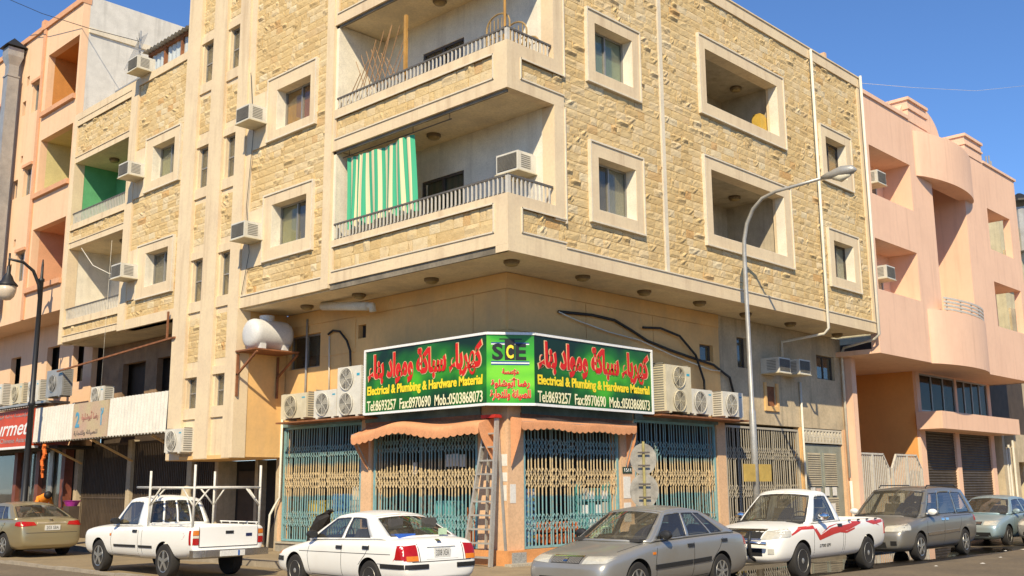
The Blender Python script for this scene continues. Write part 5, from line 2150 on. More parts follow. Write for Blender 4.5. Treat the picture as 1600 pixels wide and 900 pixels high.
def awning(side, u0, u1, label, droop=0.0, pj=.6, dz=0.0):
    t = thing('awning', label, 'awning', (0.9, (u0 + u1) / 2, 3) if side == 'L' else ((u0 + u1) / 2, .9, 3))
    f = (lambda u, d, z: (d, u, z)) if side == 'L' else (lambda u, d, z: (u, d, z))
    n = 80
    rr = random.Random(int(u1 * 10))
    wob = [rr.uniform(-1, 1) for _ in range(8)]

    def prof(u, k):
        t_ = (u - u0) / (u1 - u0)
        w_ = .045 * sum(wob[j] * math.sin((j + 1) * 3.1 * t_ + j) for j in range(5))
        sag = droop * math.sin(math.pi * t_)
        pts = [(S - .04, 3.30), (S - pj * .35, 3.25 + w_ * .5 - sag * .3 + dz * .3), (S - pj * .7, 3.19 + w_ - sag * .7 + dz * .7), (S - pj * .97, 3.14 + w_ - sag + dz), (S - pj, 3.04 + w_ - sag + dz), (S - pj * .98, 2.93 + w_ - sag + dz - .04 * abs(math.sin(t_ * n * math.pi / 4.0)))]
        return pts[k]

    b = MB()
    b.grid([[f(u0 + (u1 - u0) * i / n, *prof(u0 + (u1 - u0) * i / n, k)) for i in range(n + 1)] for k in range(6)])
    b.build('canvas', M_AWN, t, True)
    for e in (u0, u1):
        b = MB()
        p = [prof(e, k) for k in range(5)]
        du = .01 if e == u0 else -.01
        poly = [(S - .04, 3.30)] + p[1:5] + [(S - pj * .85, 2.84), (S - pj * .65, 2.66), (S - pj * .35, 2.4), (S - .06, 2.22)]
        b.prism(poly, lambda a, z, d: f(d, a, z), e - .004, e + .004)
        b.build('side_flap', M_AWN, t)
    b = MB()
    for e in (u0 + .03, u1 - .03):
        b.tube([f(e, S - .03, 2.25), f(e, S - pj * .95, 3.08 + dz)], .014, 6)
    b.tube([f(u0, S - pj * .95, 3.06 + dz), f(u1, S - pj * .95, 3.06 + dz)], .016, 6)
    b.build('arm', M_STEEL, t)
    return t


awning('L', 1.80, 6.25, 'orange scalloped awning over the shutter left of the ladder')
awning('R', 1.55, 5.62, 'sagging orange awning over the shutter right of the corner pillar', .05, .38, .12)

LD = thing('ladder', 'tall aluminium step ladder with red top leaning at the corner pillar', 'ladder', (1.0, 1.9, .15))
tp = Vector((1.28, 1.78, 3.28))
f1, f2 = Vector((.98, 1.52, .15)), Vector((.95, 2.32, .15))
ta, tb2 = tp + Vector((0, -.17, 0)), tp + Vector((0, .13, 0))
for a, c in ((f1, ta), (f2, tb2)):
    b = MB()
    b.beam(a, c, .05, .10, upv=(1, 0, 0))
    b.build('rail', M_LADDER, LD)
for k in range(10):
    t = .06 + k * .092
    p, q = f1.lerp(ta, t), f2.lerp(tb2, t)
    b = MB()
    b.beam(p, q, .10, .035)
    b.build('tread', M_LADDER, LD)
b = MB()
b.beam(tp + Vector((-.02, -.24, .02)), tp + Vector((-.02, .2, .02)), .2, .07)
b.build('top_cap', mat('red plastic', (0.55, 0.03, 0.015), 0.5), LD)
for dy in (-.2, .2):
    b = MB()
    b.beam((1.42, 1.8 + dy * 1.6, .15), tp + Vector((.06, dy * .6, -.02)), .035, .05, upv=(1, 0, 0))
    b.build('back_leg', M_LADDER, LD)

PIL = [(1.66, 2.49, 1.5, 2.24, 'upper white notice on the left face of the corner pillar'), (1.67, 2.10, 1.5, 1.91, 'second white notice below on the corner pillar'),
       (1.64, 1.83, 1.52, 1.5, 'torn narrow paper scrap on the corner pillar')]
for (a, z1, b_, z0, lb) in PIL:
    b = MB()
    b.box(S - .006, S - .001, b_ + .02, a + .03, z0, z1)
    tag(b.build('paper_notice', M_PAPER), lb, 'notice', 'paper notices on the pillars')
for (a, b_, z0, z1, lb) in ((1.56, 1.74, 1.45, 1.85, 'ragged white paper on the right face of the corner pillar'), (5.5, 5.78, 1.5, 2.02, 'white notice on the pillar beside the round road signs'),
                           (5.5, 5.78, 0.95, 1.4, 'lower torn notice on the pillar beside the round road signs')):
    b = MB()
    b.box(a, b_, S - .018, S - .012, z0, z1) if a > 5 else b.box(a, b_, S - .006, S - .001, z0, z1)
    tag(b.build('paper_notice', M_PAPER), lb, 'notice', 'paper notices on the pillars')
b = MB()
b.box(5.48, 5.84, S - .03, S - .012, 2.1, 2.25)
np_ = tag(b.build('number_plate', mat('dark green enamel', (0.03, 0.06, 0.04), 0.4)), 'small dark house number plate above the pillar notices', 'plate')
place_text('lettering', '1511', M_SW, np_, (5.53, S - .033, 2.135), (1, 0, 0), .26, .08, 0)
for u, z, lb in ((14.85, 1.45, 'left small notice'), (15.2, 1.42, 'orange printed notice'), (15.75, 1.45, 'blue printed notice'), (16.25, 1.45, 'right small notice'), (16.1, .95, 'lower notice')):
    b = MB()
    b.box(u, u + .28, S + .03, S + .036, z, z + .26)
    tag(b.build('paper_notice', M_PAPER if 'orange' not in lb else mat('orange poster', (0.6, 0.3, 0.2), 0.8, var=0.4, vscale=12, col2=(0.7, 0.68, 0.6))), lb + ' on the grey louvred door', 'notice', 'paper notices on the door')

# round road signs seen from behind
RSG = thing('road_signs', 'two round road signs on one pole seen from behind', 'road sign', (3.75, -.45, .15))
b = MB()
b.tube([(3.75, -.45, .15), (3.75, -.45, 2.75)], .03, 8)
b.build('pole', mat('yellow grey pole', (0.42, 0.36, 0.14), 0.6, var=0.2, vscale=6), RSG)
M_SIGNB = mat('scuffed aluminium sign back', (0.40, 0.37, 0.31), 0.5, metal=0.3, var=0.2, vscale=5)
for z, r_ in ((2.37, .34), (1.69, .37)):
    b = MB()
    sd_ = Vector((1, -1, 0)).normalized()
    pts = [(3.75 + sd_.x * r_ * math.cos(a) * .85, -.45 + sd_.y * r_ * math.cos(a) * .85, z + r_ * math.sin(a)) for a in np.linspace(0, 2 * math.pi, 33)[:-1]]
    fwd = Vector((1, 1, 0)).normalized() * .045
    k = len(pts)
    b.add([Vector(p) + fwd for p in pts] + [Vector(p) + fwd * 1.3 for p in pts], [tuple(range(k)), tuple(range(2 * k - 1, k - 1, -1))] + [(i, k + i, k + (i + 1) % k, (i + 1) % k) for i in range(k)])
    dsk = b.build('disc', M_SIGNB, RSG)
    for dz in (-.14, .14):
        b = MB()
        c_ = Vector((3.75, -.45, z + dz))
        b.beam(c_ - sd_ * .13 - fwd * .8, c_ + sd_ * .13 - fwd * .8, .02, .035)
        b.build('clamp', M_DKFRAME, dsk)

# modern street lamp on the right
SL = thing('street_lamp', 'tall grey street lamp with curved arm before the right facade', 'street lamp', (8.1, -.6, .15))
b = MB()
arm = [(8.1, -.6, .15), (8.1, -.6, 3.6), (8.1, -.6, 3.65), (8.1, -.6, 7.6)]
b.tube(arm + [(8.1, -.62, 8.0), (8.1, -.72, 8.4), (8.1, -.92, 8.75), (8.1, -1.2, 8.98), (8.1, -1.6, 9.08), (8.1, -3.0, 9.16)],
       [.085, .085, .06, .055, .05, .05, .048, .045, .042, .04], 12)
b.build('post', M_STEEL, SL, True)
b = MB()
b.tube([(8.1, -2.85, 9.16), (8.1, -3.1, 9.18), (8.1, -3.4, 9.21), (8.1, -3.65, 9.2), (8.1, -3.75, 9.18)], [.05, .10, .14, .11, .03], 12)
hd = b.build('lamp_head', M_STEEL, SL, True)
b = MB()
b.tube([(8.1, -3.15, 9.10), (8.1, -3.35, 9.06), (8.1, -3.6, 9.10)], [.05, .11, .04], 10)
b.build('lens', mat('clear lamp lens', (0.62, 0.58, 0.45), 0.2, var=0), SL, True)
for x0, x1, lb in ((7.42, 7.95, 'left'), (8.14, 8.7, 'right')):
    b = MB()
    b.box(x0, x1, -.70, -.685, 1.88, 2.3)
    tag(b.build('yellow_plate', mat('mustard plate', (0.62, 0.42, 0.10), 0.6, var=0.12, vscale=5)), lb + ' mustard yellow plate on the grey street lamp post', 'plate', 'yellow plates on the lamp post')

# black classic lamp on the left
BL = thing('street_lamp', 'black classic street lamp with hanging bell lantern at left', 'street lamp', (-.6, 22, .15))
M_IRON = mat('black painted iron', (0.02, 0.02, 0.022), 0.45, var=0.05)
b = MB()
b.lathe([(.30, .0), (.30, .1), (.24, .18), (.22, .5), (.16, .6), (.14, .95), (.17, 1.0), (.11, 1.08), (.095, 4.6), (.12, 4.62), (.12, 4.72), (.09, 4.76), (.075, 8.9), (.10, 8.92), (.10, 9.0), (.05, 9.05), (.04, 9.5), (.02, 9.7)], (-.6, 22, .0), 'z', 14)
b.build('post', M_IRON, BL, True)
b = MB()
b.tube([(-.6, 22, 8.2), (-.68, 22, 8.8), (-.9, 22, 9.25), (-1.25, 22, 9.5), (-1.75, 22, 9.55)], [.06, .06, .055, .05, .04], 10)
b.tube([(-1.72, 22, 9.75), (-1.72, 22, 9.3)], .035, 8)
b.build('arm', M_IRON, BL, True)
b = MB()
b.lathe([(.03, 9.35), (.06, 9.25), (.07, 9.05), (.14, 8.95), (.20, 8.80), (.33, 8.66), (.34, 8.62), (.30, 8.60)], (-1.72, 22, 0), 'z', 18)
b.build('lamp_shade', M_IRON, BL, True)
b = MB()
b.lathe([(.30, 8.61), (.29, 8.42), (.24, 8.25), (.14, 8.14), (.02, 8.11)], (-1.72, 22, 0), 'z', 18)
b.build('lens', mat('frosted amber glass', (0.66, 0.55, 0.42), 0.25, var=0.05), BL, True)

RSC = thing('roof_screen', 'small white sheet screen with rusty top on the right roof end', 'screen', (15.4, .8, 15.05))
b = MB()
n = 40
b.grid([[(14.3 + i * 1.7 / n, .8 + .02 * math.sin(i * 1.4), z) for i in range(n + 1)] for z in (14.7, 15.75)])
b.build('sheet_wall', MATS['pale corrugated sheet'], RSC, True)
b = MB()
b.box(14.25, 16.05, .76, .84, 15.75, 15.83)
b.build('top_rail', M_RUST, RSC)
b = MB()
b.box(16.0, 16.14, .7, .86, 14.7, 16.0)
b.build('post', M_PEACHP, RSC)

# unseen houses, added across both streets, behind the viewer: they close the street and show in glass and paint
for nm, x0, x1, y0, y1, h, lb in (('opposite_house', -44, -27, 6, 30, 7.5, 'sand coloured house across the left street behind the viewer'), ('opposite_house', -44, -28, 32, 60, 8.5, 'unseen tall sand coloured house farther along the left street'),
                                 ('opposite_house', 4, 28, -44, -27, 7, 'sand coloured house across the right street behind the viewer'), ('opposite_house', 30, 60, -44, -28, 8, 'unseen tall sand coloured house farther along the right street'),
                                 ('opposite_house', -50, -34, -50, -34, 6.5, 'sand coloured house on the corner behind the viewer')):
    t = thing(nm, lb, 'house', ((x0 + x1) / 2, (y0 + y1) / 2, 0))
    b = MB()
    b.box(x0, x1, y0, y1, -.1, h)
    b.build('wall', mat('sand plaster', (0.60, 0.42, 0.22), 0.9, var=0.1, vscale=0.4), t)
    for z in (1.2, 4.6, 7.6):
        k = 0
        while k * 3.2 + 2.5 < (y1 - y0 if x0 < -20 and y0 > 0 else x1 - x0):
            b = MB()
            if x0 < -20 and y0 > 0:
                b.box(x1 - .02, x1 + .05, y0 + 1 + k * 3.2, y0 + 2.4 + k * 3.2, z, z + 1.5)
            else:
                b.box(x0 + 1 + k * 3.2, x0 + 2.4 + k * 3.2, y1 - .02, y1 + .05, z, z + 1.5)
            b.build('window', M_DKFRAME, t)
            k += 1

# a few goods glimpsed behind the gates
M_GOODS = [mat('blue carton', (0.05, 0.18, 0.45), 0.7), mat('orange goods', (0.62, 0.16, 0.04), 0.7), mat('white carton', (0.6, 0.58, 0.5), 0.8), mat('red goods', (0.5, 0.03, 0.03), 0.6),
           mat('teal goods', (0.10, 0.35, 0.35), 0.6), mat('brown carton', (0.33, 0.22, 0.11), 0.8), mat('yellow goods', (0.65, 0.45, 0.05), 0.6)]
rg = random.Random(31)
shop = {'L': ((2.6, 6.0), (6.8, 9.8)), 'R': ((6.2, 9.5), (10.4, 14.0))}
# goods on show just inside the gate right of the pillar
TS = thing('tile_display', 'blue display stand with red and white samples behind the gate right of the pillar', 'display', (2.35, S + .3, .5))
b = MB()
b.box(2.08, 2.62, S + .26, S + .42, .5, 1.75)
b.build('stand', mat('sky blue board', (0.20, 0.42, 0.62), 0.6, var=0.1), TS)
for i in range(4):
    for j in range(9):
        b = MB()
        b.lathe([(.035, 0), (.04, -.02), (.001, -.03)], (2.15 + i * .135, S + .258, .57 + j * .135), 'y', 10)
        b.build('sample', [M_GOODS[3], M_SW, M_GOODS[6], M_BLK][(i + j * 3 + j // 3) % 4], TS)
for i in range(10):
    b = MB()
    x, z = 3.0 + (i % 5) * .24 + .1 * (i // 5), .5 + (i // 5) * .26
    b.tube([(x, S + .3, z + .12), (x + .02, S + .75, z + .13)], [.12, .11], 10)
    tag(b.build('clay_pipe', M_GOODS[1]), '%s orange pipe from left, %s row behind the gate right of pillar' % (['first', 'second', 'third', 'fourth', 'fifth'][i % 5], 'lower' if i < 5 else 'upper'), 'pipe', 'orange pipes stacked behind the gate')
for j in range(4):
    for i in range(4):
        b = MB()
        b.box(4.35 + i * .24, 4.35 + i * .24 + .2, S + .3, S + .5, .5 + j * .33, .5 + j * .33 + .2 + .06 * ((i + j) % 2))
        tag(b.build('paint_tin', [M_SW, M_GOODS[4], M_SW, M_GOODS[2]][(i * 3 + j) % 4]), '%s tin, %s from left on the %s shelf right of pillar' % (['white', 'teal', 'white', 'cream'][(i * 3 + j) % 4], ['first', 'second', 'third', 'fourth'][i], ['lowest', 'second', 'third', 'top'][j]), 'tin', 'tins on the shop shelves')
b = MB()
for j in range(4):
    b.box(4.3, 5.33, S + .28, S + .6, .455 + j * .33, .495 + j * .33)
b.box(4.28, 4.3, S + .28, S + .6, .455, 1.9)
b.box(5.33, 5.35, S + .28, S + .6, .455, 1.9)
tag(b.build('shop_shelf', MATS['teal goods']), 'teal shelf of tins behind the gate right of the pillar', 'shelf')
b = MB()
for k, (y, z) in enumerate(((3.05, 2.25), (3.28, 2.27), (3.5, 2.26), (4.7, 2.1))):
    b = MB()
    b.box(S + .2, S + .205, y, y + .18, z, z + .28)
    tag(b.build('poster', M_PAPER), ['leftmost of three', 'middle of three', 'rightmost of three', 'single'][k] + ' small posters behind the gate left of the ladder', 'poster', 'posters inside the shop')

seen_goods = []
for side, spans in shop.items():
    for (a, b_) in spans:
        u = a
        while u < b_ - .3:
            wd, h = rg.uniform(.25, .7), rg.uniform(.3, 1.5)
            d0 = S + rg.uniform(.35, .9)
            k = rg.randrange(len(M_GOODS))
            bx = MB()
            z0 = .4 if side == 'L' else .15
            nsh = max(1, int(h / .35))
            for q in range(nsh):
                bx.fbox(side, u, u + wd - .02 * (q % 2), d0 + .03 * (q % 2), d0 + .4, z0 + q * h / nsh, z0 + (q + 1) * h / nsh - .012)
            o = bx.build('goods_stack', M_GOODS[k])
            where = {('L', 2.6): 'behind the gate left of the ladder', ('L', 6.8): 'behind the leftmost teal gate', ('R', 2.2): 'behind the gate right of the corner pillar',
                     ('R', 6.2): 'behind the gate beside the round signs', ('R', 10.4): 'behind the grey gate'}[(side, a)]
            nth_ = len([1 for q in seen_goods if q == (k, a, side)])
            seen_goods.append((k, a, side))
            tag(o, '%s%s stacked %s' % (['', 'second ', 'third ', 'fourth '][nth_], M_GOODS[k].name, where), 'goods', 'goods stacked behind the gates')
            u += wd + rg.uniform(.05, .4)


# ================================================================== vehicles
def paint(name, col, metal=0.0, rough=0.3, dust=0.25, dcol=(0.42, 0.35, 0.25)):
    return mat(name, col, rough, metal=metal, var=0.0, fine=0.0, coords='obj', dirt=dust, dirt_col=dcol, coat=0.35 if dust < .5 else .1, spec=.5)


M_TYRE = mat('tyre rubber', (0.028, 0.026, 0.024), 0.85, var=0.1, coords='obj', dirt=0.4, dirt_col=(0.09, 0.075, 0.06))
M_RIM = mat('alloy rim', (0.55, 0.54, 0.50), 0.35, metal=0.8, var=0.05, coords='obj', dirt=0.3)
M_HUBCAP = mat('steel wheel grey', (0.42, 0.41, 0.38), 0.45, metal=0.5, var=0.08, coords='obj', dirt=0.3)
M_WELL = mat('wheel well black', (0.012, 0.012, 0.012), 0.9, var=0)
M_TRIMB = mat('black plastic trim', (0.022, 0.022, 0.022), 0.5, var=0)
M_SEAM = mat('panel gap', (0.035, 0.033, 0.03), 0.7, var=0)
M_CARGLASS = glass('car glass', (0.72, 0.75, 0.71), 0.06, 0.015, 0.93)
M_SCREEN = glass('dusty windscreen', (0.72, 0.72, 0.66), 0.06, 0.02, 0.86)
M_CABIN = mat('dark cabin trim', (0.045, 0.042, 0.04), 0.8, var=0.1, coords='obj')
M_SEAT = mat('grey seat cloth', (0.085, 0.078, 0.07), 0.9, var=0.1, coords='obj')
M_CHROME = mat('chrome', (0.72, 0.72, 0.70), 0.15, metal=1.0, var=0.0)
M_HEADL = mat('headlamp lens', (0.66, 0.64, 0.55), 0.12, var=0.1, vscale=9, coords='obj', metal=0.25)
M_REDL = mat('red lamp lens', (0.42, 0.012, 0.012), 0.15, var=0.1, vscale=14, coords='obj')
M_ORL = mat('amber lamp lens', (0.75, 0.22, 0.02), 0.2, var=0.1, coords='obj')
M_CLRL = mat('clear lamp lens', (0.68, 0.62, 0.55), 0.2, var=0.05, coords='obj')
M_PLATE = mat('number plate white', (0.72, 0.71, 0.66), 0.5, var=0.05, coords='obj')


class Car:
    def __init__(s, name, label, cat, L, W, loc, heading, pm, group):
        s.t = thing(name, label, cat, (loc[0], loc[1], 0), R(heading), group)
        s.L, s.W, s.pm = L, W, pm

    def X(s, q):
        return s.L / 2 - q

    def put(s, mb, name, mats, parent=None, smooth=False, sharp=None):
        me = mb.mesh(name, mats, smooth)
        if sharp:
            me.set_sharp_from_angle(angle=R(sharp))
        return link(name, me, parent or s.t, False)

    def body(s, st, wheels, rw, beds=(), level=2, belly=0.20):
        b = MB()
        n = None
        for (q, zb, w, zs, zt) in st:
            half = [(0, zb), (.72 * w, zb), (.94 * w, zb + .06), (w, zb + .45 * (zs - zb)), (.995 * w, zs - .10), (.955 * w, zs - .005), (.62 * w, zs + .72 * (zt - zs)), (0, zt)]
            ring = half + [(-y, z) for y, z in half[-2:0:-1]]
            n = len(ring)
            b.v += [(s.X(q), y, z) for y, z in ring]
        for i in range(len(st) - 1):
            for k in range(n):
                b.f.append((i * n + k, i * n + (k + 1) % n, (i + 1) * n + (k + 1) % n, (i + 1) * n + k))
                b.m.append(0)
        for base in (0, (len(st) - 1) * n):
            for k in range(0, n // 2):
                a, c = base + k, base + (n - k) % n
                a2, c2 = base + k + 1, base + (n - k - 1) % n
                if k == 0:
                    b.f.append((a, a2, c2))
                elif k == n // 2 - 1:
                    b.f.append((c, a, a2))
                else:
                    b.f.append((c, a, a2, c2))
                b.m.append(0)
        me = b.mesh('body', [s.pm, M_WELL])
        o = link('body', me, s.t, False)
        sm = o.modifiers.new('s', 'SUBSURF')
        sm.levels = sm.render_levels = level
        cut = []
        for q in wheels:
            for sg in (-1, 1):
                c = MB()
                c.lathe([(rw + .055, sg * (s.W - .34)), (rw + .055, sg * (s.W + .2))], (s.X(q), 0, rw), 'y', 40)
                cm = c.mesh('cut', [M_WELL, M_WELL])
                co = link('cut', cm, None)
                cut.append(co)
        for (q0, q1, w, z0) in beds:
            c = MB()
            c.box(s.X(q1), s.X(q0), -w, w, z0, 3)
            cut.append(link('cut', c.mesh('cut', [s.pm]), None))
        # booleans are evaluated in the car's local frame
        pose = (s.t.location.copy(), s.t.rotation_euler.copy())
        s.t.location = (0, 0, 0)
        s.t.rotation_euler = (0, 0, 0)
        for co in cut:
            md = o.modifiers.new('b', 'BOOLEAN')
            md.operation = 'DIFFERENCE'
            md.object = co
            md.solver = 'EXACT'
            if hasattr(md, 'material_mode'):
                md.material_mode = 'TRANSFER'
        bpy.context.view_layer.update()
        dg = bpy.context.evaluated_depsgraph_get()
        nm = bpy.data.meshes.new_from_object(o.evaluated_get(dg))
        o.modifiers.clear()
        o.data = nm
        nm.polygons.foreach_set('use_smooth', [True] * len(nm.polygons))
        nm.set_sharp_from_angle(angle=R(38))
        for co in cut:
            bpy.data.objects.remove(co)
        s.t.location, s.t.rotation_euler = pose
        s.bo = o
        s.bvh = BVHTree.FromPolygons([v.co.copy() for v in nm.vertices], [list(p.vertices) for p in nm.polygons])
        return o

    # ---- features laid on the body surface
    def hit(s, view, a, z, sg=1):
        if view == 'side':
            o, d = Vector((s.X(a), sg * 3, z)), Vector((0, -sg, 0))
        elif view == 'front':
            o, d = Vector((s.L, a, z)), Vector((-1, 0, 0))
        elif view == 'rear':
            o, d = Vector((-s.L, a, z)), Vector((1, 0, 0))
        else:
            o, d = Vector((s.X(a), z, 3)), Vector((0, 0, -1))
        p, nrm, i, dist = s.bvh.ray_cast(o, d)
        if p is not None and view in ('front', 'rear') and abs(p.x) < s.L / 2 - .55:
            p = None
        return p, -d

    def patch(s, name, view, corners, m, off=.006, nu=8, nv=4, sg=1, parent=None, curve=None):
        """corners: (a,z) x4 counter-clockwise from lower left, or two polylines (bottom, top)"""
        if len(corners) == 4:
            c = corners
            bot = [((1 - t) * c[0][0] + t * c[1][0], (1 - t) * c[0][1] + t * c[1][1]) for t in np.linspace(0, 1, nu + 1)]
            top = [((1 - t) * c[3][0] + t * c[2][0], (1 - t) * c[3][1] + t * c[2][1]) for t in np.linspace(0, 1, nu + 1)]
        else:
            def resample(pl):
                pl = np.array(pl, float)
                d = np.r_[0, np.cumsum(np.hypot(*np.diff(pl, axis=0).T))]
                q = np.linspace(0, d[-1], nu + 1)
                return list(zip(np.interp(q, d, pl[:, 0]), np.interp(q, d, pl[:, 1])))
            bot, top = resample(corners[0]), resample(corners[1])
        rows, ok = [], True
        for j in range(nv + 1):
            v = j / nv
            r_ = []
            for i in range(nu + 1):
                a = bot[i][0] * (1 - v) + top[i][0] * v
                z = bot[i][1] * (1 - v) + top[i][1] * v
                p, n = s.hit(view, a, z, sg)
                r_.append(None if p is None else p + n * off)
            rows.append(r_)
        b = MB()
        idx = {}
        for j in range(nv + 1):
            for i in range(nu + 1):
                if rows[j][i] is not None:
                    idx[j, i] = len(b.v)
                    b.v.append(tuple(rows[j][i]))
        n_ = {'side': Vector((0, -sg, 0)), 'front': Vector((-1, 0, 0)), 'rear': Vector((1, 0, 0)), 'top': Vector((0, 0, -1))}[view]
        for j in range(nv):
            for i in range(nu):
                k = [(j, i), (j, i + 1), (j + 1, i + 1), (j + 1, i)]
                if all(q in idx for q in k):
                    b.f.append(tuple(idx[q] for q in k))
                    b.m.append(0)
        if not b.f:
            return None
        # skirt so the piece has thickness
        edges = {}
        for f in b.f:
            for x, y in zip(f, f[1:] + f[:1]):
                edges[(x, y)] = 1
        low = {}
        for (x, y) in list(edges):
            if (y, x) not in edges:
                for q in (x, y):
                    if q not in low:
                        low[q] = len(b.v)
                        b.v.append(tuple(Vector(b.v[q]) + n_ * (off + .012)))
                b.f.append((y, x, low[x], low[y]))
                b.m.append(0)
        return s.put(b, name, m, parent, smooth=True, sharp=40)

    def strip(s, name, view, pts, wd, m, off=.003, sg=1, parent=None):
        pts = [Vector((p[0], p[1], 0)) for p in pts]
        fine = []
        for p, q in zip(pts, pts[1:]):
            k = max(1, int((q - p).length / .05))
            fine += [p.lerp(q, i / k) for i in range(k)]
        fine.append(pts[-1])
        A, B = [], []
        for i, p in enumerate(fine):
            d = (fine[min(i + 1, len(fine) - 1)] - fine[max(i - 1, 0)]).normalized()
            n = Vector((-d.y, d.x, 0)) * wd / 2
            A.append((p.x - n.x, p.y - n.y))
            B.append((p.x + n.x, p.y + n.y))
        return s.patch(name, view, (A, B), m, off, nu=len(fine) - 1, nv=1, sg=sg, parent=parent)

    def wheels(s, qs, rw, tw, kind, rim_m=None):
        proto = None
        for q in qs:
            for sg in (1, -1):
                if proto is None:
                    proto = {}
                if sg not in proto:
                    w = bpy.data.objects.new('wheel', None)
                    COL.objects.link(w)
                    b = MB()
                    h = tw / 2
                    prof = [(rw * .62, -h * .9), (rw * .80, -h), (rw * .95, -h * .95), (rw, -h * .7), (rw, h * .7), (rw * .95, h * .95), (rw * .80, h), (rw * .62, h * .9)]
                    b.lathe(prof, axis='y', n=36)
                    ty = s.put(b, 'tyre', M_TYRE, w, True, 50)
                    b = MB()
                    f = sg
                    rr = rw * .66
                    if kind == 'steel':
                        b.lathe([(rr, f * h * .8), (rr * .95, f * h * .95), (rr * .90, f * h * .75), (rr * .72, f * h * .55), (rr * .55, f * h * .72), (rr * .3, f * h * .78), (rr * .2, f * h * .95), (.002, f * h)], axis='y', n=32)
                        for k in range(10):
                            a = k * math.pi / 5
                            c = (rr * .70 * math.cos(a), f * (h * .66), rr * .70 * math.sin(a))
                            b.lathe([(.024, f * .0), (.024, f * .012)], c, 'y', 8, 1)
                    else:
                        ns = 5 if kind == 'alloy5' else 7
                        b.lathe([(rr, f * h * .8), (rr * .97, f * h * .98), (rr * .90, f * h * .93), (rr * .86, f * h * .45)], axis='y', n=32)
                        b.lathe([(rr * .88, f * h * .35), (.002, f * h * .35)], axis='y', n=32, mi=1)
                        b.lathe([(rr * .26, f * h * .4), (rr * .24, f * h * .95), (.002, f * h * 1.0)], axis='y', n=20)
                        for k in range(ns):
                            a = 2 * math.pi * k / ns + .3
                            e = Vector((math.cos(a), 0, math.sin(a)))
                            b.beam(e * rr * .15 + Vector((0, f * h * .86, 0)), e * rr * .92 + Vector((0, f * h * .80, 0)), .20 * rr if ns == 7 else .27 * rr, h * .35, upv=(0, 1, 0))
                    s.put(b, 'rim', [rim_m or (M_HUBCAP if kind == 'steel' else M_RIM), M_WELL], w, True, 35)
                    proto[sg] = w
                    w.parent = s.t
                    w.location = (s.X(q), sg * (s.W - tw / 2 - .02), rw)
                else:
                    c = copy_tree(proto[sg], s.t)
                    c.location = (s.X(q), sg * (s.W - tw / 2 - .02), rw)

    def cabin(s, g, side_cols, roof=True, rear=True, glass_rear=None, trim=True, rear_cols=((-.86, .86),), side_v=(.06, .88)):
        """g: sa, sw, srf, srr, sc, sb, zf, zr_, zt, wb, wr"""
        sa, sw, srf, srr, sc_, sb, zf, zk, zt, wb, wr = g
        crown = .055

        def ztop(t):
            return zt - crown - .035 * (2 * t - 1) ** 2

        def side(t, v, sg):
            q = (1 - v) * (sa + (sc_ - sa) * t) + v * (srf + (srr - srf) * t)
            y = wb + (wr - wb) * v ** 1.25
            z = (1 - v) * (zf + (zk - zf) * t) + v * ztop(t)
            return Vector((s.X(q), sg * y, z))

        def front(q, v):
            a = (1 - v) * (sw + (sa - sw) * q * q) + v * (srf - .06 * (1 - q * q))
            y = (wb + (wr - wb) * v ** 1.25) * q
            z = (1 - v) * (zf + .02 * (1 - q * q)) + v * (ztop(0) + crown * .75 * (1 - q * q))
            bul = .045 * math.sin(math.pi * v) * (1 - q * q)
            return Vector((s.X(a - bul), y, z + bul * .6))

        def back(q, v):
            a = (1 - v) * (sb + (sc_ - sb) * q * q) + v * (srr + .05 * (1 - q * q))
            y = (wb + (wr - wb) * v ** 1.25) * q
            z = (1 - v) * (zk + .02 * (1 - q * q)) + v * (ztop(1) + crown * .75 * (1 - q * q))
            bul = .035 * math.sin(math.pi * v) * (1 - q * q)
            return Vector((s.X(a + bul), y, z + bul * .6))

        def roofp(t, q):
            a = (srf - .06 * (1 - q * q)) * (1 - t) + (srr + .05 * (1 - q * q)) * t
            mid = 1 - (2 * t - 1) ** 2
            return Vector((s.X(a), wr * q, ztop(t) + crown * (.75 + .25 * mid) * (1 - q * q) + (.012 * mid)))

        fb = MB()
        pan = []

        def cells(fn, us, vs, holes, names):
            """holes: list of (u0,u1,v0,v1); the rest is painted"""
            e_u = (us[1] - us[0]) * .012 if trim else 0
            U = sorted({us[0], us[1], *[h[i] for h in holes for i in (0, 1)]})
            V = sorted({vs[0], vs[1], *[h[i] for h in holes for i in (2, 3)]})

            def fine(a):
                out = []
                for x, y in zip(a, a[1:]):
                    k = max(1, int(round((y - x) / (a[-1] - a[0]) * 16)))
                    out += [x + (y - x) * i / k for i in range(k)]
                return out + [a[-1]]
            FU, FV = fine(U), fine(V)
            for i in range(len(FU) - 1):
                for j in range(len(FV) - 1):
                    um, vm = (FU[i] + FU[i + 1]) / 2, (FV[j] + FV[j + 1]) / 2
                    if any(h[0] < um < h[1] and h[2] < vm < h[3] for h in holes):
                        continue
                    fb.add([fn(FU[i], FV[j]), fn(FU[i + 1], FV[j]), fn(FU[i + 1], FV[j + 1]), fn(FU[i], FV[j + 1])], [(0, 1, 2, 3)], 0)
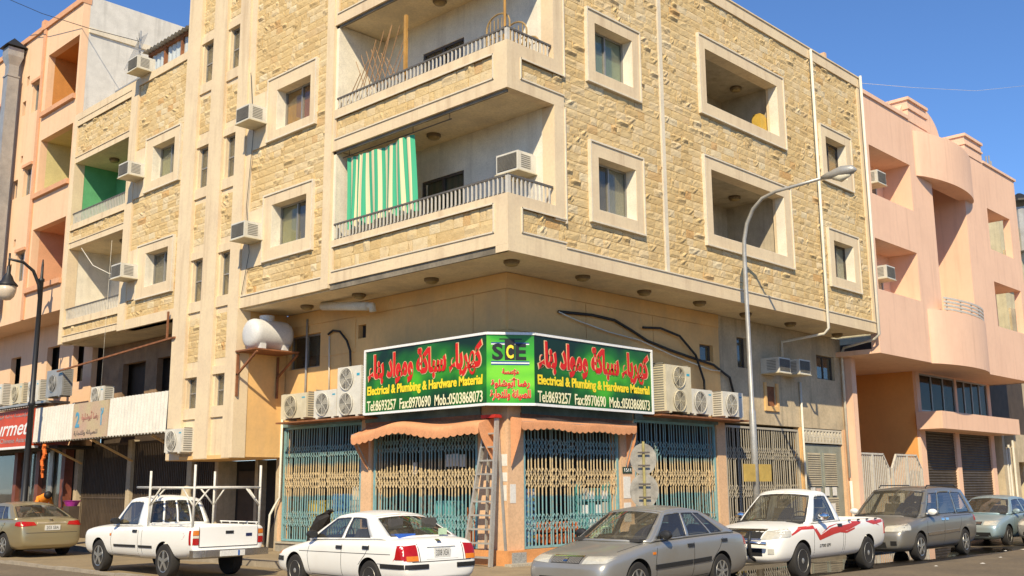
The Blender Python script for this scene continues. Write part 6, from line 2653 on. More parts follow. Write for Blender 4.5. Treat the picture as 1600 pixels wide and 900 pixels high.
            for h, nm in zip(holes, names):
                e = .014 * (us[1] - us[0])
                ev = .028
                if trim:
                    for (a0, a1, b0, b1) in ((h[0], h[1], h[2], h[2] + ev), (h[0], h[1], h[3] - ev, h[3]), (h[0], h[0] + e, h[2] + ev, h[3] - ev), (h[1] - e, h[1], h[2] + ev, h[3] - ev)):
                        k = 8 if a1 - a0 > e * 2 else 1
                        kk = 1 if k == 8 else 6
                        for i in range(k):
                            for j in range(kk):
                                x0, x1 = a0 + (a1 - a0) * i / k, a0 + (a1 - a0) * (i + 1) / k
                                y0, y1 = b0 + (b1 - b0) * j / kk, b0 + (b1 - b0) * (j + 1) / kk
                                fb.add([fn(x0, y0), fn(x1, y0), fn(x1, y1), fn(x0, y1)], [(0, 1, 2, 3)], 1)
                gb = MB()
                gb.grid([[fn(h[0] + (h[1] - h[0]) * i / 10, h[2] + (h[3] - h[2]) * j / 6) for i in range(11)] for j in range(7)])
                pan.append((gb, nm))

        v0, v1 = side_v
        for sg in (1, -1):
            cells(lambda t, v: side(t, v, sg), (0, 1), (0, 1), [(a, b_, v0, v1) for a, b_ in side_cols], ['side_window'] * len(side_cols))
        cells(front, (-1, 1), (0, 1), [(-.90, .90, .04, .93)], ['windscreen'])
        if rear:
            cells(back, (-1, 1), (0, 1), [(a, b_, .08, .90) for a, b_ in rear_cols], ['rear_window'] * len(rear_cols))
        else:
            cells(back, (-1, 1), (0, 1), [], [])
        fb.grid([[roofp(t, q) for q in np.linspace(-1, 1, 13)] for t in np.linspace(0, 1, 13)])
        me = fb.mesh('cabin_frame', [s.pm, M_TRIMB], True)
        import bmesh
        bm = bmesh.new()
        bm.from_mesh(me)
        bmesh.ops.remove_doubles(bm, verts=bm.verts, dist=.0008)
        bmesh.ops.recalc_face_normals(bm, faces=bm.faces)
        bm.to_mesh(me)
        bm.free()
        me.set_sharp_from_angle(angle=R(50))
        cf = link('cabin_frame', me, s.t, False)
        md = cf.modifiers.new('thick', 'SOLIDIFY')
        md.thickness = .03
        md.offset = -1
        for gb, nm in pan:
            me = gb.mesh(nm, M_SCREEN if nm == 'windscreen' else M_CARGLASS, True)
            go = link(nm, me, s.t, False)
        # cabin interior: tub, dashboard, seats, wheel
        zi = min(zf, zk)
        b = MB()
        b.box(s.X(sc_ - .05), s.X(sa + .1), -wb + .06, wb - .06, zi - .12, zi + .012)
        b.box(s.X(sa + .38), s.X(sw + .12), -wb + .1, wb - .1, zi, zi + .045)
        s.put(b, 'dashboard', M_CABIN)
        s.cab = (zi, wb)

    def seats(s, q_front, q_rear=None, top=.33):
        zi, wb = s.cab
        rows = [(q_front, (.36, -.36), .42)]
        if q_rear:
            rows.append((q_rear, (.36, -.36), .5))
        for q, ys, wd in rows:
            for y in ys:
                b = MB()
                x = s.X(q)
                pr = [(x + .09, zi - .1), (x - .10, zi + top - .12), (x - .20, zi + top - .12), (x - .10, zi - .1)]
                b.prism(pr, lambda a, c, d: (a, d, c), y - wd / 2, y + wd / 2)
                o = s.put(b, 'seat', M_SEAT)
                b = MB()
                b.box(x - .21, x - .12, y - .13, y + .13, zi + top - .10, zi + top + .07)
                s.put(b, 'headrest', M_SEAT, o)
        b = MB()
        c = Vector((s.X(q_front - .62), .36, zi + .06))
        pts = [c + Vector((-.06 * math.sin(a), .18 * math.cos(a), .17 * math.sin(a))) for a in np.linspace(0, 2 * math.pi, 21)]
        b.tube(pts, .014, 6, cap=False)
        b.tube([c + Vector((.0, -.17, 0)), c + Vector((0, .17, 0))], .014, 5)
        s.put(b, 'steering_wheel', M_CABIN, None, True)

    def mirror(s, q, z, y, m, sgs=(1, -1)):
        for sg in sgs:
            b = MB()
            c = (s.X(q), sg * (y + .08), z)
            v, f = [], []
            b.lathe([(.02, -.05), (.075, -.045), (.09, 0), (.08, .045), (.03, .07)], (0, 0, 0), 'x', 14)
            b.v = [(c[0] + x * 1.1, c[1] + yy * 1.25, c[2] + zz * .85) for x, yy, zz in b.v]
            b.beam((c[0], sg * (y - .08), z - .04), (c[0], c[1], z - .02), .05, .03)
            s.put(b, 'mirror', m, None, True, 40)

    def handle(s, q, z, m=None, sgs=(1, -1)):
        for sg in sgs:
            s.patch('door_handle', 'side', [(q, z - .025), (q + .19, z - .025), (q + .19, z + .03), (q, z + .03)], m or M_TRIMB, .018, 4, 2, sg)

    def seams(s, lines, m=None):
        for sg in (1, -1):
            for l in lines:
                s.strip('panel_gap', 'side', l, .011, m or M_SEAM, .0015, sg)

    def plate(s, view, y0, z0, wd, ht, txt=None, m=None):
        p, n = s.hit(view, y0, z0 + ht / 2)
        x = (p.x if p else s.L / 2) + n.x * .02
        b = MB()
        b.box(x - .008, x + .008, y0 - wd / 2, y0 + wd / 2, z0, z0 + ht)
        o = s.put(b, 'number_plate', m or M_PLATE)
        if txt:
            sgn = 1 if view == 'front' else -1
            me = text_mesh(txt, 1, 0, 0, .001)
            co = np.array([v.co[:] for v in me.vertices])
            lo, hi = co.min(0), co.max(0)
            for v in me.vertices:
                a = ((v.co.x - lo[0]) / (hi[0] - lo[0]) - .5) * wd * .8
                z = z0 + ht * (.2 + .6 * (v.co.y - lo[1]) / (hi[1] - lo[1]))
                v.co = (x + sgn * .0095, y0 + a * sgn, z)
            me.materials.clear()
            me.materials.append(M_BLK)
            link('lettering', me, o, False)
        return o


def sedan_st(L, W, zf, belt, deck, fo, wb_, tail=.70):
    return [(0.0, .32, .70 * W, .50, .53), (.04, .23, .86 * W, .58, .62), (.16, .19, .94 * W, zf - .06, zf), (.45, .18, .985 * W, zf + .01, zf + .075), (.85, .18, W, zf + .07, zf + .14),
            (1.3, .18, W, belt - .035, belt + .015), (1.9, .18, W, belt - .01, belt), (2.6, .18, W, belt + .015, belt + .01), (3.2, .18, W, belt + .03, belt + .03),
            (L - .95, .18, .995 * W, deck - .035, deck + .0), (L - .45, .19, .98 * W, deck - .03, deck + .01), (L - .14, .22, .93 * W, deck - .05, deck - .015),
            (L - .05, .27, .89 * W, tail, tail + .05), (L, .34, .76 * W, .50, .54)]


VG = 'vehicles parked along the kerb'

# ---- silver sedan at the corner
P_SILV = paint('silver grey paint', (0.36, 0.355, 0.33), .55, .36, .45, (0.30, 0.26, 0.19))
c = Car('silver_sedan', 'dusty silver sedan facing left in front of the right hand shutters', 'car', 4.5, .85, (.2, -3.06), 181.9, P_SILV, VG)
c.body(sedan_st(4.5, .85, .73, .93, 1.0, .89, 2.535), (.89, 3.425), .305)
c.wheels((.89, 3.425), .305, .19, 'alloy7')
c.cabin((1.32, 1.02, 2.02, 3.15, 3.95, 4.02, .90, .97, 1.445, .775, .56), ((.05, .40), (.435, .70), (.72, .86)))
c.seats(2.55, 3.4)
for sg in (1, -1):
    c.patch('headlamp', 'front', [(sg * .34, .60), (sg * .74, .62), (sg * .80, .72), (sg * .36, .715)], M_HEADL, .008, 10, 4)
    c.patch('side_repeater', 'side', [(1.28, .70), (1.36, .70), (1.36, .74), (1.28, .74)], M_ORL, .008, 2, 2, sg)
    c.strip('side_moulding', 'side', [(1.35, .50), (2.45, .53)], .075, M_TRIMB, .014, sg)
    c.strip('side_moulding', 'side', [(2.48, .53), (3.05, .55)], .075, M_TRIMB, .014, sg)
    c.patch('tail_lamp', 'rear', [(sg * .45, .74), (sg * .76, .74), (sg * .74, .93), (sg * .45, .93)], M_REDL, .008, 6, 4)
    c.patch('tail_lamp_side', 'side', [(4.28, .74), (4.42, .74), (4.40, .92), (4.25, .92)], M_REDL, .008, 4, 4, sg)
for y in np.linspace(-.27, .27, 19):
    c.patch('grille_bar', 'front', [(y - .006, .615), (y + .006, .615), (y + .006, .70), (y - .006, .70)], M_HUBCAP, .014, 1, 3)
c.patch('grille', 'front', [(-.29, .605), (.29, .605), (.30, .71), (-.30, .71)], M_TRIMB, .004, 8, 3)
c.patch('grille_frame', 'front', [(-.31, .705), (.31, .705), (.31, .725), (-.31, .725)], M_CHROME, .012, 8, 1)
c.patch('emblem', 'front', [(-.04, .635), (.04, .635), (.04, .69), (-.04, .69)], M_CHROME, .022, 3, 3)
c.patch('bumper_intake', 'front', [(-.5, .30), (.5, .30), (.5, .40), (-.5, .40)], M_WELL, .004, 8, 2)
c.mirror(1.62, 1.0, .80, M_TRIMB)
c.handle(2.32, .80)
c.handle(3.42, .84)
c.seams(([(1.42, .27), (1.36, .6), (1.45, .90)], [(2.50, .28), (2.53, .95)], [(3.08, .5), (3.35, .72), (3.55, .97)], [(1.42, .27), (2.5, .27), (3.0, .3)]))
c.strip('panel_gap', 'top', [(.55, -.66), (1.2, -.70)], .01, M_SEAM, .002)
c.strip('panel_gap', 'top', [(.55, .66), (1.2, .70)], .01, M_SEAM, .002)

# ---- white sedan
P_WHITE = paint('white paint', (0.80, 0.79, 0.74), 0, .3, .15, (0.52, 0.46, 0.36))
c = Car('white_sedan', 'white sedan with its boot towards us, left of the corner', 'car', 4.3, .84, (-2.45, 1.18), 85.5, P_WHITE, VG)
c.body(sedan_st(4.3, .84, .70, .90, .97, .83, 2.465, .72), (.83, 3.295), .29)
c.wheels((.83, 3.295), .29, .18, 'steel')
c.cabin((1.25, .98, 1.95, 3.0, 3.72, 3.85, .87, .94, 1.385, .765, .56), ((.05, .44), (.48, .82)))
c.seats(2.45, 3.25)
for sg in (1, -1):
    c.patch('tail_lamp', 'rear', [(sg * .50, .62), (sg * .80, .60), (sg * .78, .84), (sg * .50, .86)], M_REDL, .010, 6, 4)
    c.patch('tail_lamp_side', 'side', [(4.02, .62), (4.24, .62), (4.22, .85), (4.06, .85)], M_REDL, .010, 4, 4, sg)
    c.patch('tail_lamp_amber', 'rear', [(sg * .50, .60), (sg * .72, .60), (sg * .72, .68), (sg * .50, .68)], M_ORL, .014, 5, 2)
    c.patch('bumper_strip', 'side', [(3.55, .47), (4.22, .47), (4.22, .545), (3.55, .545)], M_TRIMB, .012, 8, 2, sg)
    c.patch('bumper_strip', 'rear', [(sg * .30, .47), (sg * .74, .47), (sg * .74, .545), (sg * .30, .545)], M_TRIMB, .014, 8, 2)
    c.patch('bumper_strip', 'side', [(.08, .46), (.42, .46), (.42, .54), (.08, .54)], M_TRIMB, .012, 4, 2, sg)
    c.patch('headlamp', 'front', [(sg * .38, .58), (sg * .70, .58), (sg * .76, .68), (sg * .38, .69)], M_HEADL, .01, 6, 3)
    c.patch('front_marker', 'side', [(.14, .58), (.26, .58), (.28, .67), (.17, .67)], M_ORL, .01, 3, 3, sg)
c.patch('plate_recess', 'rear', [(-.34, .62), (.34, .62), (.30, .82), (-.30, .82)], P_WHITE, .006, 6, 3)
c.strip('boot_handle', 'rear', [(-.30, .835), (.30, .835)], .035, P_WHITE, .03)
c.plate('rear', 0, .64, .34, .16, '3208 XEA')
c.patch('emblem', 'rear', [(-.045, .875), (.045, .875), (.045, .935), (-.045, .935)], M_CHROME, .012, 4, 3)
c.strip('boot_gap', 'rear', [(-.62, .585), (.62, .585)], .012, M_SEAM, .003)
for sg in (1, -1):
    c.strip('boot_gap', 'rear', [(sg * .46, .585), (sg * .47, .93)], .012, M_SEAM, .003)
c.mirror(1.50, .97, .78, M_TRIMB)
c.handle(2.28, .77)
c.handle(3.12, .79)
c.seams(([(1.35, .26), (1.30, .6), (1.38, .87)], [(2.42, .27), (2.46, .92)], [(2.98, .5), (3.2, .68), (3.36, .93)], [(1.35, .26), (2.9, .27)], [(1.0, .66), (3.9, .70)]))
b = MB()
b.box(c.X(3.78), c.X(3.55), .2, .55, .95, 1.02)
c.put(b, 'parcel_cloth', mat('blue cloth', (0.03, 0.12, 0.5), 0.8))
b = MB()
b.box(c.X(3.86), c.X(3.85), -.42, -.24, .99, 1.10)
c.put(b, 'window_sticker', mat('pale green sticker', (0.45, 0.6, 0.4), 0.6))

# ---- gold sedan at far left
P_GOLD = paint('champagne gold paint', (0.40, 0.34, 0.20), .6, .3, .15)
c = Car('gold_sedan', 'champagne gold sedan with red tail lamps parked at far left', 'car', 4.8, .91, (-2.62, 17.3), 92, P_GOLD, VG)
c.body(sedan_st(4.8, .91, .76, .97, 1.06, .98, 2.775, .78), (.98, 3.755), .325)
c.wheels((.98, 3.755), .325, .21, 'alloy7')
c.cabin((1.45, 1.15, 2.2, 3.45, 4.25, 4.35, .94, 1.02, 1.47, .83, .60), ((.05, .42), (.455, .72), (.74, .87)))
c.seats(2.75, 3.65)
for sg in (1, -1):
    c.patch('tail_lamp', 'rear', [(sg * .42, .86), (sg * .84, .83), (sg * .82, .97), (sg * .48, .95)], M_REDL, .010, 8, 4)
    c.patch('tail_lamp_side', 'side', [(4.42, .85), (4.70, .83), (4.66, .97), (4.45, .95)], M_REDL, .010, 5, 4, sg)
    c.patch('headlamp', 'front', [(sg * .45, .64), (sg * .78, .66), (sg * .8, .76), (sg * .45, .74)], M_HEADL, .008, 6, 3)
c.patch('boot_trim', 'rear', [(-.40, .90), (.40, .90), (.40, .94), (-.40, .94)], M_CHROME, .012, 6, 1)
c.plate('rear', 0, .72, .42, .14, '203 SBA')
c.patch('emblem', 'rear', [(-.05, .965), (.05, .965), (.05, 1.02), (-.05, 1.02)], M_CHROME, .014, 4, 3)
c.strip('boot_gap', 'rear', [(-.7, .66), (.7, .66)], .012, M_SEAM, .003)
c.mirror(1.72, 1.02, .86, P_GOLD)
c.handle(2.55, .86, P_GOLD)
c.handle(3.60, .89, P_GOLD)
c.seams(([(1.5, .28), (1.45, .6), (1.55, .94)], [(2.72, .28), (2.76, 1.0)], [(3.4, .52), (3.65, .74), (3.9, 1.02)]))

# ---- light blue hatch behind the minivan, grey car at the right edge
P_BLUE = paint('pale blue paint', (0.30, 0.40, 0.43), .4, .35, .45, (0.34, 0.30, 0.22))
c = Car('blue_sedan', 'pale blue grey car with dusty windscreen behind the minivan', 'car', 4.15, .85, (18.97, -2.35), 180, P_BLUE, VG)
c.body(sedan_st(4.15, .85, .74, .93, 1.0, .85, 2.5), (.85, 3.35), .29)
c.wheels((.85, 3.35), .29, .18, 'steel')
c.cabin((1.25, .98, 1.9, 3.0, 3.7, 3.85, .90, .97, 1.43, .775, .57), ((.05, .46), (.50, .84)))
c.seats(2.4, 3.2)
for sg in (1, -1):
    c.patch('headlamp', 'front', [(sg * .38, .60), (sg * .78, .60), (sg * .80, .74), (sg * .40, .72)], M_HEADL, .008, 8, 4)
c.patch('grille', 'front', [(-.33, .61), (.33, .61), (.34, .70), (-.34, .70)], M_TRIMB, .006, 6, 2)
c.patch('grille_bar', 'front', [(-.33, .65), (.33, .65), (.33, .67), (-.33, .67)], M_CHROME, .014, 6, 1)
c.patch('bumper_intake', 'front', [(-.6, .28), (.6, .28), (.58, .40), (-.58, .40)], M_WELL, .005, 8, 2)
c.plate('front', -.25, .42, .42, .13, '5120 ADR')
c.mirror(1.5, .98, .79, P_BLUE)
c.seams(([(1.35, .26), (1.30, .6), (1.38, .9)], [(2.4, .27), (2.44, .95)]))
P_GREY = paint('mid grey paint', (0.30, 0.29, 0.27), .4, .4, .45, (0.30, 0.26, 0.19))
c = Car('grey_car', 'grey car cut off by the right edge of the picture', 'car', 4.3, .85, (19.55, -4.25), 180, P_GREY, VG)
c.body(sedan_st(4.3, .85, .76, .95, 1.0, .85, 2.55), (.85, 3.4), .30)
c.wheels((.85, 3.4), .30, .18, 'steel')
c.cabin((1.3, 1.0, 1.95, 3.0, 3.8, 3.95, .92, .98, 1.45, .775, .57), ((.05, .46), (.50, .84)))
c.seats(2.4, 3.2)
for sg in (1, -1):
    c.patch('headlamp', 'front', [(sg * .36, .58), (sg * .78, .62), (sg * .80, .74), (sg * .40, .70)], M_HEADL, .008, 8, 4)
c.patch('grille', 'front', [(-.33, .58), (.33, .58), (.3, .66), (-.3, .66)], M_TRIMB, .006, 6, 2)
c.patch('bumper_intake', 'front', [(-.6, .28), (.6, .28), (.58, .42), (-.58, .42)], M_WELL, .005, 8, 2)
c.mirror(1.55, 1.0, .79, P_GREY)

# ---- grey minivan
P_VAN = paint('warm grey van paint', (0.235, 0.225, 0.20), .5, .38, .40, (0.28, 0.24, 0.18))
L_ = 4.93
st = [(0.0, .34, .72 * .95, .56, .60), (.05, .26, .86 * .95, .68, .73), (.18, .22, .93 * .95, .80, .85), (.5, .20, .98 * .95, .88, .95), (.95, .20, .95, .95, 1.04), (1.35, .20, .95, 1.0, 1.06),
      (2.0, .20, .95, 1.03, 1.05), (3.0, .20, .95, 1.05, 1.06), (4.0, .20, .945, 1.06, 1.07), (4.55, .22, .93, 1.06, 1.07), (4.80, .26, .90, 1.03, 1.05), (4.90, .32, .86, .80, .84), (4.93, .40, .76, .6, .64)]
c = Car('grey_minivan', 'dark grey minivan with roof rails behind the white pickup with red stripes', 'minivan', L_, .95, (11.81, -2.72), 181, P_VAN, VG)
c.body(st, (.97, 3.88), .325)
c.wheels((.97, 3.88), .325, .21, 'alloy5')
c.cabin((1.32, .98, 2.15, 4.45, 4.78, 4.84, 1.0, 1.04, 1.73, .865, .68), ((.04, .26), (.29, .62), (.645, .90)), side_v=(.05, .86))
c.seats(2.45, 3.5, .42)
for sg in (1, -1):
    c.patch('headlamp', 'front', [(sg * .42, .69), (sg * .86, .70), (sg * .86, .86), (sg * .44, .82)], M_HEADL, .010, 8, 4)
    c.patch('headlamp_side', 'side', [(.16, .72), (.44, .72), (.50, .87), (.16, .85)], M_HEADL, .010, 6, 3, sg)
    c.strip('side_moulding', 'side', [(1.38, .60), (2.40, .62)], .07, M_CHROME, .014, sg)
    c.strip('side_moulding', 'side', [(2.43, .62), (3.45, .64)], .07, M_CHROME, .014, sg)
    c.patch('tail_lamp', 'side', [(4.62, .85), (4.80, .85), (4.76, 1.03), (4.62, 1.03)], M_REDL, .01, 3, 4, sg)
    c.patch('fog_lamp', 'front', [(sg * .58, .38), (sg * .72, .38), (sg * .72, .48), (sg * .58, .48)], M_WELL, .01, 3, 3)
    b = MB()
    b.tube([(c.X(2.3), sg * .60, 1.70), (c.X(2.4), sg * .60, 1.755), (c.X(4.2), sg * .60, 1.755), (c.X(4.32), sg * .60, 1.70)], .016, 6)
    c.put(b, 'roof_rail', M_TRIMB, None, True)
c.patch('grille', 'front', [(-.36, .70), (.36, .70), (.36, .79), (-.36, .79)], M_TRIMB, .006, 6, 2)
c.patch('bumper_intake', 'front', [(-.48, .33), (.48, .33), (.46, .45), (-.46, .45)], M_WELL, .006, 6, 2)
c.mirror(1.62, 1.12, .92, P_WHITE)
c.handle(2.28, .93, M_CHROME)
c.handle(2.56, .93, M_CHROME)
c.seams(([(1.42, .30), (1.36, .65), (1.45, 1.0)], [(2.45, .29), (2.5, 1.03)], [(3.40, .55), (3.62, .8), (3.68, 1.04)], [(1.42, .3), (3.3, .3)], [(2.55, .99), (4.5, 1.0)]))

# ---- white pickup with red flame stripes
PW_ = .88
st = [(0.0, .42, .74 * PW_, .60, .64), (.05, .34, .88 * PW_, .74, .79), (.2, .30, .94 * PW_, .88, .93), (.5, .30, .98 * PW_, .95, 1.03), (1.0, .30, PW_, 1.0, 1.09), (1.4, .30, PW_, 1.03, 1.09), (2.0, .30, PW_, 1.05, 1.06),
      (2.75, .30, PW_, 1.06, 1.06), (3.0, .30, PW_, 1.07, 1.07), (4.2, .32, PW_, 1.08, 1.08), (4.75, .38, .985 * PW_, 1.08, 1.08), (4.93, .40, .97 * PW_, 1.07, 1.075), (4.98, .42, .95 * PW_, 1.04, 1.05)]
c = Car('white_pickup', 'white pickup with red flame stripes and front bar, right of centre', 'pickup truck', 4.98, PW_, (5.67, -3.03), 182.2, P_WHITE, VG)
c.body(st, (.9, 3.985), .345, beds=((2.86, 4.90, .74, .62),))
c.wheels((.9, 3.985), .345, .20, 'steel')
c.cabin((1.38, 1.02, 1.98, 2.55, 2.78, 2.80, 1.03, 1.05, 1.70, .80, .60), ((.10, .84),), rear_cols=((-.8, .8),), side_v=(.05, .87))
c.seats(2.45, None, .4)
M_FLAME = mat('red vinyl stripe', (0.52, 0.035, 0.02), 0.4, var=0)
for sg in (1, -1):
    c.patch('headlamp', 'front', [(sg * .42, .76), (sg * .84, .80), (sg * .86, .96), (sg * .46, .92)], M_HEADL, .010, 8, 4)
    c.patch('headlamp_side', 'side', [(.14, .80), (.46, .82), (.56, .96), (.16, .95)], M_HEADL, .010, 6, 3, sg)
    c.patch('fog_lamp', 'front', [(sg * .58, .50), (sg * .70, .50), (sg * .70, .60), (sg * .58, .60)], M_HEADL, .010, 3, 3)
    for k, (lo, hi) in enumerate((([(.50, .83), (.9, .93), (1.40, .93)], [(.50, .86), (.9, .985), (1.45, 1.0)]), ([(1.40, .93), (1.62, .70), (2.3, .80), (3.0, .86), (3.65, .98)], [(1.45, 1.0), (1.68, .80), (2.2, .93), (2.9, .97), (3.6, 1.03)]),
                                 ([(3.95, 1.0), (4.3, .93), (4.8, .97)], [(3.95, 1.015), (4.35, 1.03), (4.85, 1.03)]))):
        c.patch('stripe', 'side', (lo, hi), M_FLAME, .003, 22, 3, sg)
    for lo, hi in (([(1.75, .835), (2.1, .94), (2.5, 1.0)], [(1.75, .84), (2.1, .965), (2.5, 1.005)]), ([(2.5, .83), (2.9, .80), (3.3, .87)], [(2.5, .86), (2.9, .84), (3.3, .90)]), ([(3.2, 1.0), (3.7, 1.015)], [(3.2, 1.03), (3.7, 1.02)]), ([(4.35, .95), (4.62, .90)], [(4.35, .98), (4.62, .905)])):
        c.patch('stripe', 'side', (lo, hi), M_FLAME, .0045, 12, 2, sg)
    c.patch('tail_lamp', 'side', [(4.86, .72), (4.97, .72), (4.97, 1.0), (4.86, 1.0)], M_REDL, .01, 2, 4, sg)
    for q in (3.05, 3.5, 3.95, 4.4):
        b = MB()
        b.box(c.X(q + .06), c.X(q), sg * (PW_ + .005), sg * (PW_ - .03), 1.04, 1.07)
        c.put(b, 'rope_hook', M_TRIMB)
c.patch('grille', 'front', [(-.40, .78), (.40, .78), (.42, .93), (-.42, .93)], M_TRIMB, .006, 8, 3)
c.patch('grille_frame', 'front', [(-.44, .925), (.44, .925), (.44, .96), (-.44, .96)], M_CHROME, .014, 8, 1)
c.patch('grille_frame', 'front', [(-.42, .755), (.42, .755), (.42, .785), (-.42, .785)], M_CHROME, .014, 8, 1)
c.patch('emblem', 'front', [(-.07, .82), (.07, .82), (.07, .90), (-.07, .90)], M_CHROME, .022, 4, 4)
c.patch('bumper_intake', 'front', [(-.46, .46), (.46, .46), (.46, .60), (-.46, .60)], M_WELL, .006, 8, 2)
c.plate('front', -.05, .44, .36, .13)
b = MB()
for y in (-.28, .28):
    b.tube([(c.X(.05), y, .38), (c.X(-.12), y, .45), (c.X(-.15), y, .75), (c.X(-.08), y, .93)], .035, 8)
c.put(b, 'bull_bar', M_TRIMB, None, True)
b = MB()
b.tube([(c.X(-.12), -.62, .70), (c.X(-.14), -.28, .72), (c.X(-.14), .28, .72), (c.X(-.12), .62, .70)], .032, 8)
c.put(b, 'bull_bar_rail', M_CHROME, None, True)
c.mirror(1.72, 1.17, .86, M_CHROME)
c.handle(2.50, .97)
c.seams(([(1.42, .36), (1.38, .7), (1.45, 1.03)], [(2.72, .36), (2.75, 1.05)], [(2.80, .36), (2.83, 1.05)], [(1.42, .36), (2.72, .36)]))
me = text_mesh('2700 EFI', 1, .02, .1, .002)
co = np.array([v.co[:] for v in me.vertices])
lo, hi = co.min(0), co.max(0)
for v in me.vertices:
    q = 1.62 + .5 * (v.co.x - lo[0]) / (hi[0] - lo[0])
    z = .565 + .06 * (v.co.y - lo[1]) / (hi[1] - lo[1])
    p, n = c.hit('side', q, z, 1)
    v.co = p + n * .004
me.materials.clear()
me.materials.append(M_BLK)
link('lettering', me, c.t, False)

# ---- white pickup with ladder rack
PW_ = .85
st = [(0.0, .44, .84 * PW_, .80, .83), (.03, .37, .93 * PW_, .90, .935), (.14, .33, .96 * PW_, .93, .97), (.5, .33, .985 * PW_, .97, 1.03), (1.0, .33, PW_, .995, 1.065), (1.5, .33, PW_, 1.01, 1.06), (2.2, .33, PW_, 1.03, 1.03),
      (2.9, .33, PW_, 1.05, 1.05), (4.2, .36, PW_, 1.07, 1.07), (4.75, .42, .985 * PW_, 1.07, 1.07), (4.94, .46, .975 * PW_, 1.065, 1.07), (4.98, .48, .965 * PW_, 1.05, 1.055)]
c = Car('white_pickup', 'white pickup with tall white ladder rack seen from its tailgate', 'pickup truck', 5.0, PW_, (-3.12, 7.41), 89.7, P_WHITE, VG)
c.body(st, (.85, 3.85), .345, beds=((2.98, 4.92, .72, .66),))
c.wheels((.85, 3.85), .345, .21, 'alloy5')
c.cabin((1.42, 1.12, 1.92, 2.66, 2.84, 2.86, 1.01, 1.03, 1.66, .785, .62), ((.09, .82),), rear_cols=((-.82, -.44), (-.38, -.02), (.04, .40), (.46, .82)), side_v=(.05, .87))
c.seats(2.4, None, .4)
for sg in (1, -1):
    c.patch('tail_lamp', 'rear', [(sg * .68, .70), (sg * .84, .70), (sg * .83, .98), (sg * .68, .98)], M_REDL, .012, 4, 6)
    c.patch('tail_lamp_clear', 'rear', [(sg * .68, .83), (sg * .84, .83), (sg * .84, .88), (sg * .68, .88)], M_CLRL, .016, 4, 2)
    c.patch('tail_lamp_amber', 'rear', [(sg * .68, .89), (sg * .84, .89), (sg * .83, .98), (sg * .68, .98)], M_ORL, .016, 4, 2)
    c.patch('tail_lamp_side', 'side', [(4.86, .70), (4.97, .70), (4.97, .98), (4.86, .98)], M_REDL, .012, 2, 5, sg)
    c.patch('headlamp', 'front', [(sg * .42, .72), (sg * .78, .72), (sg * .8, .85), (sg * .42, .85)], M_HEADL, .01, 6, 3)
    c.strip('side_moulding', 'side', [(1.62, .60), (2.62, .61)], .05, M_TRIMB, .014, sg)
    c.strip('side_moulding', 'side', [(2.76, .61), (3.35, .615)], .05, M_TRIMB, .014, sg)
    c.patch('side_repeater', 'side', [(1.42, .80), (1.48, .80), (1.48, .85), (1.42, .85)], M_ORL, .01, 2, 2, sg)
    b = MB()
    b.tube([(c.X(3.25), sg * .80, 1.10), (c.X(4.8), sg * .80, 1.10)], .014, 6)
    for q in (3.3, 3.65, 4.0, 4.35, 4.7):
        b.tube([(c.X(q), sg * .80, 1.06), (c.X(q), sg * .80, 1.11)], .014, 6)
    c.put(b, 'bed_rail', P_WHITE)
c.patch('tailgate', 'rear', [(-.655, .66), (.655, .66), (.655, 1.04), (-.655, 1.04)], P_WHITE, .012, 8, 4)
c.strip('tailgate_gap', 'rear', [(-.66, .65), (.66, .65)], .012, M_SEAM, .006)
for sg in (1, -1):
    c.strip('tailgate_gap', 'rear', [(sg * .665, .65), (sg * .665, 1.05)], .012, M_SEAM, .006)
c.patch('tailgate_handle', 'rear', [(-.09, .90), (.09, .90), (.09, .96), (-.09, .96)], M_TRIMB, .02, 3, 2)
c.patch('emblem', 'rear', [(-.52, .84), (-.38, .84), (-.38, .90), (-.52, .90)], mat('dark blue badge', (0.02, 0.03, 0.10), 0.3), .02, 4, 3)
b = MB()
b.box(c.X(5.10), c.X(4.96), -.86, .86, .46, .60)
b.box(c.X(5.13), c.X(5.10), -.62, .62, .47, .59)
c.put(b, 'step_bumper', M_CHROME)
b = MB()
b.box(c.X(5.142), c.X(5.132), -.28, .28, .47, .58)
c.put(b, 'number_plate', M_PLATE)
b = MB()
b.box(c.X(5.146), c.X(5.143), -.16, -.12, .475, .575)
c.put(b, 'plate_stripe', mat('blue plate stripe', (0.04, 0.16, 0.5), 0.5))
c.mirror(1.72, 1.12, .80, M_TRIMB)
c.handle(2.48, .92)
c.seams(([(1.50, .40), (1.46, .7), (1.52, 1.0)], [(2.70, .40), (2.74, 1.03)], [(2.88, .42), (2.90, 1.04)], [(1.50, .40), (2.7, .40)]))
P_RACK = mat('white rack paint', (0.72, 0.69, 0.61), 0.5, var=0.12, vscale=12, coords='obj', dirt=0.3)
for q, h in ((3.0, 2.18), (4.86, 2.28)):
    for sg in (1, -1):
        b = MB()
        b.tube([(c.X(q), sg * .76, 1.03), (c.X(q), sg * .76, h)], .026, 8)
        c.put(b, 'rack_post', P_RACK, None, True)
    b = MB()
    b.tube([(c.X(q), -.76, 1.82), (c.X(q), .76, 1.82)], .024, 8)
    c.put(b, 'rack_crossbar', P_RACK, None, True)
    for sg in (1, -1):
        b = MB()
        b.tube([(c.X(q), sg * .75, 1.45), (c.X(q), sg * .42, 1.81)], .018, 6)
        c.put(b, 'rack_brace', P_RACK, None, True)
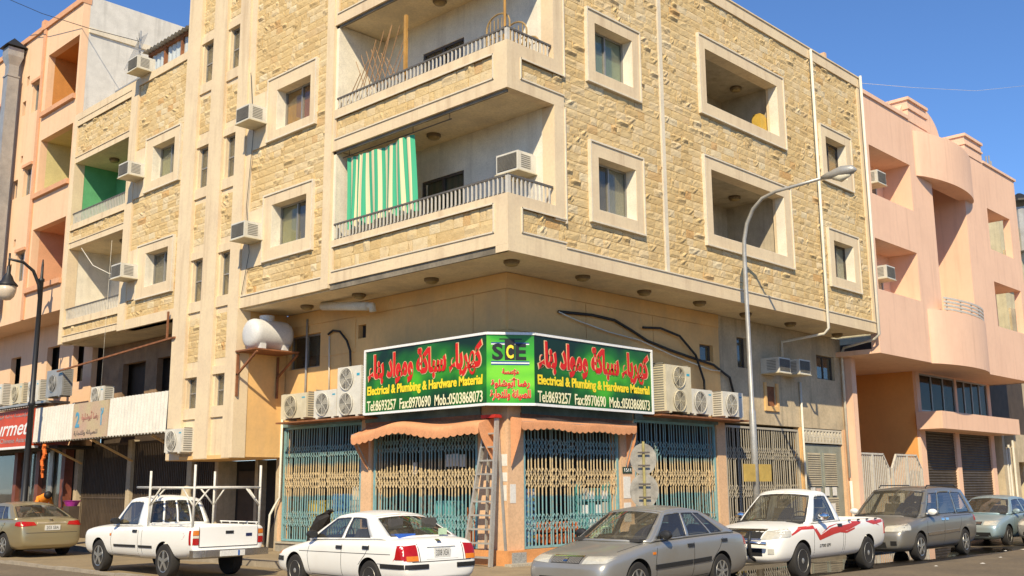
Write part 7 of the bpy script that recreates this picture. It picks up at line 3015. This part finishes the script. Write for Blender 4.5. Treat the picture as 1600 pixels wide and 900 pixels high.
for sg in (1, -1):
    b = MB()
    b.tube([(c.X(2.3), sg * .70, 1.84), (c.X(4.86), sg * .76, 1.82)], .024, 8)
    c.put(b, 'rack_rail', P_RACK, None, True)
    b = MB()
    b.tube([(c.X(3.0), sg * .76, 1.45), (c.X(3.45), sg * .76, 1.81)], .018, 6)
    c.put(b, 'rack_brace', P_RACK, None, True)
    b = MB()
    b.tube([(c.X(4.86), sg * .76, 1.45), (c.X(4.4), sg * .76, 1.81)], .018, 6)
    c.put(b, 'rack_brace', P_RACK, None, True)


# ================================================================== people and small things by the pavement
def skin_person(name, label, loc, rz, joints, edges, radii, parts_mats, root=0):
    """one continuous skinned figure; parts_mats(z, idx) unused: separate clothing meshes are children"""
    t = thing(name, label, 'person', loc, rz)
    me = bpy.data.meshes.new('figure')
    me.from_pydata(joints, edges, [])
    o = link('figure', me, t, False)
    o.modifiers.new('skin', 'SKIN')
    for i, r_ in enumerate(radii):
        o.data.skin_vertices[0].data[i].radius = r_ if isinstance(r_, tuple) else (r_, r_)
    o.data.skin_vertices[0].data[root].use_root = True
    sm = o.modifiers.new('sub', 'SUBSURF')
    sm.levels = sm.render_levels = 2
    bpy.context.view_layer.update()
    nm = bpy.data.meshes.new_from_object(o.evaluated_get(bpy.context.evaluated_depsgraph_get()))
    o.modifiers.clear()
    o.data = nm
    nm.polygons.foreach_set('use_smooth', [True] * len(nm.polygons))
    return t, o


def dress(o, rules, mats):
    """rules(co) -> material index"""
    o.data.materials.clear()
    for m_ in mats:
        o.data.materials.append(m_)
    for p in o.data.polygons:
        p.material_index = rules(p.center)


M_SKIN = mat('brown skin', (0.20, 0.10, 0.06), 0.6, var=0.05, coords='obj')
M_HAIR = mat('black hair', (0.012, 0.010, 0.010), 0.6, var=0)
M_ORW = mat('orange work clothes', (0.85, 0.26, 0.02), 0.85, var=0.06, coords='obj')
M_TANC = mat('tan cloth', (0.52, 0.42, 0.26), 0.9, var=0.08, coords='obj')
J = [(0, 0, .95), (.10, .0, 1.18), (.30, 0, 1.42), (.44, 0, 1.48), (.52, 0, 1.48), (.62, 0, 1.46), (.69, 0, 1.44),
     (.31, .18, 1.40), (.40, .25, 1.12), (.52, .22, .90), (.56, .20, .82), (.31, -.18, 1.40), (.40, -.25, 1.12), (.52, -.22, .90), (.56, -.20, .82),
     (0, .10, .88), (.03, .11, .48), (-.02, .11, .09), (.13, .12, .05), (0, -.10, .88), (.05, -.11, .48), (.02, -.11, .09), (.17, -.12, .05)]
E_ = [(0, 1), (1, 2), (2, 3), (3, 4), (4, 5), (5, 6), (2, 7), (7, 8), (8, 9), (9, 10), (2, 11), (11, 12), (12, 13), (13, 14), (0, 15), (15, 16), (16, 17), (17, 18), (0, 19), (19, 20), (20, 21), (21, 22)]
RD = [(.15, .13), (.14, .12), (.16, .12), .06, .075, .10, .055, .075, .05, .04, .035, .075, .05, .04, .035, .10, .065, .045, .04, .10, .065, .045, .04]
t, o = skin_person('person', 'person in orange work clothes with dark hair bending behind the gold sedan', (-.75, 20.35, .15), R(-90), J, E_, RD, None)
dress(o, lambda p: 1 if (p.x > .44 and p.z > 1.3) or (p.z < .95 and p.x > .42) else (2 if p.z < .12 else 0), [M_ORW, M_SKIN, M_BLK])
b = MB()
b.lathe([(.02, -.06), (.08, -.05), (.118, .0), (.122, .06), (.10, .12), (.04, .15)], (.57, 0, 1.49), 'x', 16)
b.build('hair', M_HAIR, t, True, False)
b = MB()
b.lathe([(.10, .48), (.155, .42), (.20, .30), (.215, .15), (.21, .0)], (0, 0, 0), 'x', 18)
b.v = [(x, y, 1.17 + z * .85 + x * .6) for x, y, z in b.v]
b.build('shawl', M_ORW, t, True, False)
J2 = [(0, 0, .92), (0, 0, 1.12), (0, 0, 1.36), (.01, 0, 1.49), (.02, 0, 1.57), (.03, 0, 1.68), (.03, 0, 1.77), (0, .20, 1.42), (.02, .26, 1.14), (.08, .25, .90), (.1, .25, .82),
      (0, -.20, 1.42), (.02, -.26, 1.14), (.08, -.25, .90), (.1, -.25, .82), (0, .10, .88), (.01, .10, .48), (-.02, .10, .08), (.12, .11, .05), (0, -.10, .88), (.01, -.10, .48), (-.02, -.10, .08), (.12, -.11, .05)]
t, o = skin_person('person', 'person in tan clothes and headcloth standing beyond the pickup with ladder rack', (-.45, 11.6, .02), R(200), J2, E_, RD, None)
dress(o, lambda p: 1 if (1.52 < p.z < 1.72 and p.x > .05) or (p.z < .9 and abs(p.y) > .2) else 0, [M_TANC, M_SKIN])
b = MB()
b.lathe([(.02, 1.86), (.09, 1.84), (.125, 1.77), (.13, 1.66), (.17, 1.52), (.19, 1.44)], (0, 0, 0), 'z', 16)
b.build('headcloth', M_TANC, t, True, False)
b = MB()
b.lathe([(.16, 0), (.25, .16), (.27, .17), (.25, .15), (.15, .02), (.01, .02)], (-.55, 18.4, 1.30), 'z', 20)
b.box(-.72, -.38, 18.2, 18.6, .15, 1.30, 1)
tag(b.build('wash_basin', [mat('magenta plastic', (0.50, 0.05, 0.35), 0.4), M_BROWN]), 'magenta plastic basin on a dark stand behind the gold sedan', 'basin')
b = MB()
b.tube([(.3, 6.75, .15), (.3, 6.68, .6), (.3, 6.6, .85), (.3, 6.45, 1.08), (.3, 6.28, 1.22)], [.26, .23, .19, .14, .08], 9)
b.tube([(.3, 6.32, 1.2), (.3, 6.18, 1.27), (.28, 6.05, 1.25)], [.08, .05, .012], 6)
b.tube([(.35, 6.95, .15), (.4, 7.0, .5), (.36, 6.92, .85)], [.16, .13, .04], 7)
rb_ = random.Random(12)
b.v = [(x + rb_.uniform(-.05, .05), y + rb_.uniform(-.05, .05), z + rb_.uniform(-.03, .03)) for x, y, z in b.v]
tag(b.build('black_bundle', mat('black tarpaulin', (0.022, 0.019, 0.017), 0.75, var=0.1, bump=0.6, bscale=14)), 'dark pointed bundle standing before the leftmost teal gate', 'bundle')
rl_ = random.Random(5)
for i in range(9):
    b = MB()
    x, y = ((16.0, -4.2), (15.2, -3.9), (17.2, -4.6), (18.4, -5.2), (14.2, -5.0), (12.5, -4.7), (10.2, -5.1), (8.8, -4.6), (19.3, -4.9))[i]
    s_ = rl_.uniform(.03, .08) if i else .16
    pts = [(x + s_ * rl_.uniform(.6, 1.2) * math.cos(a), y + s_ * rl_.uniform(.6, 1.2) * math.sin(a), .006) for a in np.linspace(0, 6.28, 8)[:-1]]
    b.add(pts + [(x + s_ * .3, y, .012 + s_ * .12)], [(k, (k + 1) % 7, 7) for k in range(7)])
    tag(b.build('litter', M_PAPER), ['crumpled paper litter on the road before the pale blue car', 'small scrap of litter on the wet road edge'][min(i, 1)], 'litter', 'litter scraps on the road')
